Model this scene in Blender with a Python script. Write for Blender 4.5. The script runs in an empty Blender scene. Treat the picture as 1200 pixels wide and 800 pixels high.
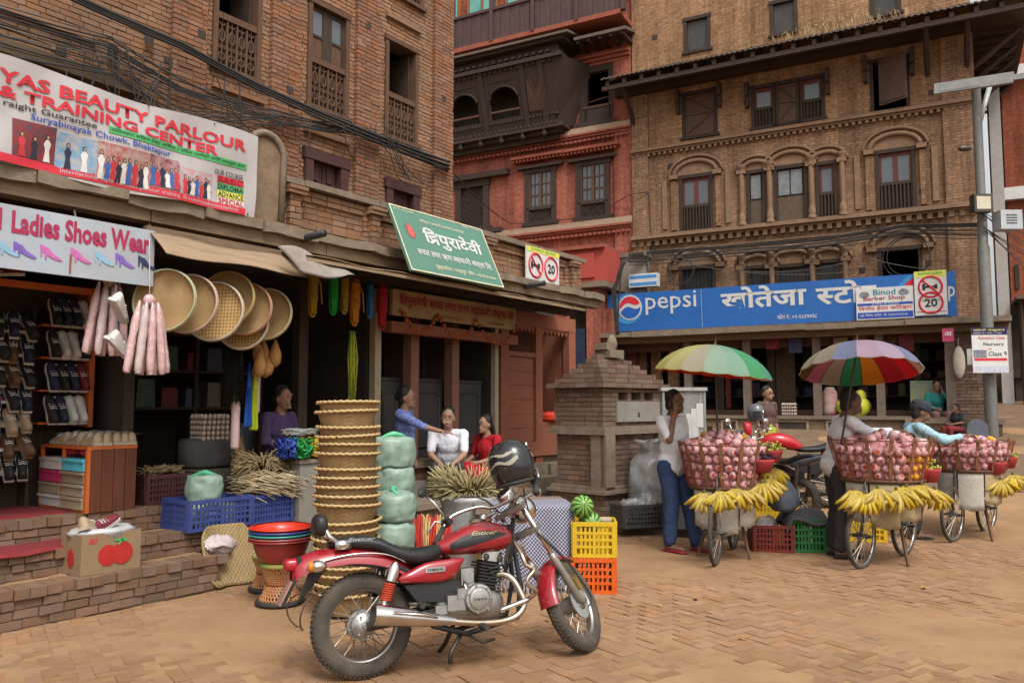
import bpy, math, random
from mathutils import Matrix, Vector
random.seed(7)
R = math.radians
sc = bpy.context.scene
COL = sc.collection
# ------------------------------------------------------------------ camera, sky, sun, exposure
H = 1.55; F = 940.0; TH = math.atan(75 / 940)
cam = bpy.data.cameras.new('camera'); camo = bpy.data.objects.new('camera', cam); COL.objects.link(camo)
cam.sensor_width = 36; cam.lens = 36 * F / 1200; cam.clip_start = .05; cam.clip_end = 2000
camo.location = (0, 0, H); camo.rotation_euler = (math.pi / 2 + TH, 0, 0); sc.camera = camo
SUN_EL, SUN_AZ = 56, 160           # azimuth clockwise from +Y
w = bpy.data.worlds.new('World'); sc.world = w; w.use_nodes = True
nt = w.node_tree; bg = nt.nodes['Background']
sky = nt.nodes.new('ShaderNodeTexSky'); sky.sky_type = 'NISHITA'; sky.sun_disc = False
sky.sun_elevation = R(SUN_EL); sky.sun_rotation = R(SUN_AZ); sky.dust_density = 6; sky.air_density = 1.6; sky.ozone_density = .6
hs = nt.nodes.new('ShaderNodeHueSaturation'); hs.inputs['Saturation'].default_value = .12
nt.links.new(sky.outputs[0], hs.inputs['Color']); nt.links.new(hs.outputs[0], bg.inputs[0]); bg.inputs[1].default_value = .145
sd = bpy.data.lights.new('sun', 'SUN'); sd.energy = 1.25; sd.angle = R(16); sd.color = (1, .95, .87)
so = bpy.data.objects.new('sun', sd); COL.objects.link(so)
d = Vector((math.sin(R(SUN_AZ)) * math.cos(R(SUN_EL)), math.cos(R(SUN_AZ)) * math.cos(R(SUN_EL)), math.sin(R(SUN_EL))))
so.rotation_euler = d.to_track_quat('Z', 'Y').to_euler(); so.location = d * 60
sc.view_settings.view_transform = 'Standard'; sc.view_settings.look = 'None'; sc.view_settings.exposure = 0.58; sc.view_settings.gamma = 1
sc.render.engine = 'CYCLES'; sc.cycles.use_denoising = True; sc.cycles.max_bounces = 6; sc.cycles.diffuse_bounces = 3
sc.cycles.transparent_max_bounces = 8; sc.cycles.use_adaptive_sampling = True; sc.cycles.caustics_reflective = False; sc.cycles.caustics_refractive = False

# ------------------------------------------------------------------ pixel -> place
def ray(px, py):
    a = (px - 600) / F; b = (400 - py) / F
    return (a, math.cos(TH) - b * math.sin(TH), math.sin(TH) + b * math.cos(TH))
def P(px, py, D):
    r = ray(px, py); k = D / r[1]; return (r[0] * k, D, H + r[2] * k)
def G(px, py, z=0):
    r = ray(px, py); k = (z - H) / r[2]; return (r[0] * k, r[1] * k, z)
LO = (-3.53, 5.54); LA = math.atan2(.806, .592)       # left shop row: X along it, Y into it
RO = (3.085, 20.0); RA = math.atan2(-.473, .881)      # right facades: X along them, Y into them
def _pl(px, py, n, O, A):
    ux, uy = math.cos(A), math.sin(A); nx, ny = -uy, ux
    r = ray(px, py); k = (n + O[0] * nx + O[1] * ny) / (r[0] * nx + r[1] * ny)
    x, y = r[0] * k, r[1] * k
    return ((x - O[0]) * ux + (y - O[1]) * uy, H + r[2] * k)
def pL(px, py, n): return _pl(px, py, n, LO, LA)
def pR(px, py, n): return _pl(px, py, n, RO, RA)
def wl(s, n, z=0): return (LO[0] + s * math.cos(LA) - n * math.sin(LA), LO[1] + s * math.sin(LA) + n * math.cos(LA), z)
def wr(s, n, z=0): return (RO[0] + s * math.cos(RA) - n * math.sin(RA), RO[1] + s * math.sin(RA) + n * math.cos(RA), z)
def sstep(x): x = max(0, min(1, x)); return x * x * (3 - 2 * x)
def gz(x, y):
    n = (x - RO[0]) * .473 + (y - RO[1]) * .881
    t = n + 8.3
    if t <= 0: return 0.0
    z = .145 * (t * t / 1.2 if t < .6 else t - .3)
    return min(z, 5.0)

# ------------------------------------------------------------------ materials
MATS = {}
def mat(name, c1, c2=None, rough=.8, metal=0., ns=9., bump=0., bs=None, rnd=0., spec=.35, coat=0., trans=0., alpha=1., dirt=0., sss=0., emit=None, stretch=None, ior=1.45):
    if name in MATS: return MATS[name]
    m = bpy.data.materials.new(name); m.use_nodes = True; t = m.node_tree; N = t.nodes; L = t.links
    b = N['Principled BSDF']
    b.inputs['Roughness'].default_value = rough; b.inputs['Metallic'].default_value = metal
    b.inputs['Specular IOR Level'].default_value = spec; b.inputs['Coat Weight'].default_value = coat; b.inputs['Coat Roughness'].default_value = .08
    b.inputs['Transmission Weight'].default_value = trans; b.inputs['Alpha'].default_value = alpha; b.inputs['IOR'].default_value = ior
    if c2 is None: c2 = tuple(x * .78 for x in c1)
    tc = N.new('ShaderNodeTexCoord'); src = tc.outputs['Object']
    if stretch:
        mp = N.new('ShaderNodeMapping'); mp.inputs['Scale'].default_value = stretch; L.new(src, mp.inputs[0]); src = mp.outputs[0]
    no = N.new('ShaderNodeTexNoise'); no.inputs['Scale'].default_value = ns; no.inputs['Detail'].default_value = 5; no.inputs['Roughness'].default_value = .65
    L.new(src, no.inputs['Vector'])
    mr = N.new('ShaderNodeMapRange'); mr.inputs[1].default_value = .32; mr.inputs[2].default_value = .68; L.new(no.outputs[0], mr.inputs[0])
    mx = N.new('ShaderNodeMix'); mx.data_type = 'RGBA'; mx.inputs[6].default_value = (*c1, 1); mx.inputs[7].default_value = (*c2, 1)
    L.new(mr.outputs[0], mx.inputs[0]); col = mx.outputs[2]
    if rnd:
        oi = N.new('ShaderNodeObjectInfo'); at = N.new('ShaderNodeAttribute'); at.attribute_name = 'rnd'
        ad = N.new('ShaderNodeMath'); ad.operation = 'ADD'; L.new(oi.outputs['Random'], ad.inputs[0]); L.new(at.outputs['Fac'], ad.inputs[1])
        fr = N.new('ShaderNodeMath'); fr.operation = 'FRACT'; L.new(ad.outputs[0], fr.inputs[0])
        h = N.new('ShaderNodeHueSaturation'); L.new(col, h.inputs['Color'])
        v = N.new('ShaderNodeMapRange'); v.inputs[3].default_value = 1 - rnd; v.inputs[4].default_value = 1 + rnd * .8; L.new(fr.outputs[0], v.inputs[0]); L.new(v.outputs[0], h.inputs['Value'])
        f2 = N.new('ShaderNodeMath'); f2.operation = 'MULTIPLY'; f2.inputs[1].default_value = 7.31; L.new(fr.outputs[0], f2.inputs[0])
        f3 = N.new('ShaderNodeMath'); f3.operation = 'FRACT'; L.new(f2.outputs[0], f3.inputs[0])
        s = N.new('ShaderNodeMapRange'); s.inputs[3].default_value = 1 - rnd * .7; s.inputs[4].default_value = 1 + rnd * .4; L.new(f3.outputs[0], s.inputs[0]); L.new(s.outputs[0], h.inputs['Saturation'])
        col = h.outputs[0]
    if dirt:
        ge = N.new('ShaderNodeNewGeometry'); n2 = N.new('ShaderNodeTexNoise'); n2.inputs['Scale'].default_value = 1.1; n2.inputs['Detail'].default_value = 8; n2.inputs['Roughness'].default_value = .7
        L.new(ge.outputs['Position'], n2.inputs['Vector'])
        m2 = N.new('ShaderNodeMapRange'); m2.inputs[1].default_value = .35; m2.inputs[2].default_value = .7; m2.inputs[3].default_value = 0; m2.inputs[4].default_value = dirt; L.new(n2.outputs[0], m2.inputs[0])
        x2 = N.new('ShaderNodeMix'); x2.data_type = 'RGBA'; x2.inputs[7].default_value = (.13, .095, .065, 1); L.new(m2.outputs[0], x2.inputs[0]); L.new(col, x2.inputs[6]); col = x2.outputs[2]
    L.new(col, b.inputs['Base Color'])
    if bump:
        bn = N.new('ShaderNodeTexNoise'); bn.inputs['Scale'].default_value = bs or ns * 4; bn.inputs['Detail'].default_value = 4; L.new(src, bn.inputs['Vector'])
        bp = N.new('ShaderNodeBump'); bp.inputs['Strength'].default_value = bump; bp.inputs['Distance'].default_value = .01
        L.new(bn.outputs[0], bp.inputs['Height']); L.new(bp.outputs[0], b.inputs['Normal'])
    if emit: b.inputs['Emission Color'].default_value = (*c1, 1); b.inputs['Emission Strength'].default_value = emit
    MATS[name] = m; return m
def brickmat(name, c1, c2, mort, bw=.21, bh=.06, mw=.007, dirt=.35):
    m = mat(name, c1, c2, rough=.92, spec=.1); t = m.node_tree; N = t.nodes; L = t.links; b = N['Principled BSDF']
    for l in list(b.inputs['Base Color'].links): L.remove(l)
    tc = N.new('ShaderNodeTexCoord'); sp = N.new('ShaderNodeSeparateXYZ'); L.new(tc.outputs['Object'], sp.inputs[0])
    ad = N.new('ShaderNodeMath'); L.new(sp.outputs[0], ad.inputs[0]); L.new(sp.outputs[1], ad.inputs[1])
    wn = N.new('ShaderNodeTexNoise'); wn.inputs['Scale'].default_value = 3; L.new(tc.outputs['Object'], wn.inputs['Vector'])
    wm = N.new('ShaderNodeMath'); wm.operation = 'MULTIPLY_ADD'; wm.inputs[1].default_value = .025; L.new(wn.outputs[0], wm.inputs[0]); L.new(sp.outputs[2], wm.inputs[2])
    cb = N.new('ShaderNodeCombineXYZ'); L.new(ad.outputs[0], cb.inputs[0]); L.new(wm.outputs[0], cb.inputs[1])
    br = N.new('ShaderNodeTexBrick'); br.inputs['Scale'].default_value = 1; br.inputs['Brick Width'].default_value = bw; br.inputs['Row Height'].default_value = bh
    br.inputs['Mortar Size'].default_value = mw; br.inputs['Mortar Smooth'].default_value = .4; br.inputs['Bias'].default_value = -.1
    br.inputs['Color1'].default_value = (*c1, 1); br.inputs['Color2'].default_value = (*c2, 1); br.inputs['Mortar'].default_value = (*mort, 1); L.new(cb.outputs[0], br.inputs['Vector'])
    n2 = N.new('ShaderNodeTexNoise'); n2.inputs['Scale'].default_value = .8; n2.inputs['Detail'].default_value = 9; n2.inputs['Roughness'].default_value = .72; L.new(tc.outputs['Object'], n2.inputs['Vector'])
    m2 = N.new('ShaderNodeMapRange'); m2.inputs[1].default_value = .38; m2.inputs[2].default_value = .68; m2.inputs[4].default_value = dirt; L.new(n2.outputs[0], m2.inputs[0])
    x2 = N.new('ShaderNodeMix'); x2.data_type = 'RGBA'; x2.inputs[7].default_value = (*[x * .38 for x in c1], 1); L.new(m2.outputs[0], x2.inputs[0]); L.new(br.outputs[0], x2.inputs[6])
    n3 = N.new('ShaderNodeTexNoise'); n3.inputs['Scale'].default_value = 14; n3.inputs['Detail'].default_value = 3; L.new(cb.outputs[0], n3.inputs['Vector'])
    m3 = N.new('ShaderNodeMapRange'); m3.inputs[1].default_value = .3; m3.inputs[2].default_value = .7; m3.inputs[3].default_value = .72; m3.inputs[4].default_value = 1.22; L.new(n3.outputs[0], m3.inputs[0])
    h3 = N.new('ShaderNodeHueSaturation'); L.new(x2.outputs[2], h3.inputs['Color']); L.new(m3.outputs[0], h3.inputs['Value'])
    mp = N.new('ShaderNodeMapping'); mp.inputs['Scale'].default_value = (2.6, 2.6, .22); L.new(tc.outputs['Object'], mp.inputs[0])
    n4 = N.new('ShaderNodeTexNoise'); n4.inputs['Scale'].default_value = 1; n4.inputs['Detail'].default_value = 6; n4.inputs['Roughness'].default_value = .75; L.new(mp.outputs[0], n4.inputs['Vector'])
    m4 = N.new('ShaderNodeMapRange'); m4.inputs[1].default_value = .36; m4.inputs[2].default_value = .62; m4.inputs[3].default_value = .58; m4.inputs[4].default_value = 1.12; L.new(n4.outputs[0], m4.inputs[0])
    h4 = N.new('ShaderNodeHueSaturation'); L.new(h3.outputs[0], h4.inputs['Color']); L.new(m4.outputs[0], h4.inputs['Value']); L.new(h4.outputs[0], b.inputs['Base Color'])
    bp = N.new('ShaderNodeBump'); bp.inputs['Strength'].default_value = .55; bp.inputs['Distance'].default_value = .015; bp.invert = True
    L.new(br.outputs['Fac'], bp.inputs['Height']); L.new(bp.outputs[0], b.inputs['Normal'])
    return m

# ------------------------------------------------------------------ mesh builder
MW = {}
class MB:
    def __init__(s): s.v = []; s.f = []; s.r = None
    def add(s, v, f):
        o = len(s.v); s.v += [tuple(p) for p in v]; s.f += [tuple(i + o for i in q) for q in f]; return s
    def box(s, x0, x1, y0, y1, z0, z1, M=None):
        v = [(x0, y0, z0), (x1, y0, z0), (x1, y1, z0), (x0, y1, z0), (x0, y0, z1), (x1, y0, z1), (x1, y1, z1), (x0, y1, z1)]
        if M is not None: v = [M @ Vector(p) for p in v]
        return s.add(v, [(0, 3, 2, 1), (4, 5, 6, 7), (0, 1, 5, 4), (1, 2, 6, 5), (2, 3, 7, 6), (3, 0, 4, 7)])
    def cbox(s, c, d, M=None):
        a, b, e = d[0] / 2, d[1] / 2, d[2] / 2
        return s.box(-a, a, -b, b, -e, e, Matrix.Translation(c) @ (M if M is not None else Matrix()))
    def tube(s, pts, r, seg=8, cap=True, flat=1., closed=False):
        pts = [Vector(p) for p in pts]; n = len(pts)
        rs = [r] * n if not hasattr(r, '__len__') else list(r)
        prev = None; rings = []
        for i, p in enumerate(pts):
            if closed: t = pts[(i + 1) % n] - pts[i - 1]
            else: t = pts[min(i + 1, n - 1)] - pts[max(i - 1, 0)]
            t = t.normalized() if t.length > 1e-9 else Vector((0, 0, 1))
            if prev is None:
                a = Vector((0, 0, 1)) if abs(t.z) < .9 else Vector((1, 0, 0)); u = t.cross(a).normalized()
            else:
                u = prev - t * prev.dot(t); u = u.normalized() if u.length > 1e-9 else t.orthogonal().normalized()
            prev = u; q = t.cross(u)
            rings.append([p + (u * math.cos(2 * math.pi * k / seg) + q * flat * math.sin(2 * math.pi * k / seg)) * rs[i] for k in range(seg)])
        v = [x for g in rings for x in g]; f = []
        for i in range(n if closed else n - 1):
            j = (i + 1) % n
            for k in range(seg):
                f.append((i * seg + k, i * seg + (k + 1) % seg, j * seg + (k + 1) % seg, j * seg + k))
        if cap and not closed: f.append(tuple(range(seg))[::-1]); f.append(tuple((n - 1) * seg + k for k in range(seg)))
        return s.add(v, f)
    def lathe(s, prof, seg=16, M=None, cap=True, jit=None):
        v = []; f = []; n = len(prof)
        for i, (r, z) in enumerate(prof):
            for k in range(seg):
                a = 2 * math.pi * k / seg; rr = r * (jit(a, z) if jit else 1)
                v.append((rr * math.cos(a), rr * math.sin(a), z))
        if M is not None: v = [M @ Vector(p) for p in v]
        for i in range(n - 1):
            for k in range(seg): f.append((i * seg + k, i * seg + (k + 1) % seg, (i + 1) * seg + (k + 1) % seg, (i + 1) * seg + k))
        if cap: f.append(tuple(range(seg))[::-1]); f.append(tuple((n - 1) * seg + k for k in range(seg)))
        return s.add(v, f)
    def ball(s, c, r, seg=10, rings=7, M=None):
        if not hasattr(r, '__len__'): r = (r, r, r)
        T = Matrix.Translation(c) @ (M if M is not None else Matrix()) @ Matrix.Diagonal((*r, 1))
        return s.lathe([(math.sin(math.pi * i / rings) + 1e-4, -math.cos(math.pi * i / rings)) for i in range(rings + 1)], seg, T)
    def prism(s, poly, y0, y1, M=None, ax='y'):
        n = len(poly)
        mk = (lambda a, b, y: (a, y, b)) if ax == 'y' else ((lambda a, b, y: (y, a, b)) if ax == 'x' else (lambda a, b, y: (a, b, y)))
        v = [mk(a, b, y0) for a, b in poly] + [mk(a, b, y1) for a, b in poly]
        if M is not None: v = [M @ Vector(p) for p in v]
        f = [tuple(range(n)), tuple(range(n, 2 * n))[::-1]] + [((i + 1) % n, i, n + i, n + (i + 1) % n) for i in range(n)]
        return s.add(v, f)
    def torus(s, c, Rr, r, M=None, seg=24, sec=6, arc=None):
        T = Matrix.Translation(c) @ (M if M is not None else Matrix())
        a0, a1 = arc or (0, 2 * math.pi); m = seg if arc is None else seg + 1
        pts = [T @ Vector((Rr * math.cos(a0 + (a1 - a0) * i / seg), 0, Rr * math.sin(a0 + (a1 - a0) * i / seg))) for i in range(m)]
        return s.tube(pts, r, sec, closed=arc is None)
    def sheet(s, fn, nu, nv, thick=0, n=None):
        v = [fn(i / nu, j / nv) for j in range(nv + 1) for i in range(nu + 1)]
        f = [(j * (nu + 1) + i, j * (nu + 1) + i + 1, (j + 1) * (nu + 1) + i + 1, (j + 1) * (nu + 1) + i) for j in range(nv) for i in range(nu)]
        s.add(v, f)
        if thick:
            off = Vector(n or (0, 0, -1)) * thick; o = len(s.v); s.add([Vector(p) + off for p in v], [q[::-1] for q in f])
            per = [i for i in range(nu)] + [(nu) + j * (nu + 1) for j in range(nv)] + [nv * (nu + 1) + nu - i for i in range(nu)] + [(nv - j) * (nu + 1) for j in range(nv)]
            b0 = o - len(v)
            for a, b in zip(per, per[1:] + per[:1]): s.f.append((b0 + a, o + a, o + b, b0 + b))
        return s
    def mesh(s, name, m=None, smooth=False, fix=True):
        me = bpy.data.meshes.new(name); me.from_pydata(s.v, [], s.f)
        if fix and len(s.f) < 60000:
            import bmesh
            bm = bmesh.new(); bm.from_mesh(me); bmesh.ops.recalc_face_normals(bm, faces=bm.faces); bm.to_mesh(me); bm.free()
        if s.r: 
            a = me.attributes.new('rnd', 'FLOAT', 'FACE'); a.data.foreach_set('value', s.r[:len(me.polygons)])
        if m: me.materials.append(m)
        if smooth:
            me.polygons.foreach_set('use_smooth', [True] * len(me.polygons))
            if smooth is not True: me.set_sharp_from_angle(angle=R(smooth))
        return me
    def build(s, name, m=None, parent=None, smooth=False, loc=None, rot=None):
        return obj(name, s.mesh(name, m, smooth), parent, loc, rot)
def obj(name, me, parent=None, loc=None, rot=None, scale=None):
    o = bpy.data.objects.new(name, me); COL.objects.link(o)
    if parent is not None: o.parent = parent
    if loc is not None: o.location = loc
    if rot is not None: o.rotation_euler = rot if hasattr(rot, '__len__') else (0, 0, rot)
    if scale is not None: o.scale = scale
    S = Matrix.Diagonal((*(scale or (1, 1, 1)), 1))
    T = Matrix.Translation(o.location) @ o.rotation_euler.to_matrix().to_4x4() @ S
    MW[o.name] = (MW[parent.name] if parent is not None else Matrix()) @ T
    return o
def tag(o, label=None, cat=None, group=None, kind=None):
    if label: o['label'] = label
    if cat: o['category'] = cat
    if group: o['group'] = group
    if kind: o['kind'] = kind
    return o
def thing(name, label, cat, loc=(0, 0, 0), rot=0, group=None):
    return tag(obj(name, None, None, loc, rot), label, cat, group)
def dup(o, loc, rot=None, label=None, scale=None):
    def cp(a, par):
        c = a.copy(); COL.objects.link(c)
        if par: c.parent = par
        for ch in KIDS.get(a.name, []): cp(ch, c)
        return c
    KIDS.clear()
    for a in bpy.data.objects:
        if a.parent: KIDS.setdefault(a.parent.name, []).append(a)
    c = cp(o, None); c.location = loc
    if rot is not None: c.rotation_euler = rot if hasattr(rot, '__len__') else (0, 0, rot)
    if scale: c.scale = (scale,) * 3
    if label: c['label'] = label
    return c
KIDS = {}
def crumple(mb, amp, fr, seed=0):
    from mathutils import noise
    out = []
    for p in mb.v:
        q = Vector(p) * fr + Vector((seed * 3.1, seed * 1.7, 0)); d_ = noise.noise_vector(q) + .5 * noise.noise_vector(q * 2.3); r_ = abs(noise.noise(q * 1.6)) * .8
        out.append(tuple(Vector(p) + d_ * amp - Vector((p[0], p[1], 0)).normalized() * r_ * amp))
    mb.v = out; return mb
def RX(a): return Matrix.Rotation(R(a), 4, 'X')
def RY(a): return Matrix.Rotation(R(a), 4, 'Y')
def RZ(a): return Matrix.Rotation(R(a), 4, 'Z')
def TR(*p): return Matrix.Translation(p)
def aim(a, b):  # matrix whose Z runs a->b
    v = Vector(b) - Vector(a); return TR(*a) @ v.to_track_quat('Z', 'Y').to_matrix().to_4x4()
U = random.uniform
def proj(p):
    x, y, z = p[0], p[1], p[2] - H
    yc = y * math.cos(TH) + z * math.sin(TH); zc = -y * math.sin(TH) + z * math.cos(TH)
    if yc < .2: return (-999, -999, .1)
    return (600 + F * x / yc, 400 - F * zc / yc, yc)

# ------------------------------------------------------------------ lettering
def lettering(parent, text, x0, z0, wd, ht, m, y=-.004, bold=0., name='lettering', shear=0., th=.002, half=None):
    """text fitted into a box of the parent's XZ plane, facing -Y"""
    c = bpy.data.curves.new('t', 'FONT'); c.body = text; c.size = 1; c.offset = bold; c.resolution_u = 2; c.shear = shear; c.align_x = 'LEFT'
    to = bpy.data.objects.new('t', c); me = bpy.data.meshes.new_from_object(to)
    bpy.data.objects.remove(to); bpy.data.curves.remove(c)
    if not len(me.vertices): return None
    xs = [v.co.x for v in me.vertices]; ys = [v.co.y for v in me.vertices]
    sx = wd / (max(xs) - min(xs)); sy = ht / (max(ys) - min(ys)) if ht else sx
    ax, ay = min(xs), min(ys)
    for v in me.vertices: v.co = ((v.co.x - ax) * sx, 0, (v.co.y - ay) * sy)
    me.materials.clear(); me.materials.append(m); me.name = name
    return obj(name, me, parent, (x0, y, z0))
def strokes(parent, lines, r, m, loc, y=-.004, name='lettering', sx=1, sz=1):
    mb = MB()
    for ln in lines:
        for (a, b) in zip(ln, ln[1:]):
            p, q = Vector((a[0] * sx, 0, a[1] * sz)), Vector((b[0] * sx, 0, b[1] * sz)); t = (q - p)
            if t.length < 1e-6: continue
            t.normalize(); nn = Vector((-t.z, 0, t.x)) * r; p = p - t * r * .6; q = q + t * r * .6
            mb.add([p - nn, q - nn, q + nn, p + nn], [(0, 1, 2, 3)])
    return obj(name, mb.mesh(name, m, fix=False), parent, (loc[0], y, loc[1]))
def arcp(cx, cz, r, a0, a1, n=10, rz=None):
    return [(cx + r * math.cos(R(a0 + (a1 - a0) * i / n)), cz + (rz or r) * math.sin(R(a0 + (a1 - a0) * i / n))) for i in range(n + 1)]

# ------------------------------------------------------------------ bricks
UNIT = {}
def unit_brick(m):
    if m.name not in UNIT:
        out = []
        for k in range(6):
            mb = MB(); mb.box(-.5, .5, -.5, .5, -.5, .5)
            mb.v = [(x * (1 + U(-.03, .03)), y * (1 + U(-.05, .05)), z * (1 + U(-.07, .07))) for x, y, z in mb.v]
            out.append(mb.mesh('brick', m))
        UNIT[m.name] = out
    return UNIT[m.name]
def lay(parent, items, m, limit=300, name='brick', stuffname='brick_courses', jit=.004):
    """items: (center, size, matrix3 or None) in parent's space; the largest in view become objects, the rest one mesh"""
    Wm = MW[parent.name]; sc_ = []
    for it in items:
        p = proj(Wm @ Vector(it[0])); inside = -20 < p[0] < 1220 and -20 < p[1] < 820
        sc_.append((it[1][0] * max(it[1][2], it[1][1]) / p[2] ** 2) if inside else -p[2])
    order = sorted(range(len(items)), key=lambda i: -sc_[i]); ub = unit_brick(m)
    for i in order[:limit]:
        c, s, Mx = items[i]
        if sc_[i] <= 0: continue
        o = bpy.data.objects.new(name, random.choice(ub)); COL.objects.link(o); o.parent = parent
        e = Mx.to_euler() if Mx is not None else None
        o.location = (c[0], c[1] + U(-jit, jit), c[2]); o.scale = s
        if e: o.rotation_euler = e
    rest = [i for i in order[limit:]] + [i for i in order[:limit] if sc_[i] <= 0]
    if rest:
        mb = MB(); rr = []
        for i in rest:
            c, s, Mx = items[i]; c = (c[0], c[1] + U(-jit, jit), c[2])
            mb.cbox(c, (s[0] * U(.97, 1.02), s[1], s[2] * U(.95, 1.04)), Mx.to_4x4() if Mx is not None else None); k = random.random(); rr += [k] * 6
        mb.r = rr; me = mb.mesh(stuffname, m, fix=False); o = obj(stuffname, me, parent); o['kind'] = 'stuff'
def courses(x0, x1, z0, z1, y, holes=(), bl=.21, bh=.052, gap=.009, dep=.05, wob=.0015):
    out = []; ph = bh + gap; n = max(1, int((z1 - z0) / ph)); ph = (z1 - z0) / n; bh = ph - gap
    for j in range(n):
        za = z0 + j * ph + gap / 2; x = x0 - (.5 * bl if j % 2 else 0) - U(0, .03)
        while x < x1:
            l = bl * random.choice((1, 1, 1, .5, .93)); a, b = max(x, x0), min(x + l - gap, x1); x += l
            if b - a < .02: continue
            segs = [(a, b)]
            for (hx0, hx1, hz0, hz1) in holes:
                if za + bh * .5 > hz0 and za + bh * .5 < hz1:
                    ns = []
                    for (p, q) in segs:
                        if q <= hx0 or p >= hx1: ns.append((p, q))
                        else:
                            if hx0 - p > .02: ns.append((p, hx0))
                            if q - hx1 > .02: ns.append((hx1, q))
                    segs = ns
            for p, q in segs: out.append((((p + q) / 2, y + dep / 2, za + bh / 2), (q - p, dep, bh), Matrix.Rotation(U(-wob, wob) * 4, 3, 'Y')))
    return out
def holed(mb, x0, x1, z0, z1, y0, y1, holes):
    xs = sorted({x0, x1, *[min(max(h[i], x0), x1) for h in holes for i in (0, 1)]}); zs = sorted({z0, z1, *[min(max(h[i], z0), z1) for h in holes for i in (2, 3)]})
    for a, b in zip(xs, xs[1:]):
        run = None
        for c, e in zip(zs, zs[1:]):
            solid = not any(h[0] < (a + b) / 2 < h[1] and h[2] < (c + e) / 2 < h[3] for h in holes)
            if solid: run = [run[0], e] if run else [c, e]
            if (not solid or e == zs[-1]) and run: mb.box(a, b, y0, y1, run[0], run[1]); run = None
    return mb
# ------------------------------------------------------------------ palette
def lin(r, g, b, k=1.): 
    f = lambda c: ((c / 255) / 12.92 if c / 255 <= .04045 else ((c / 255 + .055) / 1.055) ** 2.4) * k
    return (f(r), f(g), f(b))
brickL = mat('worn_brick', (.325, .165, .09), (.24, .135, .082), rough=.95, ns=14, bump=.5, bs=60, rnd=.21, dirt=.55, spec=.1)
brickR = mat('redder_brick', (.29, .135, .078), (.23, .112, .07), rough=.95, ns=14, bump=.5, bs=60, rnd=.24, dirt=.4, spec=.1)
brickS = mat('shrine_brick', (.21, .12, .085), (.15, .10, .078), rough=.95, ns=14, bump=.5, bs=60, rnd=.34, dirt=.85, spec=.1)
brickStep = mat('step_brick', (.26, .145, .09), (.21, .128, .084), rough=.95, ns=14, bump=.6, bs=60, rnd=.22, dirt=.7, spec=.1)
brickP = mat('paver_brick', (.325, .18, .096), (.26, .148, .08), rough=.95, ns=12, bump=.5, bs=70, rnd=.12, dirt=.34, spec=.1)
mortar = mat('mortar', (.19, .13, .088), (.13, .092, .064), rough=1, ns=20, bump=.6, dirt=.4, spec=.05)
dust = mat('dust', (.335, .205, .11), (.25, .148, .078), rough=1, ns=1.7, bump=.35, bs=45, spec=.05, dirt=.3)
stone = mat('weathered_stone', (.24, .19, .14), (.15, .12, .09), rough=.95, ns=7, bump=.7, bs=30, dirt=.4, spec=.1)
cement = mat('cement', (.27, .25, .22), (.20, .185, .16), rough=.95, ns=6, bump=.4, dirt=.35, spec=.1)
plaster = mat('old_plaster', (.25, .175, .11), (.14, .10, .07), rough=.95, ns=5, bump=.6, dirt=.5, spec=.1)
wood_dk = mat('dark_wood', (.055, .034, .024), (.03, .02, .015), rough=.75, ns=6, bump=.4, stretch=(6, 6, .7))
wood_md = mat('brown_wood', (.12, .062, .036), (.07, .038, .024), rough=.75, ns=6, bump=.4, stretch=(6, 6, .7))
wood_pl = mat('purple_brown_wood', (.075, .03, .028), (.05, .022, .02), rough=.7, ns=6, bump=.3)
wood_red = mat('red_brown_paint', (.30, .10, .055), (.23, .072, .04), rough=.65, ns=5, bump=.25, dirt=.35, stretch=(1, 4, 4))
wood_old = mat('old_timber', (.21, .145, .09), (.12, .082, .052), rough=.9, ns=4, bump=.6, dirt=.3, stretch=(.7, 5, 5))
wood_or = mat('orange_wood', (.50, .115, .02), (.40, .09, .02), rough=.55, ns=4, stretch=(4, 4, .6))
wood_mah = mat('mahogany_wood', (.13, .042, .02), (.085, .03, .016), rough=.5, ns=5, bump=.2, stretch=(6, 6, .6))
ply = mat('awning_board', (.33, .235, .145), (.23, .16, .10), rough=.85, ns=4, bump=.3, dirt=.45, stretch=(.6, 4, 4))
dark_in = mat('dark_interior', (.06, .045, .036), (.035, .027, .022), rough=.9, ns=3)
glass = mat('window_glass', (.10, .115, .13), (.07, .08, .09), rough=.12, ns=1.5, spec=.8)
glass_g = mat('green_glass', (.16, .42, .36), (.10, .30, .27), rough=.1, ns=2, spec=.8)
black_rb = mat('black_rubber', (.022, .022, .022), (.035, .033, .03), rough=.7, ns=9, dirt=.25)
black_pl = mat('black_plastic', (.018, .018, .02), (.025, .025, .026), rough=.45, ns=7)
cable_m = mat('cable_sheath', (.02, .019, .018), (.035, .032, .03), rough=.6, ns=4)
chrome = mat('chrome', (.72, .70, .68), (.52, .50, .48), rough=.2, metal=1, ns=8, dirt=.14)
alu = mat('cast_aluminium', (.46, .46, .45), (.33, .33, .32), rough=.42, metal=.85, ns=18, bump=.1, dirt=.45)
steel_dk = mat('dark_steel', (.06, .055, .05), (.09, .075, .06), rough=.5, metal=.6, ns=20)
steel_g = mat('grey_steel', (.34, .35, .34), (.26, .27, .26), rough=.5, metal=.3, ns=8, dirt=.2)
white_p = mat('white_paint', (.58, .58, .565), (.5, .5, .485), rough=.55, ns=4)
red_t = mat('red_print', (.55, .03, .05), (.48, .025, .04), rough=.6, ns=6)
mar_t = mat('maroon_print', (.30, .02, .04), (.25, .018, .03), rough=.6, ns=6)
blue_t = mat('blue_print', (.03, .07, .36), (.025, .055, .30), rough=.6)
black_t = mat('black_print', (.02, .02, .02), (.03, .03, .03), rough=.6)
green_t = mat('green_print', (.07, .36, .12), (.06, .30, .10), rough=.6)
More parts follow.
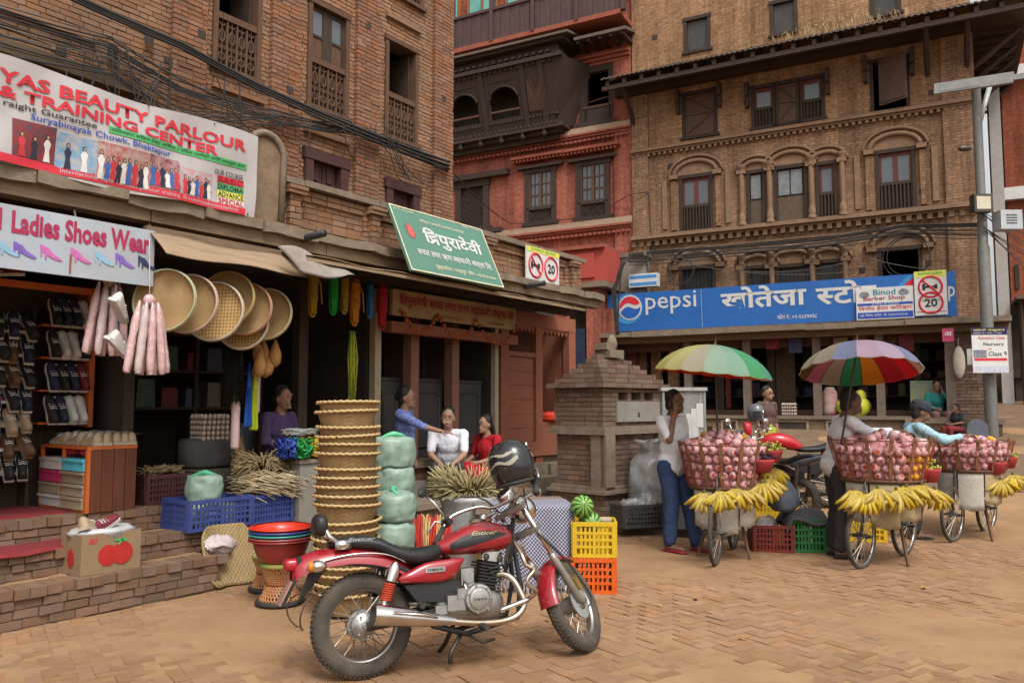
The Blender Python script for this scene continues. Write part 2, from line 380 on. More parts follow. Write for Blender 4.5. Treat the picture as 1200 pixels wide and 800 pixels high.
yel_t = mat('yellow_print', (.62, .60, .10), (.55, .52, .08), rough=.6)

# ------------------------------------------------------------------ ground
def gcoords(lo, hi, a, b, st, far):
    xs = [lo + i * st for i in range(int((hi - lo) / st) + 1)]
    e = st; x = lo; left = []
    while x > a: e *= 1.6; x -= e; left.append(x)
    e = st; x = xs[-1]; right = []
    while x < b: e *= 1.6; x += e; right.append(x)
    return left[::-1] + xs + right
def bump2(x, y): return .006 * math.sin(1.7 * x + .9 * y) * math.sin(1.3 * y - .6 * x + 1) + .003 * math.sin(5.1 * x + 2.2 * y) * math.sin(4.3 * y) + .0015 * math.sin(13 * x - 4 * y) * math.sin(11 * y + 3 * x)
gx = gcoords(-5, 9, -400, 400, .11, 0); gy = gcoords(3.5, 13, -300, 600, .11, 0)
mb = MB(); nx = len(gx)
for y in gy:
    for x in gx: mb.v.append((x, y, gz(x, y) - .004 + bump2(x, y)))
for j in range(len(gy) - 1):
    for i in range(nx - 1): mb.f.append((j * nx + i, j * nx + i + 1, (j + 1) * nx + i + 1, (j + 1) * nx + i))
ground = obj('ground', mb.mesh('ground', dust, True, fix=False)); tag(ground, kind='structure')
# herringbone of bricks poking through the dust
items = []; bl, bw = .172, .086
ga = R(34); ca, sa = math.cos(ga), math.sin(ga)
for i in range(-94, 94):
    for j in range(-54, 54):
        # herringbone lattice: pairs along the (1,1) diagonal
        for k in (0, 1):
            bx = (i + j * 0) * bw + 0; 
            if k == 0: u, v = i * bw + j * 2 * bl * 0 + (j * 2) * bw, i * bw - (j * 2) * bw; cu, cv, rot = u + bl / 2, v + bw / 2, 0
            else: cu, cv, rot = i * bw + (j * 2) * bw + bl - bw / 2 + bw, i * bw - (j * 2) * bw + bl / 2, 90
            if k == 1: cu, cv = i * bw + (j * 2) * bw + bw / 2, i * bw - (j * 2) * bw + bw + bl / 2
            x, y = cu * ca - cv * sa + 1.2, cu * sa + cv * ca + 6.5
            if not (3.6 < y < 10.5 and -4.2 < x < 8): continue
            pp = proj((x, y, 0))
            if not (-60 < pp[0] < 1260 and pp[1] < 900): continue
            n_in = (x + 3.53) * -.806 + (y - 5.54) * .592
            if n_in > .02: continue
            nR = (x - RO[0]) * .473 + (y - RO[1]) * .881
            if nR > -8.4: continue
            # dusty patches swallow some bricks
            dz = -.006 + .0075 * math.sin(x * 1.9 + 2) * math.sin(y * 1.6 + x * .7) + U(-.003, .004)
            items.append(((x, y, -.03 + dz + bump2(x, y) + .004), (bl - .005, bw - .005, .06), Matrix.Rotation(ga + R(rot) + U(-.02, .02), 3, 'Z') @ Matrix.Rotation(U(-.02, .02), 3, 'X')))
lay(ground, items, brickP, 300, jit=0, stuffname='brick_paving')
# gutter row of bricks along the steps
# pavement and kerb in front of the shrine
pav = tag(MB().box(1.2, 4.95, -9.36, -7.0, -.2, .105).build('pavement', dust, None, loc=(RO[0], RO[1], 0), rot=RA), kind='structure')
x = 1.2; ub = None
while x < 4.95:
    l = U(.45, .62); MB().box(x + .006, min(x + l, 4.97), -9.56, -9.366, -.15, .115 + U(-.012, .01)).build('kerb_stone', stone, pav); x += l
# bare earth lane rising past the store
lane = MB().sheet(lambda u, v: (lambda p: (p[0], p[1], gz(p[0], p[1]) + .008 + .02 * math.sin(p[0] * 2.1 + p[1]) * math.sin(p[1] * 1.7) * min(1, v * 6)))(wr(-2 + 30 * u, -5.6 + .5 * math.sin(u * 19) + 34 * v * v)), 90, 70)
tag(lane.build('dirt_lane', mat('brown_earth', (.20, .13, .085), (.14, .092, .06), rough=1, ns=2.2, bump=.6, bs=20, dirt=.45, spec=.05), None, True), kind='structure')
# litter on the ground
for k, (px, py) in enumerate([(772, 712), (815, 704), (1082, 690), (870, 750), (705, 688), (642, 727)]):
    g = G(px, py); mm = mat('leaf_litter%d' % (k % 2), [(.5, .35, .02), (.22, .12, .05)][k % 2], rough=.8)
    mbq = MB(); n = 6
    mbq.sheet(lambda a, b: ((a - .5) * .06, (b - .5) * .035 * math.sin(math.pi * (a * .9 + .05)), .012 + .012 * math.sin(a * 5 + k)), 4, 2)
    tag(mbq.build('litter_scrap', mm, None, True, (g[0], g[1], .004), U(0, 3)), ['small yellow scrap lying on the brick paving', 'small brown scrap lying on the brick paving'][k % 2], 'litter', 'scraps of litter on the paving')

# ------------------------------------------------------------------ left brick building over the shops (frame: s, n, z)
LW = (LO[0], LO[1], 0)
bld = thing('brick_building', 'weathered brown brick house with carved balustrade windows above the shop awnings', 'building', LW, LA)
NWL = 1.2
def sx(px, n=NWL, py=150): return pL(px, py, n)[0]
wins = {'open1': (2.31, 2.88, 5.08, 6.45), 'pane': (3.55, 4.16, 5.04, 6.34), 'open2': (4.81, 5.40, 5.02, 6.36), 'top': (4.86, 5.5, 6.98, 8.1), 'door': (3.55, 4.15, 3.5, 4.5), 'low': (4.86, 5.42, 3.6, 4.44), 'topl': (2.3, 2.9, 7.1, 8.3), 'topm': (3.55, 4.15, 7.0, 8.2), 'bandw': (-.9, 1.02, 3.5, 4.42), 'shut': (1.06, 1.52, 3.5, 4.46)}
holes = list(wins.values())
wallL = holed(MB(), -2.5, 6.1, 3.2, 8.6, NWL + .012, NWL + .3, holes)
wallL = wallL.build('wall', mortar, bld)
lay(wallL, courses(-.3, 6.1, 3.3, 7.7, NWL, [(h[0] - .0, h[1] + .0, h[2], h[3]) for h in holes], bl=.175, bh=.043), brickL, 300)
b2 = MB()
b2.box(-2.5, -2.3, 1.5, 6, 0, 8.6); b2.box(5.9, 6.1, 1.5, 6, 0, 8.6); b2.box(-2.5, 6.1, 5.8, 6, 0, 8.6); b2.box(-2.5, 6.1, 1.5, 6, 8.6, 8.8); b2.box(-2.3, 5.9, 1.5, 5.8, 4.75, 4.9); b2.box(-2.3, 5.9, 1.5, 5.8, 6.75, 6.9); b2.box(3.1, 3.2, 1.5, 5.8, 4.9, 6.75); b2.box(4.45, 4.55, 1.5, 5.8, 4.9, 6.75)
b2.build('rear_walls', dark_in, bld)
for (a, b) in [(1.84, 2.2), (3.02, 3.4), (4.28, 4.66), (5.72, 6.1)]:      # brick pilasters standing proud
    pm = MB().box(a, b, NWL - .05, NWL + .04, 3.3, 8.6).build('pilaster', mortar, bld)
    lay(pm, courses(a - .006, b + .006, 3.3, 7.7, NWL - .06, bl=.17, bh=.043, dep=.075), brickR, 110)
for (a, z, hh) in [(1.55, 5.02, .1), (1.75, 4.9, .07), (2.1, 5.3, .08), (3.22, 5.07, .09), (3.05, 6.1, .09), (5.85, 5.8, .09), (4.4, 6.3, .08), (1.2, 4.75, .14), (1.45, 4.1, .12), (0.75, 4.62, .1)]:
    MB().box(a, a + .09, NWL - .064, NWL - .062 + .01, z, z + hh).build('putlog_hole', dark_in, bld)
def frame(par, h, m, y0, t=.07, dep=.12, name='frame', sill=True):
    a, b, c, e = h; f = MB().box(a - t * .3, a + t, y0, y0 + dep, c, e).box(b - t, b + t * .3, y0, y0 + dep, c, e).box(a - t * .6, b + t * .6, y0 - .012, y0 + dep, e - t, e + t * .4)
    if sill: f.box(a - t, b + t, y0 - .03, y0 + dep, c - t * .6, c + t * .5)
    return f.build(name, m, par)
def lattice(x0, x1, z0, z1, y, ncol):
    mb = MB(); cw = (x1 - x0) / ncol; h = z1 - z0
    for i in range(ncol + 1): mb.box(x0 + i * cw - .011, x0 + i * cw + .011, y - .012, y + .012, z0, z1)
    for i in range(ncol):
        c = x0 + (i + .5) * cw
        mb.torus((c, y, z0 + h * .66), cw * .27, .010, M=Matrix.Diagonal((1, 1, 2.0, 1)), seg=14, sec=5)
        mb.torus((c, y, z0 + h * .22), cw * .30, .010, seg=14, sec=5)
        mb.torus((c, y, z0 + h * .93), cw * .24, .009, seg=8, sec=5, arc=(math.pi, 2 * math.pi))
        mb.tube([(c, y, z0), (c, y, z0 + h)], .007, 5)
        for sg in (-1, 1): mb.torus((c + sg * cw * .22, y, z0 + h * .42), cw * .13, .008, seg=9, sec=5)
    return mb
for key, nm in (('open1', 0), ('pane', 1), ('open2', 0), ('top', 0), ('topm', 0), ('topl', 0)):
    a, b, c, e = wins[key]
    wn = obj('window', None, bld); y = NWL + .02
    frame(wn, wins[key], wood_md, y - .05, .045, .16)
    rz = c + .54
    MB().box(a + .05, b - .05, y - .045, y + .05, rz, rz + .07).build('rail', wood_md, wn)
    MB().box(a + .07, b - .07, y + .05, y + .06, c + .04, rz).build('backing_board', wood_dk, wn)
    lattice(a + .045, b - .045, c + .03, rz, y - .02, 4).build('balustrade', wood_md, wn)
    if nm:
        MB().box((a + b) / 2 - .035, (a + b) / 2 + .035, y + .0, y + .05, rz + .07, e - .06).build('mullion', wood_dk, wn)
        for q in (0, 1):
            xa = a + .045 if q == 0 else (a + b) / 2 + .035; xb = (a + b) / 2 - .035 if q == 0 else b - .045
            lf = MB().box(xa, xa + .035, y, y + .035, rz + .07, e - .06).box(xb - .035, xb, y, y + .035, rz + .07, e - .06).box(xa + .035, xb - .035, y, y + .035, e - .1, e - .06).box(xa + .035, xb - .035, y, y + .035, rz + .07, rz + .1).box(xa + .035, xb - .035, y, y + .035, rz + .34, rz + .37).build('casement', wood_dk, wn)
            MB().box(xa + .035, xb - .035, y + .012, y + .018, rz + .37, e - .1).build('pane', glass, lf)
            MB().box(xa + .035, xb - .035, y + .012, y + .02, rz + .1, rz + .34).build('panel', wood_md, lf)
    else:
        lf = MB().box(b - .09, b - .06, y + .05, y + .42, rz + .07, e - .08).build('open_shutter', wood_dk, wn)
for key in ('door', 'low'):
    a, b, c, e = wins[key]; dr = obj('door' if key == 'door' else 'window', None, bld); frame(dr, wins[key], wood_pl, NWL - .04, .09, .2, sill=False)
    n = 2
    for q in range(n):
        xa = a + .09 + q * (b - a - .18) / n; xb = xa + (b - a - .18) / n - .012
        lf = MB().box(xa, xb, NWL + .06, NWL + .1, c, e - .09).build('leaf', wood_pl, dr)
        for zz in range(3): MB().box(xa + .06, xb - .06, NWL + .045, NWL + .06, c + .08 + zz * .31, c + .32 + zz * .31).build('panel', wood_pl, lf)
a, b, c, e = wins['bandw']; wn = obj('window', None, bld)
MB().box(a, b, NWL - .05, NWL + .05, 4.22, 4.44).build('lintel_board', ply, wn)
for q in range(5): MB().box(a + .04 + q * .38, a + .07 + q * .38, NWL - .02, NWL + .08, c, 4.22).build('mullion', wood_md, wn)
for q in range(4): MB().box(a + .1 + q * .38, a + .38 + q * .38, NWL + .06, NWL + .07, 3.9, 4.08).build('pane', glass, wn); MB().box(a + .07 + q * .38, a + .42 + q * .38, NWL + .075, NWL + .1, c, 4.22).build('panel', wood_dk, wn)
MB().box(-2.5, 1.55, NWL - .10, NWL + .02, 4.48, 4.6).build('beam', wood_old, bld)
a, b, c, e = wins['shut']; MB().box(a, b, NWL + .02, NWL + .08, c, e).build('shutter', wood_dk, bld)
# small brick drip courses
for (a, b, z) in [(2.3, 2.95, 4.85), (3.5, 4.2, 4.72), (4.8, 5.45, 6.62), (0.2, 1.1, 4.86)]:
    MB().box(a, b, NWL - .05, NWL, z, z + .05).build('drip_course', brickL, bld)
# parapet, ledge, arch
par = thing('parapet', 'low brick parapet with stone coping along the terrace above the awnings', 'parapet', LW, LA)
MB().box(2.2, 7.95, .2, .42, 3.22, 3.70).build('core', mortar, par)
rec = [(2.62, 3.5), (3.75, 4.55), (4.8, 5.5), (5.75, 6.5), (6.75, 7.5)]
base = obj('brick_face', None, par)
lay(base, courses(2.2, 7.95, 3.24, 3.68, .16, [(a, b, 3.34, 3.58) for a, b in rec], bl=.2, bh=.045, dep=.06), brickL, 200)
for a, b in rec: lay(base, courses(a, b, 3.34, 3.58, .19, bl=.2, bh=.045, dep=.04), brickL, 20)
mbx = MB(); n = 46
def cop(i): return 2.15 + i * (8.0 - 2.15) / n
for i in range(0, n):  # coping slabs
    if i % 4 == 0: MB().box(cop(i) + .004, cop(min(n, i + 4)) - .004, .10 + U(-.012, .012), .47, 3.70, 3.76 + U(-.008, .008)).build('coping_stone', stone, par)
for a in (2.5, 3.58, 4.63, 5.56, 6.58, 7.62):
    pm = MB().box(a - .0, a + .12, .13, .2, 3.23, 3.66).build('pier', mortar, par)
    lay(pm, courses(a - .01, a + .13, 3.23, 3.66, .10, bl=.145, bh=.045, dep=.07), brickL, 20)
    for zz, o in ((3.64, .03), (3.60, .015)): MB().box(a - .05, a + .17, .08 - o, .2, zz, zz + .035).build('pier_cap', brickL, par)
# left stretch of the parapet behind the banner and its arch-topped pier
MB().box(-2.4, 1.95, .28, .42, 3.22, 3.85).build('rear_panel', plaster, par)
ap = [(1.96, 3.22), (2.36, 3.22)] + [(2.36, 3.86)] + arcp(2.16, 3.86, .2, 0, 180, 12) 
MB().prism([(1.96, 3.2), (2.36, 3.2)] + arcp(2.16, 3.88, .2, 0, 180, 12), .06, .4).build('arch_pier', plaster, par, 40)
MB().tube([(2.34, .05, 3.2)] + [(x, .05, z) for x, z in arcp(2.16, 3.88, .2, 0, 180, 14)] + [(1.98, .05, 3.2)], .035, 6).build('arch_moulding', stone, par, True)
# ledge
led = thing('stone_ledge', 'rough stone and timber ledge running above the shop fronts', 'ledge', LW, LA)
x = -2.4
while x < 8.3:
    l = U(.5, .85); j = U(-.03, .03)
    mbs = MB().sheet(lambda a, b, x=x, l=l: (x + .005 + a * (min(l, 8.3 - x) - .01), -.06 + b * 1.25 + (U(-.02, .02) if b == 0 else 0), 3.235 + U(-.012, .012)), 4, 5, .085 + U(0, .02))
    mbs.build('slab', stone, led); x += l
x = -2.4
while x < 8.2:
    l = U(1.3, 2.2); MB().box(x, min(x + l, 8.25), .0, .16, 3.03, 3.14).build('beam', wood_old, led); x += l + .01
MB().box(-2.4, 8.25, .5, .62, 2.95, 3.14).build('rear_beam', wood_dk, led)
# drain pipes
for (px, py) in [(362, 279), (622, 335)]:
    s, z = pL(px, py, -.1)
    o = MB().tube([(s, .5, z - .02), (s, -.32, z + .02)], .035, 10).build('drain_pipe', black_pl, None, True, LW, LA)
    tag(o, 'black plastic drain pipe sticking out ' + ('beside the speed limit sign' if px > 500 else 'above the hanging ropes'), 'pipe')
# steps
st = thing('brick_steps', 'worn brick steps up to the shop floors', 'steps', LW, LA)
for nm, (a, b, n0, n1, z1) in {'1': (-2.4, 1.78, .0, .45, .28), '2': (-2.4, 1.80, .32, .75, .47), '3': (-2.4, 2.0, .68, 3.8, .66)}.items():
    z0 = 0 if nm == '1' else (.27 if nm == '2' else .46)
    t_ = MB().box(a, b - .01, n0 + .016, n1, z0 - .05, z1 - .012).build('tread', mortar, st)
    lay(t_, courses(a + 1.5, b, z0 + .005, z1 - .075, n0, bl=.18, bh=.05, dep=.08, wob=.008), brickStep, 120, jit=.011)
    it = []; x = a + 1.5
    while x < b:                                            # header bricks on edge form the nosing
        l = U(.095, .115); it.append(((x + l / 2, n0 + .1, z1 - .034), (l - .008, .21 + U(0, .02), .068), Matrix.Rotation(U(-.03, .03), 3, 'Z'))); x += l
    lay(t_, it, brickStep, 60, jit=.02)
    MB().sheet(lambda u, v: (a + 1.4 + u * (b - a - 1.45), n0 + .19 + v * (n1 - n0 - .2), z1 - .006 + .006 * math.sin(u * 40) * math.sin(v * 9 + u * 22)), 50, 6).build('dusty_top', dust, t_, True)
# plinth on the right of the steps (shop counters and bank)
pl = thing('stone_plinth', 'stone plinth with a slab top in front of the bank doors', 'plinth', LW, LA)
MB().box(1.8, 6.4, .5, 3.8, -.1, .64).build('core', cement, pl)
cr = MB().box(3.5, 6.4, .06, .5, -.1, .40).build('front_core', mortar, pl)
lay(cr, courses(3.5, 6.4, .0, .40, .02, bl=.3, bh=.085, dep=.08), stone, 80, name='stone', stuffname='stone_courses')
x = 3.48
while x < 6.4: l = U(.5, .8); MB().box(x + .004, min(6.42, x + l) - .004, -.04 + U(-.01, .01), .62, .402, .465 + U(-.01, .01)).build('slab', stone, pl); x += l
sr = MB().box(4.2, 6.95, .66, .9, .46, .80).build('sill_wall', mortar, pl)
lay(sr, courses(4.2, 6.95, .47, .80, .625, bl=.2, bh=.05, dep=.05), brickL, 60)
MB().box(4.1, 6.95, .55, 1.2, .802, .87).build('sill_beam', wood_old, pl)
# shop shells: floors, partitions, rear, ceiling
sh = thing('shop_shell', 'dark interior walls of the open fronted shops under the ledge', 'building', LW, LA)
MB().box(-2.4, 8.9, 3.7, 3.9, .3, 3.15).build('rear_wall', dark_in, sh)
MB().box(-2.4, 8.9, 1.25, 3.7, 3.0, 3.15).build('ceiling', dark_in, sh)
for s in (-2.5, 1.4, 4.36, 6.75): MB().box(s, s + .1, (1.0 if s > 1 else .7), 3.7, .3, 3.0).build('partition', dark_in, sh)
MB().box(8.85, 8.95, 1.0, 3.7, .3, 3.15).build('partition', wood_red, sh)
# timber posts of the shop fronts
for (px, n, mm, wd, zz) in [(352, .9, wood_dk, .12, .66)]:
    s = pL(px, 400, n)[0]
    o = MB().box(s - wd / 2, s + wd / 2, n - wd / 2, n + wd / 2, zz, 2.98).box(s - wd / 2 - .03, s + wd / 2 + .03, n - wd / 2 - .02, n + wd / 2 + .02, 2.8, 2.9).build('timber_post', mm, None, loc=LW, rot=LA)
    tag(o, 'dark square timber post ' + ('beside the seated shopkeeper' if px > 200 else 'between the shoe rack and the pink packs'), 'post')
# ------------------------------------------------------------------ right hand houses (frame: s', n', z)
RW = (RO[0], RO[1], 0)
buff = brickmat('buff_brick', (.38, .228, .135), (.28, .152, .09), (.17, .12, .082), .2, .062, .008, .6)
buff2 = brickmat('buff_brick_upper', (.40, .235, .13), (.30, .16, .09), (.2, .14, .09), .2, .062, .007, .4)
redb = brickmat('red_brick', (.37, .125, .085), (.31, .10, .07), (.25, .105, .075), .2, .058, .004, .35)
orangeb = brickmat('orange_brick', (.30, .09, .05), (.26, .08, .045), (.22, .09, .06), .2, .07, .005, .2)
terra = mat('terracotta', (.28, .17, .10), (.19, .115, .07), rough=.9, ns=9, bump=.5, dirt=.4)
terra_r = mat('red_terracotta', (.31, .09, .055), (.21, .065, .042), rough=.9, ns=9, bump=.4)
roofm = mat('rusty_corrugated', (.085, .07, .06), (.14, .10, .075), rough=.8, ns=3, dirt=.5)
carve = mat('carved_wood', (.06, .036, .028), (.03, .02, .017), rough=.7, ns=40, bump=.8, bs=50)
sand = mat('sandstone_band', (.42, .30, .21), (.32, .22, .15), rough=.9, ns=6, dirt=.3)
def rp(px0, py0, px1, py1, n=0):
    mx, my = (px0 + px1) / 2, (py0 + py1) / 2
    return (pR(px0, my, n)[0], pR(px1, my, n)[0], pR(mx, py1, n)[1], pR(mx, py0, n)[1])
bf = thing('brick_townhouse', 'tall buff brick house with arched windows above the blue store sign', 'building', RW, RA)
A_ = rp(797, 205, 835, 270); C_ = rp(1027, 175, 1073, 246)
B_ = [rp(876, 200, 897, 265), rp(908, 194, 946, 261), rp(957, 190, 981, 256)]
S1 = rp(800, 107, 840, 160); S2 = rp(881, 95, 966, 145); S3 = rp(1020, 68, 1065, 130)
T_ = [rp(802, 20, 832, 60), rp(903, 0, 934, 40), rp(1020, -22, 1055, 18)]
Z0 = [rp(797, 312, 838, 340), rp(876, 312, 900, 338), rp(910, 310, 948, 336), rp(957, 305, 984, 330), rp(1030, 290, 1080, 320)]
Z0 = [(a, b, 4.0, e) for a, b, c, e in Z0]
hol = [A_, C_, *B_, S1, S2, S3, *T_, *Z0]
W0, W1 = 0.0, 7.55
holed(MB(), W0, W1, 3.2, 5.74, .0, .3, hol).build('wall_lower', buff, bf)
holed(MB(), W0, W1, 5.744, 7.9, .0, .3, hol).build('wall_middle', buff, bf)
holed(MB(), W0, W1, 7.904, 13.4, .0, .3, hol).build('wall_upper', buff2, bf)
MB().box(W0, W0 + .2, .3, 6, 0, 13.4).box(W1 - .2, W1, .3, 6, 0, 13.4).box(W0 + .2, W1 - .2, 5.8, 6, 0, 13.4).box(W0, W1, .3, 6, 13.4, 13.5).box(W0 + .2, W1 - .2, .3, 5.8, 7.8, 7.9).box(W0 + .2, W1 - .2, .3, 5.8, 5.6, 5.7).box(W0 + .2, W1 - .2, .3, 5.8, 3.2, 3.3).box(W0 + .2, W1 - .2, .3, 5.8, 10.2, 10.3).build('rear_walls', buff, bf)
for (a, b) in ((W0 - .01, .42), (6.95, W1 + .01)): MB().box(a, b, -.07, -.002, 3.2, 9.4).build('corner_pilaster', buff, bf)
def band(par, z, prof, x0, x1, m, dent=None, dm=None):
    for (dz, h, o) in prof: MB().box(x0, x1, -o, -.001, z + dz, z + dz + h).build('moulding', m, par)
    if dent:
        mb = MB(); x = x0
        while x < x1 - dent[0]: mb.box(x, x + dent[0], -dent[2], -.002, z - dent[1], z - .003); x += dent[0] * 2
        mb.build('dentil_row', dm or m, par)
band(bf, 7.86, [(0, .05, .10), (.053, .05, .16), (.106, .04, .12)], W0 - .02, W1 + .02, terra, (.07, .07, .09))
band(bf, 5.62, [(0, .05, .12), (.053, .07, .20), (.126, .04, .10)], W0 - .02, W1 + .02, terra, (.1, .12, .12))
band(bf, 5.35, [(0, .04, .05)], W0 - .02, W1 + .02, terra)
band(bf, 12.45, [(0, .05, .10), (.053, .08, .18)], W0 - .02, W1 + .02, terra, (.08, .1, .1))
def arch(par, h, rise=.5, o=.16, r=.05, ext=.12, col=False):
    a, b, c, e = h; cx = (a + b) / 2; rr = (b - a) / 2 + ext
    pts = [(cx + rr * math.cos(t), -.05, e + .03 + rise * rr * math.sin(t)) for t in [math.pi * i / 16 for i in range(17)]]
    MB().tube(pts, r, 6).build('arch_moulding', terra, par, True)
    pts = [(cx + (rr + .14) * math.cos(t), -.03, e + .03 + (rise * rr + .13) * math.sin(t)) for t in [math.pi * i / 16 for i in range(17)]]
    MB().tube(pts, r * .7, 6).build('arch_moulding', terra, par, True)
    f = [(cx + rr * math.cos(t), e + .02 + rise * rr * math.sin(t)) for t in [math.pi * i / 14 for i in range(15)]]
    MB().prism(f, -.02, .05).build('tympanum', terra, par)
    for sg in (-1, 1):
        x = cx + sg * (rr + .02)
        MB().box(x - .1, x + .1, -.12, 0, e - .06, e + .04).build('capital', terra, par)
def column(par, x, z0, z1):
    h = z1 - z0; pr = [(.10, 0), (.10, .06), (.075, .08), (.09, .18), (.065, .26), (.055, .34), (.06, .36), (.06, h - .22), (.08, h - .2), (.065, h - .16), (.09, h - .08), (.11, h - .05), (.11, h)]
    MB().lathe(pr, 12, TR(x, -.06, z0)).build('column', terra, par, 40)
def win(par, h, kind, m=wood_dk):
    a, b, c, e = h; wn = obj('window', None, par); frame(wn, h, m, -.02, .06, .14)
    xm = (a + b) / 2
    if kind == 'glazed':           # two leaves glazed above, slatted below
        zr = c + (e - c) * .42
        MB().box(a + .03, b - .03, .0, .06, zr, zr + .07).build('rail', m, wn)
        n = 2 if b - a > .55 else 1
        for q in range(n):
            xa = a + .06 + q * (b - a - .12) / n; xb = xa + (b - a - .12) / n
            lf = MB().box(xa, xa + .05, .03, .07, zr + .07, e - .06).box(xb - .05, xb, .03, .07, zr + .07, e - .06).box(xa + .05, xb - .05, .03, .07, e - .14, e - .06).build('casement', mat('maroon_wood', (.13, .035, .025), (.08, .025, .02), rough=.6), wn)
            MB().box(xa + .05, xb - .05, .045, .055, zr + .07, e - .14).build('pane', glass, lf)
        x = a + .08
        while x < b - .09: MB().box(x, x + .035, .0, .03, c + .03, zr).build('slat', m, wn); x += .075
        MB().box(a + .05, b - .05, .06, .07, c, zr).build('backing_board', m, wn)
    elif kind == 'lit':            # one small light over a plain board
        zr = c + (e - c) * .5
        n = 2 if b - a > .6 else 1
        for q in range(n):
            xa = a + .08 + q * ((b - a - .16) / n); xb = xa + (b - a - .16) / n - .03
            MB().box(xa, xb, .03, .045, zr, e - .1).build('pane', mat('pale_pane', (.2, .215, .225), (.13, .14, .145), rough=.2, spec=.7), wn)
        MB().box(a + .05, b - .05, .05, .08, c, zr - .04).build('panel', mat('dusty_wood', (.12, .085, .055), (.08, .055, .04), rough=.8), wn)
        MB().box(a + .05, b - .05, .05, .08, zr - .038, e - .05).build('panel', wood_dk, wn)
    elif kind == 'brace':          # boarded shutter with a diagonal brace
        MB().box(a + .06, b - .06, .02, .05, c + .03, e - .06).build('board', mat('weathered_board', (.115, .07, .05), (.075, .048, .035), rough=.85), wn)
        w_, h_ = b - a - .16, (e - c) / 2 - .1
        for z in (c + .05, (c + e) / 2, e - .13): MB().box(a + .07, b - .07, -.005, .019, z, z + .05).build('batten', wood_md, wn)
        for (za, zb) in (((c + e) / 2 + .05, e - .13), ((c + e) / 2, c + .1)):
            MB().tube([(a + .1, .005, zb), (b - .1, .005, za)], .022, 4).build('brace', wood_md, wn)
    elif kind == 'bars':
        x = a + .08
        while x < b - .05: MB().tube([(x, .04, c), (x, .04, e - .04)], .012, 5).build('bar', steel_dk, wn); x += .09
        MB().box(a + .05, b - .05, .09, .1, c, e).build('pane', mat('dim_pane', (.05, .055, .06), (.03, .032, .035), rough=.3, spec=.5), wn)
    elif kind == 'plain':
        MB().box(a + .06, b - .06, .05, .07, c + .03, e - .06).build('pane', mat('dark_pane', (.06, .055, .05), (.04, .037, .034), rough=.35, spec=.4), wn)
    return wn
win(bf, A_, 'glazed'); win(bf, C_, 'glazed'); [win(bf, h, k) for h, k in zip(B_, ('lit', 'lit', 'glazed'))]
win(bf, S1, 'brace'); [win(bf, h, 'plain') for h in T_]; [win(bf, h, 'bars') for h in Z0[:4]]; win(bf, Z0[4], 'dark')
a, b, c, e = S2; t3 = (b - a) / 3
win(bf, (a, a + t3, c, e), 'glazed'); win(bf, (a + t3, a + 2 * t3, c, e), 'brace'); win(bf, (a + 2 * t3, b, c, e), 'glazed')
a, b, c, e = S3; w3 = win(bf, S3, 'dark')
mb = MB().box(0, .62, -.02, .02, 0, e - c - .15).box(.03, .59, -.035, -.02, .05, .1).box(.03, .59, -.035, -.02, e - c - .25, e - c - .2)
mb.tube([(.05, -.03, .1), (.57, -.03, e - c - .25)], .02, 4)
mb.build('open_shutter', mat('weathered_board', ()), w3, loc=(a + .18, -.05, c + .12), rot=R(-28))
for h in (A_, C_): arch(bf, h, .62)
for h in Z0: arch(bf, h, .6)
for h in B_: arch(bf, h, .62, ext=.1)
for x in (B_[0][0] - .12, (B_[0][1] + B_[1][0]) / 2, (B_[1][1] + B_[2][0]) / 2, B_[2][1] + .12): column(bf, x, 5.78, 7.22)
for x in (Z0[1][0] - .12, (Z0[1][1] + Z0[2][0]) / 2, (Z0[2][1] + Z0[3][0]) / 2, Z0[3][1] + .12): column(bf, x, 4.0, 5.05)
for h in (A_, C_):
    for sg in (-1, 1):
        x = (h[0] + h[1]) / 2 + sg * ((h[1] - h[0]) / 2 + .38); MB().box(x - .06, x + .06, -.04, -.001, h[2] + .1, h[3] - .05).build('side_panel', terra, bf)
        x = (h[0] + h[1]) / 2 + sg * ((h[1] - h[0]) / 2 + .15); MB().box(x - .06, x + .06, -.07, -.001, h[2] + .05, h[3] - .1).build('jamb_pilaster', buff, bf)
for (x, z) in [(.75, 6.3), (.9, 7.4), (2.6, 7.0), (2.75, 5.9), (6.45, 6.05), (6.7, 8.2), (.55, 10.8), (4.85, 6.1), (2.7, 4.7), (6.5, 4.5), (5.2, 4.45), (2.8, 8.7)]: MB().box(x, x + .13, -.006, .02, z, z + .13).build('putlog_hole', dark_in, bf)
for (h, dx) in ((S1, 1), (S2, 1), (S3, 1)):
    for x in (h[0] - .13, h[1] + .05): MB().box(x, x + .08, -.14, .0, h[3] - .5, h[3] + .1).box(x, x + .08, -.22, -.14, h[3] - .25, h[3] + .08).build('carved_bracket', carve, bf)
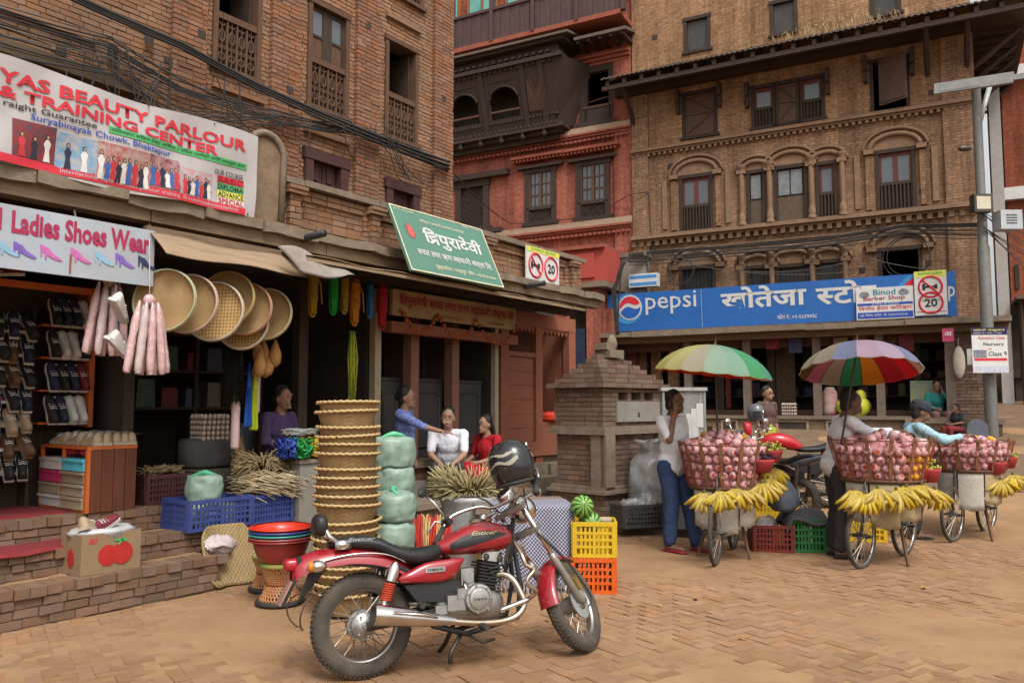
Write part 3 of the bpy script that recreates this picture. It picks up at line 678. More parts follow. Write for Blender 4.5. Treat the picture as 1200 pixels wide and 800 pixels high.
# eave roof wrapping the right corner
er = obj('eave_roof', None, bf)
mb = MB()
def rz_(n, s): return 9.62 + (n + 1.05) * .42
nc = 150
for i in range(nc):
    s0 = -.45 + i * (8.6 + .45) / nc; s1 = s0 + (9.05) / nc; dz = .02 * (i % 2)
    mb.add([(s0, -1.05, 9.60 + dz), (s1, -1.05, 9.60 + dz), (s1, .02, 10.08 + dz), (s0, .02, 10.08 + dz), (s0, -1.05, 9.57 + dz), (s1, -1.05, 9.57 + dz), (s1, .02, 10.05 + dz), (s0, .02, 10.05 + dz)], [(0, 1, 2, 3), (7, 6, 5, 4), (0, 4, 5, 1)])
mb.build('sheet', roofm, er)
mb = MB().add([(8.6, -1.05, 9.58), (8.6, 6, 9.58), (7.55, 6, 10.06), (7.55, 0, 10.06), (8.6, -1.05, 9.55), (8.6, 6, 9.55), (7.55, 6, 10.03), (7.55, 0, 10.03)], [(0, 1, 2, 3), (7, 6, 5, 4), (0, 4, 5, 1)]); mb.build('sheet', roofm, er)
for i in range(21):
    s = -.35 + i * .44
    MB().add([(s, -.98, 9.42), (s + .09, -.98, 9.42), (s + .09, 0, 9.86), (s, 0, 9.86), (s, -.98, 9.54), (s + .09, -.98, 9.54), (s + .09, 0, 9.98), (s, 0, 9.98)], [(0, 3, 2, 1), (4, 5, 6, 7), (0, 1, 5, 4), (1, 2, 6, 5), (3, 0, 4, 7)]).build('rafter', wood_dk, er)
MB().box(-.45, 8.6, -.97, -.87, 9.33, 9.43).build('purlin', wood_dk, er)
MB().box(-.4, 7.55, -.25, -.02, 9.42, 9.6).build('wall_plate', wood_dk, er)
for s in (.05, 6.7, 7.45):
    MB().tube([(s, -.02, 8.65), (s, -.3, 8.95), (s, -.85, 9.38)], [.05, .07, .05], 6).build('carved_strut', carve, er)
for k in range(14): MB().box(7.6, 8.5, .2 + k * .42, .29 + k * .42, 9.45, 9.52).build('rafter', wood_dk, er)
for k in range(5):
    MB().tube([(7.55, .3 + k * .9, 8.75), (7.8, .3 + k * .9, 8.95), (8.45, .3 + k * .9, 9.45)], [.05, .075, .05], 6).build('carved_strut', carve, er)
# dry grass growing on the eave
mb = MB()
for k in range(140):
    s = random.gauss(4.9, .7); n = -1.0 + U(0, .5); z = 9.62 + (n + 1.05) * .45; a = U(-.18, .18); mb.tube([(s, n, z), (s + a * .5, n + U(-.1, .05), z + .16), (s + a, n + U(-.2, .1), z + U(.1, .3) - (.3 if random.random() < .25 else 0))], .006, 3)
o = mb.build('dry_grass', mat('straw', (.38, .27, .14), (.28, .19, .10), rough=.9), er); o['kind'] = 'stuff'
# hanging planter lamp under eave
# ------------------------------------------------------------------ red house
rd = thing('red_brick_house', 'restored red brick house with a carved jettied window bay', 'building', RW, RA)
Wd = [rp(617, 198, 651, 262, .06), rp(677, 189, 714, 256, .06), rp(536, 214, 572, 270, .06)]
Wt = rp(682, 78, 721, 145, .06)
X0 = -9.0
rw = holed(MB(), X0, -.02, 2.0, 13.4, .06, .36, [*Wd, Wt]).build('wall', redb, rd)
MB().box(X0, -.02, .36, 6, 2.0, 2.1).box(X0, X0 + .2, .36, 6, 2.1, 13.4).box(X0 + .2, -.02, 5.8, 6, 2.1, 13.4).box(X0, -.02, .36, 6, 13.4, 13.5).build('rear_walls', redb, rd)
MB().box(-.5, -.03, -.03, .059, 3, 10.9).build('corner_pilaster', redb, rd)
for (z, x1) in ((6.0, -.03), (8.5, -.03)):
    for (dz, h, o, m) in ((0, .06, .06, terra_r), (.063, .06, .12, terra_r), (.126, .05, .17, terra_r), (.18, .10, .16, sand), (.283, .06, .10, sand)):
        MB().box(X0, x1, .06 - o, .059, z + dz, z + dz + h).build('moulding', m, rd)
    mb = MB(); x = X0
    while x < x1 - .1: mb.box(x, x + .07, -.11, .058, z - .06, z - .003); x += .13
    mb.build('dentil_row', terra_r, rd)
def nwin(h, lat=.28):
    a, b, c, e = h; wn = obj('window', None, rd); frame(wn, h, carve, .0, .1, .14); zr = c + (e - c) * lat
    MB().box(a - .25, b + .25, -.1, .06, e + .02, e + .09).build('lintel', carve, wn)
    mb = MB(); x = a - .33
    while x < b + .3: mb.box(x, x + .06, -.16, .05, e + .2, e + .27); x += .11
    mb.build('dentil_row', terra_r, wn); MB().box(a - .35, b + .35, -.2, .05, e + .275, e + .35).build('brick_hood', terra_r, wn)
    MB().box(a + .02, b - .02, .0, .06, zr - .04, zr + .03).build('rail', carve, wn)
    ng = 5; 
    lt = MB(); nn = 6
    for q in range(-nn, nn + 1):
        x0_, x1_ = a + .1, b - .1; d_ = (zr - .04 - c)
        for sg in (1, -1):
            p = [(x0_ + (x1_ - x0_) * (q / nn), c + .03), (x0_ + (x1_ - x0_) * (q / nn) + sg * d_, zr - .04)]
            p = [(min(max(u, x0_), x1_), v) for u, v in p]
            lt.tube([(p[0][0], .03, p[0][1]), (p[1][0], .03, p[1][1])], .008, 4)
    lt.build('lattice', carve, wn)
    MB().box(a + .1, b - .1, .06, .07, c, zr).build('backing_board', dark_in, wn)
    n = 2; wl_ = (b - a - .2) / n
    for q in range(n):
        xa = a + .1 + q * wl_; cs = obj('casement', None, wn)
        MB().box(xa, xa + .04, .02, .07, zr + .03, e - .1).box(xa + wl_ - .04, xa + wl_, .02, .07, zr + .03, e - .1).build('stile', wood_md, cs)
        for k in range(2):
            for r_ in range(3):
                pa = xa + .05 + k * (wl_ - .09) / 2; hh = (e - .1 - zr - .05) / 3; za = zr + .05 + r_ * hh
                MB().box(pa + .012, pa + (wl_ - .1) / 2 - .004, .05, .056, za + .02, za + hh - .02).build('pane', glass, cs)
        MB().box(xa + wl_ / 2 - .012, xa + wl_ / 2 + .012, .03, .065, zr + .03, e - .1).build('glazing_bar', wood_md, cs)
        for r_ in (0, 1, 2, 3): z_ = zr + .04 + r_ * (e - .14 - zr) / 3; MB().box(xa + .04, xa + wl_ - .04, .028, .067, z_ - .014, z_ + .014).build('glazing_bar', wood_md, cs)
nwin(Wd[0]); nwin(Wd[1])
a, b, c, e = Wd[2]; wn = obj('window', None, rd); frame(wn, Wd[2], carve, .0, .14, .14); MB().box(a - .6, b + .7, -.14, .06, e + .05, e + .2).build('lintel', carve, wn); MB().box(a - .4, b + .5, -.12, .06, c - .15, c - .04).build('sill_board', carve, wn)
MB().box(a, b, .1, .11, c, e).build('backing_board', dark_in, wn)
lt = MB(); nn = 9
for q in range(-nn, 2 * nn):
    for sg in (1, -1):
        L_ = (e - c - .14); u0 = a + .14 + (b - a - .28) * q / nn; pts = []
        for k in range(9):
            u = u0 + sg * L_ * k / 8
            if a + .13 <= u <= b - .13: pts.append((u, .06, c + .03 + L_ * k / 8))
        if len(pts) > 1: lt.tube([pts[0], pts[-1]], .012, 4)
lt.build('lattice', carve, wn)
a, b, c, e = Wt; wn = obj('window', None, rd); frame(wn, Wt, carve, .0, .16, .16)
zr = c + .42; MB().box(a + .1, b - .1, .0, .05, c + .06, zr).build('carved_panel', carve, wn); MB().box(a + .05, b - .05, -.02, .06, zr, zr + .06).build('rail', wood_md, wn); MB().box(a - .1, b + .1, -.06, .05, e + .3, e + .36).build('brick_hood', terra_r, wn)
MB().tube([(a + .2, .03, zr + .18), (b - .2, .03, zr + .24)], .018, 5).build('bar', wood_md, wn)
# carved bay: tapered box carried on mouldings
by = thing('carved_window_bay', 'dark carved wooden window bay jettied from the red house', 'window bay', RW, RA)
BL, BR_ = -8.2, -1.95
def bayring(z, o, xr): return [(BL, -o, z), (xr, -o, z), (xr, .05, z)]
zb0, zb1 = 8.95, 10.5
def bay_front(zz): return -(.45 + .45 * (zz - zb0) / (zb1 - zb0))
def bay_x(zz): return -2.0 + .45 * (zz - zb0) / (zb1 - zb0)
opn = [(-5.05, -4.2), (-3.82, -2.95), (-6.3, -5.45)]
F_ = MB()
def slab(x0f, x1f, z0, z1, t=.06):
    F_.add([(x0f(z0), bay_front(z0), z0), (x1f(z0), bay_front(z0), z0), (x1f(z1), bay_front(z1), z1), (x0f(z1), bay_front(z1), z1), (x0f(z0), bay_front(z0) + t, z0), (x1f(z0), bay_front(z0) + t, z0), (x1f(z1), bay_front(z1) + t, z1), (x0f(z1), bay_front(z1) + t, z1)], [(0, 1, 2, 3), (7, 6, 5, 4), (0, 4, 5, 1), (1, 5, 6, 2), (2, 6, 7, 3), (3, 7, 4, 0)])
zo0, zo1 = 9.28, 9.95
K = lambda c: (lambda z: c)
slab(K(BL), bay_x, zb0, zo0); slab(K(BL), bay_x, zo1 + .25, zb1)
xs_ = [BL] + [v for o in sorted(opn) for v in o]
for i in range(0, len(xs_) - 1, 2): slab(K(xs_[i]), K(xs_[i + 1]), zo0, zo1 + .25)
slab(K(opn[1][1]), bay_x, zo0, zo1 + .25)
F_.build('front', carve, by)
for (xa, xb) in opn:   # scalloped arch over each opening
    xm = (xa + xb) / 2; wd = (xb - xa) / 2; y = bay_front((zo0 + zo1) / 2)
    arc = [(xm - wd - .01, zo1 + .26), (xm - wd - .01, zo0 + .5)] + [(xm + wd * math.cos(t) * (1 - .05 * abs(math.sin(2.5 * t))), zo0 + .5 + (zo1 - zo0 - .5 + .12) * math.sin(t)) for t in [math.pi - math.pi * i / 18 for i in range(19)]] + [(xm + wd + .01, zo0 + .5), (xm + wd + .01, zo1 + .26)]
    mb = MB(); n = len(arc) // 2
    top = zo1 + .26
    for p, q in zip(arc[1:-1], arc[2:-1]):
        f = lambda z: bay_front(z) + .012
        mb.add([(p[0], f(p[1]), p[1]), (q[0], f(q[1]), q[1]), (q[0], f(top), top), (p[0], f(top), top), (p[0], f(p[1]) + .05, p[1]), (q[0], f(q[1]) + .05, q[1])], [(0, 1, 2, 3), (0, 4, 5, 1)])
    mb.build('arch_screen', carve, by)
    MB().tube([(p[0], bay_front(p[1]) - .01, p[1]) for p in arc[1:-1]], .035, 5).build('arch_moulding', carve, by, True)
    MB().box(xa, xb, bay_front(9.4) - .02, bay_front(9.4) + .05, 9.45, 9.5).build('rail', wood_md, by)
for x in (-6.5, -5.25, -4.01, -2.76, -2.2):
    MB().add([(x - .07, bay_front(zb0) - .04, zb0), (x + .07, bay_front(zb0) - .04, zb0), (x + .07 , bay_front(zb1) - .04, zb1), (x - .07, bay_front(zb1) - .04, zb1), (x - .07, bay_front(zb0), zb0), (x + .07, bay_front(zb0), zb0), (x + .07, bay_front(zb1), zb1), (x - .07, bay_front(zb1), zb1)], [(0, 1, 2, 3), (0, 4, 5, 1), (1, 5, 6, 2), (3, 7, 4, 0)]).build('pilaster', carve, by)
MB().add([(bay_x(zb0), bay_front(zb0), zb0), (bay_x(zb0) + .35, .06, zb0), (bay_x(zb1) + .45, .06, zb1), (bay_x(zb1), bay_front(zb1), zb1)], [(0, 1, 2, 3)]).build('side', carve, by)
lt = MB()   # blind lattice panel
for q in range(12):
    for sg in (1, -1):
        x = -2.65 + q * .045; lt.tube([(max(-2.65, min(-2.2, x)), bay_front(9.3) - .03, 9.3), (max(-2.65, min(-2.2, x + sg * .4)), bay_front(10.1) - .03, 10.1)], .012, 4)
lt.build('lattice', wood_md, by)
for (z, h, o, e) in ((8.74, .09, .35, .0), (8.835, .11, .5, .12), (8.6, .135, .2, -.15), (10.5, .1, 1.0, .2), (10.605, .1, .9, .1), (10.71, .18, .85, .05), (10.9, .1, 1.05, .3)):
    MB().box(BL, -1.75 + e - (.1 if z < 9 else 0), -o, .055, z, z + h).build('moulding', carve, by)
for k in range(9): MB().lathe([(.05, 0), (.09, .06), (.05, .14), (.08, .2), (.03, .3)], 8, TR(-2.3 - k * .65, -.42, 8.95 - .3)).build('pendant', carve, by, True)
MB().box(BL, -1.75, -.12, -.08, 8.96, 10.5).build('dark_backing', dark_in, by)  # dark sheet added behind the openings, stands in for the unlit room
for (z, o, st_) in ((10.42, .93, .16), (8.93, .52, .13), (10.66, .98, .2), (9.16, .55, .11), (10.36, .86, .09)):
    mb = MB(); x = BL
    while x < -1.9: mb.box(x, x + st_ * .55, -o, -o + .12, z, z + .07); x += st_
    mb.build('carved_frieze', carve, by)
# eave over the bay and the boarded balcony above
ev = obj('eave', None, rd)
MB().add([(X0, -1.15, 11.04), (-1.3, -1.15, 11.04), (-1.3, .05, 11.3), (X0, .05, 11.3), (X0, -1.15, 10.98), (-1.3, -1.15, 10.98), (-1.3, .05, 11.24), (X0, .05, 11.24)], [(0, 1, 2, 3), (7, 6, 5, 4), (0, 4, 5, 1), (1, 5, 6, 2)]).build('sheet', roofm, ev)
MB().add([(-1.3, -.75, 10.98), (.1, -.75, 10.98), (.1, .05, 11.2), (-1.3, .05, 11.2), (-1.3, -.75, 10.9), (.1, -.75, 10.9), (.1, .05, 11.12), (-1.3, .05, 11.12)], [(0, 1, 2, 3), (7, 6, 5, 4), (0, 4, 5, 1), (1, 5, 6, 2), (0, 3, 7, 4)]).build('sheet', roofm, ev)
for k in range(5): MB().box(-1.25 + k * .3, -1.17 + k * .3, -.7, .05, 10.82, 10.9).build('rafter', wood_dk, ev)
for (z, h, o) in ((10.45, .08, .1), (10.54, .08, .16), (10.63, .08, .22)): MB().box(-1.9, -.03, .06 - o, .058, z, z + h).build('moulding', terra_r, ev)
bc = obj('balcony', None, rd)
purp = mat('purple_brown_paint', (.085, .045, .045), (.06, .034, .034), rough=.6, ns=4, dirt=.15)
MB().box(X0, .0, -.82, .05, 11.3, 11.42).build('slab', terra_r, bc)
for k in range(60):
    x = X0 + k * .15; MB().box(x + .004, x + .146, -.78 + (.012 if k % 2 else 0), -.74, 11.44, 12.25).build('board', purp, bc)
for k in range(8): MB().box(X0 + .2 + k * 1.26, X0 + .3 + k * 1.26, -.84, -.70, 11.38, 13.4).build('post', purp, bc)
MB().box(X0, .0, -.82, -.72, 12.253, 12.33).build('rail', purp, bc)
for k in range(7):
    x = X0 + .3 + k * 1.25
    wn = MB().box(x, x + .06, -.05, .04, 11.6, 13.3).box(x + .94, x + 1.0, -.05, .04, 11.6, 13.3).box(x + .47, x + .53, -.05, .04, 11.6, 13.3).build('window_frame', mat('varnished_wood', (.30, .12, .04), (.24, .09, .03), rough=.5), bc)
    for q in (0, 1): MB().box(x + .08 + q * .46, x + .45 + q * .46, -.03, -.02, 11.7, 13.3).build('pane', glass_g, wn)
# low red annex beside the store
an = obj('annex', None, rd)
MB().box(-3.2, -.2, -1.4, .055, 4.5, 5.3).build('wall', mat('red_paint_wall', (.42, .06, .045), (.34, .05, .04), rough=.8, dirt=.2), an)
MB().box(-1.5, -.5, -1.44, -1.402, 4.6, 5.2).build('panel', mat('red_paint_wall', ()), an)
MB().box(-.19, .42, -.45, .05, 3.9, 5.2).build('side_wall', cement, an)
MB().box(-.22, .46, -.5, .05, 5.2, 5.3).build('coping', stone, an); MB().box(-3.3, -.23, -1.5, .05, 5.303, 5.39).build('coping', terra_r, an)
MB().box(-3.2, -.2, -1.52, .05, 4.36, 4.498).build('canopy', stone, an)
MB().box(-3.2, -.1, -.6, -.3, 1.0, 4.35).build('rear_wall', dark_in, an); MB().box(-.75, -.45, -1.35, -.7, .9, 4.35).build('pier', redb, an); MB().box(-.44, -.2, -1.1, -.7, .9, 3.88).build('pier', redb, an)
MB().box(-1.6, -.8, -1.3, -1.25, 1.2, 3.4).build('door', mat('navy_door', (.02, .03, .06), (.015, .02, .04), rough=.5), an)
# ------------------------------------------------------------------ orange brick block with white column far right
ob = thing('orange_brick_block', 'new orange brick building with white concrete column', 'building', RW, RA)
MB().box(8.3, 16, 4.0, 9, 1.2, 11.2).build('wall', orangeb, ob)
MB().box(7.96, 8.2, 3.0, 3.7, 1.2, 11.3).build('column', mat('grey_white_paint', (.40, .39, .38), (.33, .32, .31), dirt=.2), ob)
MB().box(8.25, 16, 3.8, 3.998, 6.6, 6.9).box(8.2, 16, 3.78, 3.998, 9.7, 9.95).build('floor_band', white_p, ob)
for k in range(5): MB().box(8.4 + .22 * k, 8.49 + .22 * k, 3.96, 3.999, 4.4, 5.0).build('vent_slot', dark_in, ob)
ah = thing('timber_shed', 'dark timber lean-to beside the rising alley', 'shed', RW, RA)
for k in range(8): MB().box(8.05 + k * .35, 8.37 + k * .35, 3.2, 3.3, 2.2, 3.4 + U(-.1, .1)).build('plank', wood_dk, ah)
MB().box(8.3, 12, 2.6, 3.95, 4.0, 4.08).build('roof', roofm, ah); MB().box(8.25, 12, 3.31, 3.95, 1.5, 3.95).build('room', dark_in, ah)
for k in range(3): MB().tube([(8.4 + k * .9, 2.8, 1.4), (8.4 + k * .9, 2.8, 4.0)], .05, 6).build('post', wood_dk, ah)
# ------------------------------------------------------------------ Devanagari helpers (glyphs set in visual order)
import bmesh
def gmesh(text, bold):
    c = bpy.data.curves.new('t', 'FONT'); c.body = text; c.size = 1; c.offset = bold; c.resolution_u = 3
    to = bpy.data.objects.new('t', c); me = bpy.data.meshes.new_from_object(to); bpy.data.objects.remove(to); bpy.data.curves.remove(c)
    return me
def deva(parent, segs, x0, z0, wd, ht, m, y=-.004, bold=.0, name='lettering'):
    V = []; Fc = []; cx = 0
    def take(me, cut=None):
        nonlocal cx
        bm = bmesh.new(); bm.from_mesh(me); bpy.data.meshes.remove(me)
        xs = [v.co.x for v in bm.verts]; a, b = min(xs), max(xs)
        if cut:
            q = a + (b - a) * cut
            bmesh.ops.bisect_plane(bm, geom=bm.verts[:] + bm.edges[:] + bm.faces[:], plane_co=(q, 0, 0), plane_no=(1, 0, 0), clear_outer=True); b = q
        bm.verts.ensure_lookup_table(); o = len(V); bm.verts.index_update()
        for v in bm.verts: V.append((v.co.x - a + cx, v.co.y))
        for f in bm.faces: Fc.append(tuple(o + v.index for v in f.verts))
        bm.free(); cx += b - a
    for s in segs:
        if s == ' ': cx += .25
        elif s == '<sa>': take(gmesh('स', bold), .66); cx -= .01
        elif s == '<tra>':
            t = .045 + bold; hl = .62; xx = .5
            def q(p, r_):
                p, r_ = Vector(p), Vector(r_); d_ = (r_ - p).normalized(); nn = Vector((-d_.y, d_.x)) * t; p -= d_ * t; r_ += d_ * t; o = len(V)
                for w_ in (p - nn, r_ - nn, r_ + nn, p + nn): V.append((w_.x + cx, w_.y))
                Fc.append((o, o + 1, o + 2, o + 3))
            q((0, hl), (xx + .1, hl)); q((xx, hl), (xx, 0)); q((.08, .42), (xx, .42)); q((.08, .42), (.2, .24)); q((xx, .3), (.12, .0)); cx += xx + .1
        else:
            c_ = cx; take(gmesh(s, bold))
            if s == 'ि': cx = c_ + .2
    xs = [v[0] for v in V]; ys = [v[1] for v in V]; sx_ = wd / (max(xs) - min(xs)); sz_ = ht / (max(ys) - min(ys)) if ht else sx_
    me = bpy.data.meshes.new(name); me.from_pydata([((a - min(xs)) * sx_, 0, (b - min(ys)) * sz_) for a, b in V], [], Fc); me.materials.append(m)
    return obj(name, me, parent, (x0, y, z0))
def L4(px0, pt, pb, px1, n=0., f=None):
    f = f or pL
    a, zt = f(px0, pt, n); _, zb = f(px0, pb, n); b = f(px1, pb, n)[0]
    return a, zb, b - a, zt - zb
# ------------------------------------------------------------------ beauty parlour banner
vinyl = mat('white_vinyl', (.46, .44, .44), (.38, .36, .36), rough=.5, ns=2.5, dirt=.25)
ban = thing('banner', 'white beauty parlour banner with red lettering tied along the parapet', 'banner', LW, LA)
def wv(s, z): v = max(0, min(1, (z - 3.22) / .745)); return .016 * math.sin(s * 4.2 + v * 3.5) + .011 * math.sin(s * 9.7 - v * 7) * (1 - .5 * v)
def bw_(u, v):
    s = -2.2 + 4.17 * u; z = 3.22 + .745 * v
    return (s, -.075 + wv(s, z), z + (.02 * math.sin(u * math.pi * 5) if v in (0, 1) else 0))
MB().sheet(bw_, 60, 8).build('cloth', vinyl, ban, True)
yB = -.083
x, z, w_, h_ = L4(0, 84, 101, 283); lettering(ban, 'YAS BEAUTY PARLOUR', x - .04, z + .012, w_ + .04, h_ * .92, red_t, yB, .03)
x, z, w_, h_ = L4(0, 100, 115, 255); lettering(ban, '& TRAINING CENTER', x - .03, z - .004, w_, h_ * .9, red_t, yB, .03)
x, z, w_, h_ = L4(0, 118, 127, 108); lettering(ban, 'raight Guarantee', x, z, w_, h_, black_t, yB, .012)
x, z, w_, h_ = L4(31, 135, 145, 196); lettering(ban, 'Suryabinayak Chowk, Bhaktapur', x, z, w_, h_, blue_t, yB, .012)
x, z, w_, h_ = L4(121, 150, 158, 284); MB().sheet(lambda u, v: (x + w_ * u, yB + .003, z + h_ * v), 40, 2).build('green_strip', green_t, ban); lettering(ban, 'मितनबाट सिकन टेष्ट सिरीज । विदेश जानेको लािग सम्पूण सेवा', x + .02, z + .008, w_ - .04, h_ - .014, black_t, yB, .0)
x, z, w_, h_ = L4(0, 182, 192, 283); MB().sheet(lambda u, v: (-2.2 + (x + w_ + 2.2) * u, yB + .003, z + h_ * v), 70, 2).build('red_strip', red_t, ban); lettering(ban, 'International Style 1st class parlour training  fb.com/vyasbeautyparlour', .3, z + .008, 1.5, h_ - .018, vinyl, yB, .0)
for k, (a, t, b, r_, cs) in enumerate([(10, 140, 184, 60, ((.25, .02, .02), (.05, .05, .06))), (61, 156, 198, 107, ((.05, .25, .45), (.4, .35, .32))), (108, 167, 212, 168, ((.3, .03, .04), (.35, .3, .25))), (169, 182, 219, 204, ((.4, .25, .25), (.15, .03, .04))), (206, 197, 229, 243, ((.35, .4, .4), (.45, .12, .14)))]):
    x, z, w_, h_ = L4(a, t, b, r_); MB().sheet(lambda u, v: (x + w_ * u, yB + .003, z + h_ * v), 8, 4).build('photo_print', mat('photo_print%d' % k, cs[0], cs[1], rough=.4, ns=16), ban)
    for q in range([3, 2, 9, 6, 7][k]):   # standing figures in the prints
        fx = x + w_ * (q + .7) / ([3, 2, 9, 6, 7][k] + .4) + U(-.008, .008); hh = h_ * U(.6, .9)
        cl = [(.5, .04, .05), (.03, .03, .05), (.65, .62, .6), (.05, .12, .35)][(q + k) % 4]
        MB().prism([(fx - .022 - U(0, .01), z + .008), (fx + .024, z + .008), (fx + .015, z + hh * .4), (fx + .026, z + hh * .62), (fx + .008, z + hh * .74), (fx - .008, z + hh * .74), (fx - .026, z + hh * .6), (fx - .013, z + hh * .4)], yB, yB + .001).build('print_figure', mat('print_cloth%d' % ((q + k) % 4), cl), ban)
        MB().prism(arcp(fx, z + hh * .82, .014, 0, 330, 10, .021), yB + .0005, yB + .0015).build('print_hair', black_t, ban)
        MB().prism(arcp(fx + U(-.002, .002), z + hh * .815, .009, 0, 330, 8, .014), yB - .001, yB).build('print_face', mat('print_skin', (.42, .25, .17)), ban)
for k, (t, mm, wd) in enumerate([('OUR COURSE', None, black_t), ('BASIC', red_t, mar_t), ('DIPLOMA', green_t, black_t), ('ADVANCE', yel_t, black_t), ('SPECIAL', mat('pink_print', (.75, .5, .5)), mar_t)]):
    x, z, w_, h_ = L4(246 if k == 0 else 251, 199 + k * 8.4, 205 + k * 8.4, 279)
    if mm: MB().sheet(lambda u, v: (x - .01 + (w_ + .02) * u, yB + .003, z - .006 + (h_ + .012) * v), 8, 2).build('print_box', mm, ban)
    lettering(ban, t, x, z, w_, h_, wd, yB - .002, .01)
for o in list(ban.children):
    if o.name != 'cloth':
        for v in o.data.vertices: v.co.y += wv(o.location.x + v.co.x, o.location.z + v.co.z)
for (px, py) in [(72, 96), (168, 128), (245, 148), (291, 164), (284, 254), (205, 224)]:
    s, z = pL(px, py, 0); MB().tube([(s, -.085, z), (s + .03, .0, z + .1)], .005, 4).build('tie', cable_m, ban)
# ------------------------------------------------------------------ shoe shop sign
shs = thing('shoe_shop_sign', 'pale blue sign reading Ladies Shoes Wear above the shoe shop', 'sign', LW, LA)
skyb = mat('pale_blue_sign', (.34, .41, .48), (.40, .42, .46), rough=.5, ns=2, dirt=.32)
MB().box(-2.2, 1.06, -.03, -.005, 2.50, 2.95).build('panel', skyb, shs)
x, z, w_, h_ = L4(12, 248, 272, 174); lettering(shs, 'Ladies Shoes Wear', x, z - .01, w_, h_ + .02, mat('rose_print', (.36, .03, .09), (.28, .025, .07)), -.034, .035)
lettering(shs, 'l', x - .085, z, .022, h_ + .01, MATS['rose_print'], -.034, .02)
for k, (px, cl) in enumerate([(2, 0), (22, 1), (53, 2), (88, 2), (116, 0), (140, 1), (166, 3)]):
    s, z = pL(px, 292 + px * .105, 0); mm = mat('shoe_print%d' % cl, [(.25, .45, .6), (.2, .12, .45), (.55, .15, .4), (.04, .05, .12)][cl])
    skyb2 = mat('pink_shoe_print', (.5, .35, .42))
    for q in (0, 1):
        d_ = q * .03; z -= q * .012; pts = [(-.05, .06), (-.045, -.03), (-.036, -.03), (-.034, .012), (.0, -.018), (.05, -.032), (.075, -.024), (.05, -.006), (.01, .014), (-.025, .055)]
        MB().prism([(s + d_ + a, z + b) for a, b in pts], -.034 - .002 * q, -.031).build('shoe_print', mm if q == 0 else skyb2, shs)
        skyb2 = mm
for s in (-2.1, -.55, .45, 1.04): MB().tube([(s, -.02, 2.92), (s, .05, 3.06)], .008, 5).build('bracket', steel_dk, shs)
MB().box(.408, .418, -.038, -.03, 2.52, 2.66).build('rust_streak', mat('rust', (.25, .1, .04)), shs)
# ------------------------------------------------------------------ awnings
aw = thing('awning_board', 'long tan board awning sloping over the hanging bamboo trays', 'awning', LW, LA)
MB().sheet(lambda u, v: (1.02 + u * 1.4, -.02 - .26 * v, 2.93 - .2 * v + .012 * math.sin(u * 9 + v * 3)), 24, 5, .02, (0, .6, .8)).build('sheet', ply, aw, True)
MB().box(1.0, 2.5, -.02, .06, 2.92, 2.99).build('batten', wood_old, aw)
o = tag(MB().sheet(lambda u, v: (2.05 + u * .62 + v * .18, -.30 - .12 * v - .05 * math.sin(u * 3), 2.95 - .26 * v * (1 - .5 * u) - .06 * u * u + .03 * math.sin(u * 6 + v * 2)), 14, 8, .006, (0, .6, .8)).build('peeling_sheet', mat('grey_canvas', (.30, .27, .24), (.22, .19, .17), rough=.9, dirt=.4), None, True, LW, LA), 'grey peeling canvas sheet curling off the awning corner', 'canvas sheet')
aw2 = thing('canvas_awning', 'thin tan canvas awning over the ropes and bank doors', 'awning', LW, LA)
MB().sheet(lambda u, v: (2.3 + u * 4.85, .1 - .5 * v, 3.0 - .10 * v + .012 * math.sin(u * 31) * v - .02 * u), 60, 4, .008, (0, .3, .95)).build('cloth', ply, aw2, True)
MB().box(2.3, 7.15, -.395, -.375, 2.855, 2.885).build('edge_batten', ply, aw2)
for k in range(6): MB().box(2.4 + k * .9, 2.44 + k * .9, -.38, .3, 2.89, 2.915).build('rafter', wood_dk, aw2)
# ------------------------------------------------------------------ green sign over the awning
ang = 25
gs = obj('cooperative_sign', None, None, wl(3.55, -.5, 2.93), (R(-ang), 0, LA)); gs.rotation_euler = (Matrix.Rotation(LA, 3, 'Z') @ Matrix.Rotation(R(-ang), 3, 'X')).to_euler()
MW[gs.name] = Matrix.Translation(gs.location) @ gs.rotation_euler.to_matrix().to_4x4()
tag(gs, 'large green sign with white Devanagari lettering leaning on the ledge', 'sign')
grn = mat('green_sign', (.085, .215, .16), (.07, .185, .138), rough=.5, ns=2, dirt=.22)
Wg, Hg = 1.57, .82
MB().box(0, Wg, 0, .03, 0, Hg).build('panel', grn, gs)
cream = mat('cream_edge', (.62, .58, .42))
for (a, b, c, e) in ((-.0, Wg, 0, .014), (0, Wg, Hg - .014, Hg), (0, .014, .014, Hg - .014), (Wg - .014, Wg, .014, Hg - .014)): MB().box(a, b, -.006, -.001, c, e).build('border', cream, gs)
deva(gs, ['ि', '<tra>', 'पुरादेवी'], .40, .36, 1.0, .25, white_p, -.006, .022)
deva(gs, ['बचत तथा ऋण सहकारी संस्था िल.'], .2, .2, 1.28, .12, white_p, -.006, .012)
deva(gs, ['सुकुलढोका, भक्तपुर  फोन : ०१-६६२०७७०'], .42, .07, 1.05, .075, cream, -.006, .006)
deva(gs, ['िवित्तय सहकारी कारोबार सम्बन्धी'], .42, .66, .75, .055, cream, -.006, .0)
deva(gs, ['द. नं. ०६६/०६७'], .06, .76, .3, .035, cream, -.006, .0); deva(gs, ['स्था. २०६६'], 1.18, .76, .33, .035, cream, -.006, .0)
pinkp = mat('coral_print', (.55, .10, .09))
em = MB()
for k in range(10): a = 2 * math.pi * k / 10; em.prism([(.2 + .03 * math.cos(a), .52 + .04 * math.sin(a)), (.2 + .085 * math.cos(a + .2), .52 + .11 * math.sin(a + .2)), (.2 + .04 * math.cos(a + .55), .52 + .05 * math.sin(a + .55))], -.006, -.003)
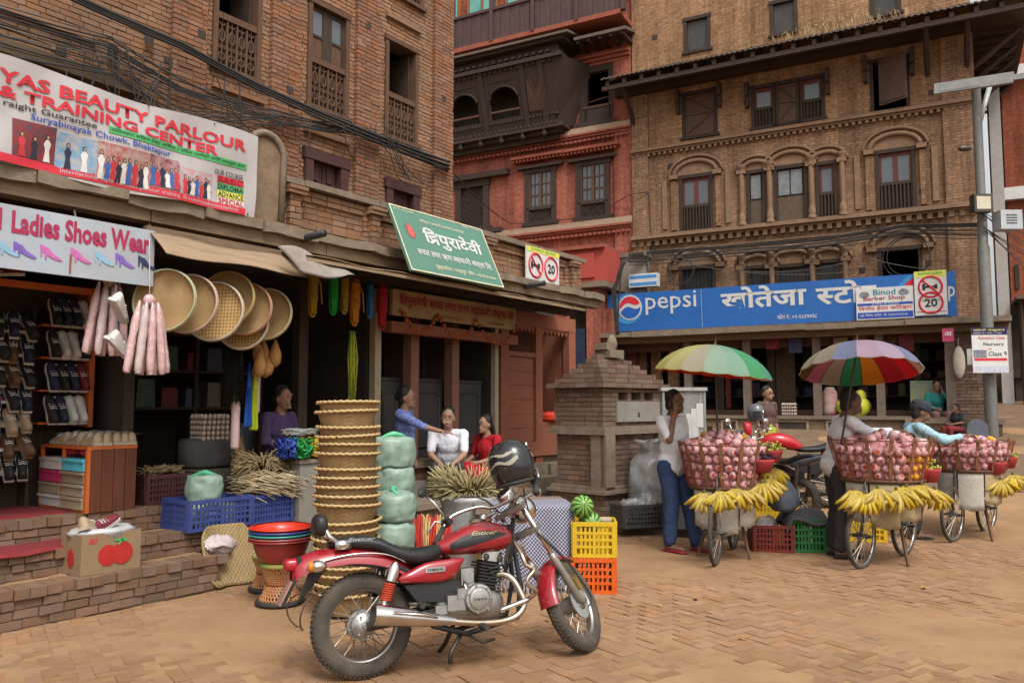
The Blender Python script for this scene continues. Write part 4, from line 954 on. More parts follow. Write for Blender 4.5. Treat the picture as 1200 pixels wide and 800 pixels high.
em.prism(arcp(.2, .5, .045, 0, 345, 12, .075), -.008, -.006); em.build('emblem', pinkp, gs)
# ------------------------------------------------------------------ speed limit sign
def limit_sign(par, x0, z0, w_, h_, vert=False):
    MB().box(x0, x0 + w_, 0, .02, z0, z0 + h_).build('panel', white_p, par)
    MB().box(x0, x0 + w_, -.004, -.001, z0 + h_ * .86, z0 + h_).build('yellow_strip', yel_t, par)
    deva(par, ['यातायात सुरक्षा'], x0 + w_ * .12, z0 + h_ * .89, w_ * .76, h_ * .075, green_t, -.008, .01)
    cs = [(x0 + w_ * .5, z0 + h_ * .64, w_ * .36), (x0 + w_ * .5, z0 + h_ * .28, w_ * .36)] if vert else [(x0 + w_ * .27, z0 + h_ * .5, w_ * .2), (x0 + w_ * .74, z0 + h_ * .5, w_ * .2)]
    for k, (cx, cz, r_) in enumerate(cs):
        MB().torus((cx, -.004, cz), r_, r_ * .1, seg=24, sec=4).build('red_ring', red_t, par)
        if k: lettering(par, '20', cx - r_ * .55, cz - r_ * .4, r_ * 1.1, r_ * .8, black_t, -.008, .02)
        else:
            MB().box(cx - r_ * .6, cx + r_ * .6, -.006, -.003, cz - r_ * .1, cz + r_ * .1).box(cx - r_ * .7, cx - r_ * .45, -.0062, -.003, cz - r_ * .3, cz + r_ * .3).box(cx + r_ * .35, cx + r_ * .6, -.0062, -.003, cz - r_ * .22, cz + r_ * .22).build('horn_symbol', black_t, par)
            MB().tube([(cx - r_ * .68, -.007, cz + r_ * .68), (cx + r_ * .68, -.007, cz - r_ * .68)], r_ * .08, 4).build('red_bar', red_t, par)
        deva(par, ['हर्न निषेध'], cx - r_ * .8, cz - r_ * 1.42, r_ * 1.6, r_ * .22, black_t, -.008)
    MB().box(x0 + w_ * .04, x0 + w_ * .96, -.004, -.001, z0 + h_ * .075, z0 + h_ * .09).build('red_line', red_t, par)
ls = thing('traffic_sign', 'white and yellow no horn and 20 speed sign on the parapet', 'sign', wl(6.36, .05, 3.21), LA)
limit_sign(ls, 0, 0, .81, .5)
# ------------------------------------------------------------------ bank front: painted board, pillars, doors, garlands
bk = thing('bank_front', 'red brown timber bank front with dark panelled doors', 'shop front', LW, LA)
MB().box(4.4, 6.95, .62, .76, 2.42, 2.55).build('lintel', wood_red, bk)
for px in (482, 530): s = pL(px, 450, .9)[0]; MB().box(s - .07, s + .07, .84, .98, .87, 2.95).build('pillar', mat('dusty_red_brown', (.24, .115, .075), (.19, .09, .06), rough=.75, dirt=.2), bk)
s = pL(440, 450, .9)[0]; MB().box(s - .05, s + .05, .86, .96, .6, 2.95).build('pillar', mat('cream_paint', (.45, .38, .26), (.36, .30, .2), rough=.7, dirt=.3), bk)
s = pL(581, 450, .9)[0]; MB().box(s - .04, s + .04, .88, .96, .87, 2.95).build('pillar', MATS['cream_paint'], bk)
bd = mat('black_painted_door', (.05, .052, .055), (.035, .036, .038), rough=.5, ns=4, dirt=.25)
MB().box(4.5, 6.85, 1.2, 1.26, .6, .87).build('threshold', wood_dk, bk)
ex = [4.52, 5.08, 5.88, 6.72]
for i in range(3):
    a, b = ex[i] + .08, ex[i + 1] - .06
    dr = MB().box(a, b, 1.06, 1.1, .88, 1.86).build('door', bd, bk)
    MB().box(a + .07, b - .07, 1.035, 1.058, 1.0, 1.74).build('panel', bd, dr)
    zz = [(a + .1, 1.06), (a + .16, 1.0 + .02), (b - .16, 1.02), (b - .1, 1.06), (b - .1, 1.66), (b - .16, 1.72), (a + .16, 1.72), (a + .1, 1.66)]
    MB().tube([(u, 1.03, v) for u, v in zz], .014, 5, closed=True).build('moulding', bd, dr)
    MB().box(a, b, 1.5, 1.52, .88, 2.6).build('inner_wall', mat('maroon_inside', (.05, .018, .014), (.03, .012, .01)), bk)
    MB().box(a, b, 1.04, 1.1, 1.862, 1.9).build('top_rail', steel_dk, dr)
for s in (5.08 - .0, 5.92 - .06): MB().box(s + .09, s + .22, 1.0, 1.1, .88, 2.9).build('inner_jamb', mat('dark_red_brown', (.1, .035, .025), (.07, .025, .02)), bk)
# painted board with garland
pb = thing('painted_board', 'old cream board with dark red Devanagari lettering under the awning', 'sign', LW, LA)
MB().box(4.25, 6.68, .46, .52, 2.60, 2.90).build('panel', mat('ochre_board', (.40, .28, .13), (.30, .2, .09), rough=.7, ns=3, dirt=.4), pb)
deva(pb, ['ि', '<tra>', 'पुरादेवी बचत तथा ऋण सहकारी संस्था िल'], 4.36, 2.70, 2.26, .17, mar_t, .452, .02)
deva(pb, ['सुकुलढोका, भक्तपुर-५'], 5.05, 2.625, .5, .05, mar_t, .452, .0); deva(pb, ['०१-६६२०७७०'], 6.05, 2.625, .35, .05, mar_t, .452, .0)
gar = mat('marigold', (.32, .085, .025), (.2, .06, .02), rough=.9, ns=30)
for k, (a, b, dip) in enumerate([(4.35, 5.0, .22), (5.0, 5.75, .25), (5.75, 6.65, .28)]):
    mb = MB()
    for q in range(15):
        u = q / 14; mb.ball((a + (b - a) * u, .42, 2.66 - dip * (1 - (2 * u - 1) ** 2) + U(-.01, .01)), U(.022, .032), 6, 4)
    tag(mb.build('garland', gar, None, True, LW, LA), ['dried marigold garland hung at the left pillar of the board', 'dried marigold garland hung between the bank pillars', 'dried marigold garland hung beside the red timber kiosk'][k], 'garland', 'garlands under the painted board')
# ------------------------------------------------------------------ red timber kiosk
kk = thing('timber_kiosk', 'red brown timber kiosk with boarded half wall', 'kiosk', LW, LA)
for s, wd in ((7.06, .1), (7.95, .09), (8.92, .1)): MB().box(s - wd, s + wd, .93, 1.05, .5 if s < 8.5 else .5, 2.95).build('post', wood_red, kk)
MB().box(6.96, 9.02, .925, 1.04, 2.76, 2.98).build('head_beam', wood_red, kk)
nb = 6
for k in range(nb): MB().box(7.16, 7.86, .98, 1.02, 1.0 + k * .215, 1.21 + k * .215).build('board', wood_red, kk)
MB().box(7.12, 7.9, .94, 1.05, 2.29, 2.36).build('rail', wood_red, kk)
MB().box(6.96, 9.02, .9, 1.08, .78, .995).build('base_beam', wood_red, kk)
MB().box(8.04, 8.82, .94, 1.0, .996, 1.3).build('step_board', wood_red, kk)
sc_p = [(7.16, 2.76)] + [(7.16 + .7 * i / 14, 2.70 + .04 * math.cos(i * 3.14)) for i in range(15)] + [(7.86, 2.76)]
MB().prism(sc_p, .95, .99).build('scalloped_fascia', wood_red, kk)
sc_p = [(8.04, 2.76)] + [(8.04 + .78 * i / 14, 2.70 + .04 * math.cos(i * 3.14)) for i in range(15)] + [(8.82, 2.76)]
MB().prism(sc_p, .95, .99).build('scalloped_fascia', wood_red, kk)
MB().box(8.1, 8.8, 1.6, 1.64, .8, 2.8).build('inner_door', mat('dark_red_brown', ()), kk)
MB().box(6.95, 9.0, 2.2, 2.3, .5, 3.0).build('rear_wall', dark_in, kk); MB().box(6.95, 9.0, 1.0, 2.2, .5, .79).build('floor', wood_dk, kk)
br_ = thing('water_barrel', 'tall blue plastic barrel with white lid inside the timber kiosk', 'barrel', wl(8.14, 1.3, .79), LA)
MB().lathe([(.13, 0), (.15, .05), (.15, .6), (.16, .62), (.15, .64), (.15, 1.1), (.13, 1.2)], 18).build('body', mat('faded_blue_plastic', (.07, .16, .30), (.05, .12, .24), rough=.5), br_, 40)
MB().lathe([(.12, 1.2), (.125, 1.26), (.1, 1.28)], 18).build('lid', white_p, br_)
tag(MB().lathe([(.12, 0), (.17, .03), (.18, .1), (.15, .14), (.05, .16)], 16, Matrix.Diagonal((1.5, .8, 1, 1))).build('red_basin', mat('red_plastic', (.60, .05, .025), (.5, .04, .02), rough=.35), None, 40, wl(8.35, .98, 1.3), LA), 'small upturned red plastic basin on the kiosk step', 'basin')
# ------------------------------------------------------------------ store under the blue sign
ST = thing('open_store', 'open store with stone plinth and timber posts under the blue sign', 'store', RW, RA)
MB().box(-.35, 7.6, -.95, 0, .3, 1.26).build('plinth', plaster, ST)
MB().box(-.4, 7.1, -1.02, -.001, 1.262, 1.33).build('ledge', mat('grey_ledge', (.20, .155, .11), (.14, .105, .08), rough=.9, dirt=.4), ST)
for (px0, px1) in ((905, 948), (968, 995), (845, 865)):
    a, b = pR(px0, 500, -.95)[0], pR(px1, 500, -.95)[0]
    fr = MB().box(a, b, -.975, -.955, 1.2, 1.24).box(a, a + .05, -.975, -.955, .72, 1.2).box(b - .05, b, -.975, -.955, .72, 1.2).box(a, b, -.975, -.955, .68, .72).box(a + .05, b - .05, -.97, -.955, .92, .96).build('niche_frame', mat('pale_timber', (.30, .23, .16)), ST)
    MB().box(a + .05, b - .05, -.958, -.951, .72, 1.2).build('niche', dark_in, fr)
for px in (807, 876, 958, 1032): s = pR(px, 450, -.7)[0]; MB().box(s - .08, s + .08, -.78, -.62, 1.33, 3.1).build('post', mat('stone_post', (.17, .13, .10), (.11, .085, .065), rough=.9), ST)
s = pR(1114, 440, -.85)[0]; MB().box(s - .09, s + .09, -.94, -.76, 1.1, 3.1).box(s - .2, s + .2, -.98, -.72, 1.2, 1.334).build('post', mat('stone_post', ()), ST)
pier = MB().box(6.95, 7.5, -.75, -.1, .8, 3.1).build('brick_pier', mortar, ST); lay(pier, courses(6.95, 7.5, 1.25, 3.1, -.79, bl=.2, bh=.055, dep=.06), brickS, 120); MB().box(6.9, 7.55, -.85, -.05, 1.15, 1.25).build('pier_base', stone, ST)
x = -.6
for k in range(9): MB().box(x, min(x + 1.0, 7.95) - .01, -1.25 + U(-.03, .03), .0, 3.15 + U(-.012, .012), 3.27 + U(-.01, .015)).build('canopy_slab', stone, ST); x += .96
MB().box(-.5, 7.9, -.95, -.8, 3.02, 3.145).build('beam', wood_old, ST); MB().box(-.2, 7.5, -.5, -.35, 2.85, 3.14).build('inner_beam', wood_md, ST)
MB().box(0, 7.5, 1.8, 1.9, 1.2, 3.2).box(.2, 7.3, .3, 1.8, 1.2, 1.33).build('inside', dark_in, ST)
MB().box(-.3, 7.5, -.05, .3, 1.25, 1.45).build('sill_wall', wood_md, ST)
for px in (845, 905, 985, 1075): s = pR(px, 450, 0)[0]; MB().box(s - .07, s + .07, -.05, .1, 1.45, 3.19).build('inner_post', wood_dk, ST)
for px in (770, 790): s = pR(px, 450, .1)[0]; MB().box(s - .12, s + .12, .02, .2, 1.45, 3.19).build('brick_jamb', buff, ST)
s = pR(855, 450, .1)[0]; MB().box(s - .05, s + .06, -.06, -.04, 1.5, 2.6).build('red_banner', mat('dim_red', (.12, .02, .02)), ST)
pc = MB().box(0, .62, 0, .03, 0, 1.5).build('patterned_door', mat('patterned_door', (.1, .07, .04), (.05, .03, .02), ns=18), ST, loc=(pR(907, 450, .1)[0] - .15, .1, 1.45))
for i in range(2):
    for j in range(6): MB().torus((.17 + i * .28, -.005, .15 + j * .24), .09, .012, seg=12, sec=4).build('ring_ornament', mat('brass_dull', (.16, .10, .04)), pc)
# shelves with goods
shv = thing('store_shelf', 'dim shelves of packaged goods inside the store', 'shelf', RW, RA)
for z in (1.75, 2.15, 2.55): MB().box(.4, 7.1, 1.3, 1.75, z, z + .03).build('board', wood_md, shv)
for s in (.4, 2.4, 4.6, 7.1): MB().box(s - .03, s + .03, 1.3, 1.75, 1.33, 2.9).build('upright', wood_md, shv)
pcs = [(.16, .03, .025), (.2, .14, .03), (.03, .06, .13), (.2, .19, .17), (.04, .09, .045), (.11, .06, .10)]
def goods(n, f, mats_, lab, cat, grp, name='goods_packet'):
    for k in range(n):
        loc, rot, sz = f(k)
        mb = MB().box(-sz[0] / 2, sz[0] / 2, -sz[1] / 2, sz[1] / 2, 0, sz[2]); mb.v = [(x * (1 - .12 * (z > 0)) , y, z) for x, y, z in mb.v]
        tag(mb.build(name, mats_[k % len(mats_)], None, loc=loc, rot=rot), lab(k), cat, grp)
gm = [mat('packet%d' % i, c, tuple(x * .6 for x in c), rough=.4, ns=12) for i, c in enumerate(pcs)]
cn = ['red', 'yellow', 'blue', 'white', 'green', 'violet']
goods(48, lambda k: (wr(.6 + (k % 16) * .41 + U(-.05, .05), 1.42, (1.78, 2.18, 2.58)[k // 16] + .002), RA, (U(.12, .3), .2, U(.12, .34))), gm, lambda k: cn[k % 6] + ' packet standing on the dim shelves inside the store', 'packet', 'packets on the store shelves')
# things hung or set out in the store front
def hangbag(px, py, D_n, w_, h_, m, lab, cat='bag', name='hanging_packet'):
    s, z = pR(px, py, D_n); mb = MB().ball((0, 0, -h_ / 2), (w_ / 2, .06, h_ / 2), 10, 8).tube([(0, 0, -.05), (0, 0, .15)], .008, 4)
    return tag(mb.build(name, m, None, True, wr(s, D_n, z), RA), lab, cat)
hangbag(1123, 405, -.98, .22, .65, mat('white_bag', (.5, .46, .4), (.4, .36, .3)), 'dirty white plastic bag hanging from the store post')
for k, (px, py, c) in enumerate([(905, 396, (.22, .03, .035)), (985, 402, (.3, .25, .18)), (1008, 398, (.25, .12, .04)), (1062, 398, (.18, .04, .06)), (932, 400, (.06, .07, .16))]):
    s, z = pR(px, py, -.6); tag(MB().box(-.14, .14, -.02, .02, -.25, .12).build('hanging_packet', mat('hp%d' % k, c, tuple(v * .5 for v in c), ns=10), None, loc=wr(s, -.6, z), rot=RA), ['red', 'cream', 'orange', 'crimson', 'dark blue'][k] + ' packet hanging under the canopy of the store', 'packet')
s, z = pR(1111, 392, -1.3); sgn = tag(MB().box(-.1, .1, -.015, .015, -.13, .13).build('small_sign', mat('pink_sign', (.42, .06, .12), (.35, .05, .1)), None, loc=wr(s, -1.22, z), rot=RA), 'small pink sign hanging from the canopy end', 'sign')
deva(sgn, ['अ'], -.07, -.02, .14, .08, white_p, -.02, .02)
s, z = pR(1000, 480, -.5); sk = tag(MB().ball((0, 0, .2), (.36, .2, .26), 12, 8).ball((.15, 0, .42), (.12, .1, .14), 8, 6).build('yellow_sack', mat('lime_plastic', (.55, .55, .05), (.45, .45, .04), rough=.4, ns=9, bump=.4), None, True, wr(s, -.5, 1.33), RA), 'bulging lime yellow plastic sack on the store ledge', 'sack')
s, z = pR(1082, 470, -.45); tag(MB().box(-.24, .24, -.02, .02, 0, .75, RX(-14)).build('leaning_board', mat('yellow_poster', (.42, .38, .16), (.2, .3, .3), ns=5), None, loc=wr(s, -.4, 1.335), rot=RA), 'yellow printed board leaning beside the seated person in teal', 'board')
s, z = pR(966, 470, -.4); tag(MB().lathe([(.13, 0), (.16, .1), (.15, .5), (.08, .62)], 12, Matrix.Diagonal((1, .7, 1, 1))).build('printed_sack', mat('printed_sack', (.5, .45, .42), (.4, .1, .1), ns=7), None, True, wr(s + .12, -.42, 1.33), RA), 'white and red printed sack standing by the store post', 'sack')
# ------------------------------------------------------------------ blue store sign
ps = thing('store_sign', 'long blue store sign with round logo and white Devanagari name', 'sign', wr(-.38, -.85, 3.33), RA)
ps.rotation_euler = (Matrix.Rotation(RA, 3, 'Z') @ Matrix.Rotation(R(4), 3, 'X')).to_euler(); MW[ps.name] = Matrix.Translation(ps.location) @ ps.rotation_euler.to_matrix().to_4x4()
pblue = mat('store_blue', (.024, .135, .43), (.02, .115, .38), rough=.4, ns=1.5, dirt=.12); PWW, PH = 7.42, .9
MB().box(0, PWW, 0, .05, 0, PH).build('panel', pblue, ps)
def RS(px0, pt, pb, px1):
    x, z, w_, h_ = L4(px0, pt, pb, px1, -.85, pR); return x + .38, z - 3.33, w_, h_
MB().box(RS(822, 340, 380, 823)[0], RS(822, 340, 380, 823)[0] + .012, -.003, -.001, .01, PH - .01).build('joint', mat('pale_blue', (.25, .4, .6)), ps)
cx, cz = RS(739, 360, 360, 740)[0], RS(739, 345, 360, 740)[1] - .01; rr = .30
mb = MB(); pts = []
for k in range(44): a = 2 * math.pi * k / 44; q = rr * (1.26 if k % 2 else 1.16); pts.append((cx - .06 + q * math.cos(a), cz - .03 + q * math.sin(a)))
mb.prism(pts, -.006, -.002); mb.build('logo_cap', mat('cap_blue', (.06, .30, .60), (.04, .22, .5), ns=3), ps)
MB().prism(arcp(cx, cz, rr, 0, 354, 40), -.012, -.007).build('logo_disc', white_p, ps)
ri = rr * .88; wav = [(-1 + .1 * i, .08 + .22 * math.sin((i / 20) * 2 * math.pi - .6) + .25 * (i / 10 - 1)) for i in range(21)]
def inside(p): r_ = math.hypot(*p); return p if r_ <= 1 else (p[0] / r_, p[1] / r_)
up = [inside((a, b + .18)) for a, b in wav] + [(math.cos(R(t)), math.sin(R(t))) for t in range(28, 175, 8)]
lo = [inside((a, b - .16)) for a, b in wav] + [(math.cos(R(t)), math.sin(R(t))) for t in range(0, -160, -8)]
MB().prism([(cx + a * ri, cz + b * ri) for a, b in up], -.016, -.013).build('logo_red', mat('logo_red', (.60, .03, .05)), ps)
MB().prism([(cx + a * ri, cz + b * ri) for a, b in lo], -.016, -.013).build('logo_blue', mat('logo_blue', (.02, .12, .45)), ps)
x, z, w_, h_ = RS(757, 345, 370, 817); lettering(ps, 'pepsi', x, z + .02, w_, h_, white_p, -.006, .004)
x, z, w_, h_ = RS(845, 338, 363, 946); deva(ps, ['खोतेजा'], x, z, w_, h_, white_p, -.006, .028)
x, z, w_, h_ = RS(956, 331, 358, 1031); deva(ps, ['<sa>', 'टोर'], x, z, w_ * .96, h_, white_p, -.006, .028)
x, z, w_, h_ = RS(911, 368, 375, 958); deva(ps, ['फोन नं.: ०१-६६१७७६८'], x, z, w_, h_, white_p, -.006, .01)
x, z, w_, h_ = RS(1060, 330, 365, 1112); MB().prism(arcp(6.7, .55, .33, 0, 354, 24), -.004, -.002).build('logo_halo', mat('cap_blue', ()), ps); MB().prism(arcp(6.72, .57, .24, 60, 240, 16), -.008, -.005).build('logo_red', MATS['logo_red'], ps)
lettering(ps, 'p', 7.28, .3, .12, .3, white_p, -.006, .01)
bs = thing('barber_sign', 'small white barber shop sign fixed on the blue store sign', 'sign', wr(5.2, -.93, 3.33), RA)
MB().box(0, 1.08, 0, .03, 0, .66).build('panel', white_p, bs)
lettering(bs, 'Binod', .33, .5, .42, .12, mat('teal_print', (.02, .2, .28)), -.004, .015); lettering(bs, 'Barber Shop', .14, .37, .78, .11, mar_t, -.004, .015)
MB().box(.02, 1.06, -.003, -.001, .29, .34).build('blue_strip', blue_t, bs); lettering(bs, '(Ladies & Gents)', .3, .295, .5, .04, white_p, -.005, .005)
deva(bs, ['िवनोद हेयर किटङ्ग'], .04, .17, 1.0, .11, red_t, -.004, .012); MB().box(.02, 1.06, -.003, -.001, .02, .15).build('blue_strip', blue_t, bs)
deva(bs, ['प्रो. िवनोद नािपत  मो. ९८४९१२३४५६'], .06, .05, .9, .07, white_p, -.005, .004)
MB().prism(arcp(.16, .52, .1, 0, 330, 10, .07), -.003, -.001).prism(arcp(.9, .54, .1, 0, 330, 10, .07), -.003, -.001).build('portrait_print', mat('grey_print', (.25, .27, .3), (.1, .1, .12), ns=14), bs)
l2 = thing('traffic_sign', 'tall white no horn and 20 sign at the end of the blue sign', 'sign', wr(6.3, -.96, 3.36), RA); limit_sign(l2, 0, 0, .58, .9, True)
bx_ = thing('sign_box', 'small blue and white striped box sign above the store sign', 'sign', wr(pR(737, 335, -.6)[0], -.6, pR(737, 338, -.6)[1] + .02), RA)
MB().box(0, .72, 0, .2, 0, .32).build('box', white_p, bx_)
for z in (.03, .2): MB().box(.02, .70, -.003, -.001, z, z + .08).build('stripe', mat('mid_blue', (.06, .25, .55)), bx_)
# hanging crossed pole signs
# ------------------------------------------------------------------ street lamp pole and its signs
pxp = P(1163, 514, 15.0); pz = gz(pxp[0], pxp[1])
lp = thing('street_lamp', 'grey steel street lamp pole with flat lamp arm and boxes', 'street lamp', (pxp[0], pxp[1], pz))
MB().lathe([(.11, 0), (.105, 3.6), (.085, 3.65), (.08, 6.75)], 14).build('pole', mat('dull_pole', (.17, .17, .165), (.12, .12, .115), rough=.6, metal=.2, dirt=.3), lp, 40)
ax, az = P(1148, 98, 15.0)[0] - pxp[0], P(1148, 98, 15.0)[2] - pz
MB().tube([(0, 0, az - .9), (.35, .1, az + .05)], .05, 8).build('arm', steel_g, lp, True)
a0 = P(1095, 105, 15.2); a1 = P(1188, 91, 14.4)
Md = aim((a0[0] - pxp[0], a0[1] - pxp[1], a0[2] - pz), (a1[0] - pxp[0], a1[1] - pxp[1], a1[2] - pz)); Ln = (Vector(a1) - Vector(a0)).length
hd = MB().box(-.045, .045, -.1, .1, 0, Ln, Md).build('lamp_head', steel_g, lp); MB().box(-.052, -.046, -.07, .07, .1, Ln * .6, Md).build('diffuser', steel_g, hd)
MB().box(-.03, .03, -.05, .05, Ln, Ln + 1.0, Md).build('cross_arm', steel_g, lp)
q = P(1149, 239, 14.8); fl = MB().box(-.17, .17, -.1, .06, -.17, .17).build('floodlight', steel_dk, lp, loc=(q[0] - pxp[0] + .0, -.2, q[2] - pz)); MB().box(-.13, .13, -.108, -.101, -.12, .12).build('lens', mat('amber_lens', (.55, .5, .4), (.45, .4, .3), rough=.2), fl)
q = P(1170, 262, 15); bb = MB().box(-.2, .2, -.14, .14, -.18, .18).build('junction_box', mat('pale_grey_box', (.42, .45, .47)), lp, loc=(q[0] - pxp[0] + .03, -.22, q[2] - pz))
for k in range(4): MB().box(-.1, .1, -.145, -.141, -.08 + k * .05, -.06 + k * .05).build('louvre', steel_dk, bb)
MB().ball((-.3, -.05, P(1146, 175, 15)[2] - pz), (.14, .07, .06), 8, 6).build('bracket', steel_dk, lp)
q = P(1159, 410, 14.75); sg = thing('school_sign', 'white school admission poster tied to the street lamp pole', 'poster', (q[0] - .31, q[1], q[2] - .42), R(-6))
MB().box(0, .62, 0, .012, 0, .83).build('sheet', white_p, sg)
MB().box(0, .62, -.003, -.001, .70, .83).build('black_strip', mat('dark_blue_print', (.02, .02, .08)), sg); deva(sg, ['खोलो बाहुबल'], .03, .76, .55, .05, yel_t, -.005, .01); deva(sg, ['पोखरी गाउ पाख-१ भक्त'], .03, .71, .5, .04, white_p, -.005)
lettering(sg, 'Admission Open', .1, .6, .48, .07, red_t, -.004, .006, shear=.2); lettering(sg, 'Nursery', .2, .48, .36, .08, black_t, -.004, .008); lettering(sg, 'to', .28, .42, .06, .04, red_t, -.004); lettering(sg, 'Class 9', .28, .31, .32, .08, black_t, -.004, .008)
MB().box(.02, .25, -.003, -.001, .28, .42).build('photo_print', mat('grey_print', ()), sg); MB().box(.03, .6, -.003, -.001, .22, .27).build('red_strip', red_t, sg); MB().box(.0, .62, -.003, -.001, .02, .12).build('footer_print', mat('footer_print', (.35, .36, .45), (.55, .55, .6), ns=20), sg)
q = P(1142, 418, 15.2); tag(MB().sheet(lambda u, v: ((u - .5) * .28, .01 * math.sin(u * 5), (v - .5) * .3 + .02 * u), 4, 4).build('paper_notice', white_p, None, False, q), 'blank paper notice pasted beside the school poster', 'notice')
q = G(1146, 520, .8); sl = P(1146, 510, 14.6); tag(MB().prism([(-.17, 0), (.17, 0), (.17, .3)] + arcp(0, .3, .17, 0, 180, 8), -.05, .05).build('grey_slab', mat('blue_grey_slab', (.12, .14, .17), (.09, .1, .12)), None, 30, (sl[0], sl[1], gz(sl[0], sl[1])), RA), 'rounded blue grey slab leaning by the lamp pole', 'slab')
lw_ = thing('low_brick_wall', 'low brick wall stub behind the lamp pole', 'wall', RW, RA)
MB().box(6.1, 7.7, -1.3, -.96, .4, 1.2).build('core', mortar, lw_); cw = obj('brick_face', None, lw_); lay(cw, courses(6.1, 7.7, .55, 1.2, -1.35, bl=.2, bh=.055, dep=.06), brickS, 60); MB().box(6.05, 7.75, -1.38, -.95, 1.2, 1.3).build('coping', stone, lw_)
# ------------------------------------------------------------------ overhead cables
def cable(pts, r, sag=0, n=14, m=None):
    out = []
    for a, b in zip(pts, pts[1:]):
        a, b = Vector(a), Vector(b)
        for i in range(n): t = i / n; p = a.lerp(b, t); p.z -= sag * 4 * t * (1 - t) * (b - a).length; out.append(p)
    out.append(Vector(pts[-1])); return MB().tube(out, r, 5).build('overhead_cable', m or cable_m, None, True)
grey_c = mat('grey_cable', (.11, .10, .09), (.07, .065, .06), rough=.6)
def Lp(px, py, n): s, z = pL(px, py, n); return wl(s, n, z)
def Rp(px, py, n): s, z = pR(px, py, n); return wr(s, n, z)
cabs = []
for k in range(3): cabs.append((cable([Lp(80, -8 + k * 3, .95), Lp(215, 52 + k * 3, .95), Lp(300, 98 + k * 3, 1.0), Lp(420, 150 + k * 4, 1.0), Lp(527, 190 + k * 4, 1.05)], .014 if k else .02, .006), 'thick black cable slung across the left brick wall below the balustrades'))
for k in range(16):
    a = [Lp(-10, 0 + k * 4 + U(-6, 6), .95), Lp(130, 44 + k * 3 + U(-4, 4), 1.0), Lp(215, 88 + k * 4 + U(-9, 9), 1.05), Lp(330, 140 + U(-10, 10), 1.05), Lp(430, 158 + U(-8, 8), 1.05), Lp(525, 196 + U(-6, 6), 1.08)]
    cabs.append((cable(a, U(.005, .0095), U(.0, .02), m=random.choice((cable_m, cable_m, cable_m, grey_c))), 'thin wire in the tangle crossing the left brick wall'))
for k in range(26):
    x0 = U(90, 470); y0 = 60 + (x0 - 90) * .28; x1 = x0 + U(-50, 60); cabs.append((cable([Lp(x0, y0 + U(-25, 0), 1.0), Lp((x0 + x1) / 2 + U(-20, 20), y0 + U(30, 60), .98), Lp(x1, y0 + U(15, 60), 1.05)], .006, .1), 'loose wire loop dangling on the left brick wall'))
for k in range(12):
    y = U(-8, 9); cabs.append((cable([Rp(737, 302 + y, -.9), Rp(760, 300 + y * 1.2, -.35), Rp(860, 292 + y, -.3), Rp(960, 284 + y, -.3), Rp(1060, 268 + y, -.4), Rp(1150, 268 + y * 1.5, -.9)], U(.008, .018), U(.0, .012), m=random.choice((cable_m, cable_m, grey_c))), 'black cable strung across the front of the buff brick house'))
for k in range(7):
    y = U(-14, 14); e = Vector(P(1230, 300 + y * 2 + k * 6, 15.5)); cabs.append((cable([P(1152, 262 + y, 14.85), e], U(.006, .012), .03, m=random.choice((cable_m, grey_c))), 'cable running from the lamp pole past the orange block'))
for k in range(6): cabs.append((cable([Rp(724 + U(-4, 4), 392, -1.45), Rp(722 + U(-5, 5), 340, -1.45), Rp(731 + U(-3, 3), 306, -1.4), Rp(740, 300, -.9)], U(.012, .022), .0), 'cable dropping down the corner beside the blue sign'))
cabs.append((cable([Rp(600, 262, -.1), Rp(690, 253, -.1), Rp(738, 228, -.2), Rp(760, 224, -.1), Rp(764, 290, -.1)], .012, .02), 'cable strung between the red house and the buff house'))
cabs.append((cable([Lp(525, 196, 1.08), Rp(600, 262, -.1)], .012, .01), 'cable running from the left house to the red house'))
for k, (a, b) in enumerate([((770, 300), (1000, 318)), ((860, 316), (990, 308)), ((1010, 300), (1130, 316))]): cabs.append((cable([Rp(*a, -.4), Rp(*b, -.4)], .008, .05, m=grey_c), 'grey wire drooping above the blue store sign'))
for o, l in cabs: tag(o, l, 'cable', l.replace('cable ', 'cables ').replace('wire ', 'wires '))
# loops of coiled cable on the store canopy
for (px, py, r_) in ((797, 318, .32), (1062, 302, .45)):
    s, z = pR(px, py, -.35); tag(MB().torus((0, 0, 0), r_, .012, seg=28).torus((.04, .02, .02), r_ * .92, .012, seg=28).build('cable_coil', cable_m, None, True, wr(s, -.35, z), RA), 'black coil of cable hanging ' + ('beside the box sign' if px < 900 else 'over the dark open window'), 'cable coil')
# ------------------------------------------------------------------ brick shrine
SA = math.atan2(.73, .68); SC = (1.15, 10.15)
sh_ = thing('brick_shrine', 'small stepped brick shrine with stone finial beside the stone stairs', 'shrine', (SC[0], SC[1], .1), SA)
SL, SD = 1.38, .80                  # X runs along the right face, Y along the left face
def block(z0, z1, o, bh=.052, lim=300, m=brickS, openings=()):
    ob_ = MB(); holed(ob_, -o + .014, SL + o - .014, z0, z1, -o + .014, -o + .13, list(openings)); ob_.box(-o + .014, SL + o - .014, -o + .13, SD + o - .014, z0, z1); core = ob_.build('core', mortar, sh_)
    it = courses(-o, SL + o, z0, z1, -o, openings, bl=.2, bh=bh, dep=.06)
    for c, s, Mx in courses(-o, SD + o, z0, z1, 0, (), bl=.2, bh=bh, dep=.06):
        it.append(((-o + .03, c[0], c[2]), s, Matrix.Rotation(R(90), 3, 'Z')))
    lay(core, it, m, lim); return core
block(0, .34, .03); block(.42, 1.08, -.02, lim=300)
for (z0, z1, o) in ((.34, .38, .08), (.38, .425, .04), (1.08, 1.15, .055), (1.15, 1.19, .025)): MB().box(-o, SL + o, -o, SD + o, z0, z1).build('moulding', stone, sh_)
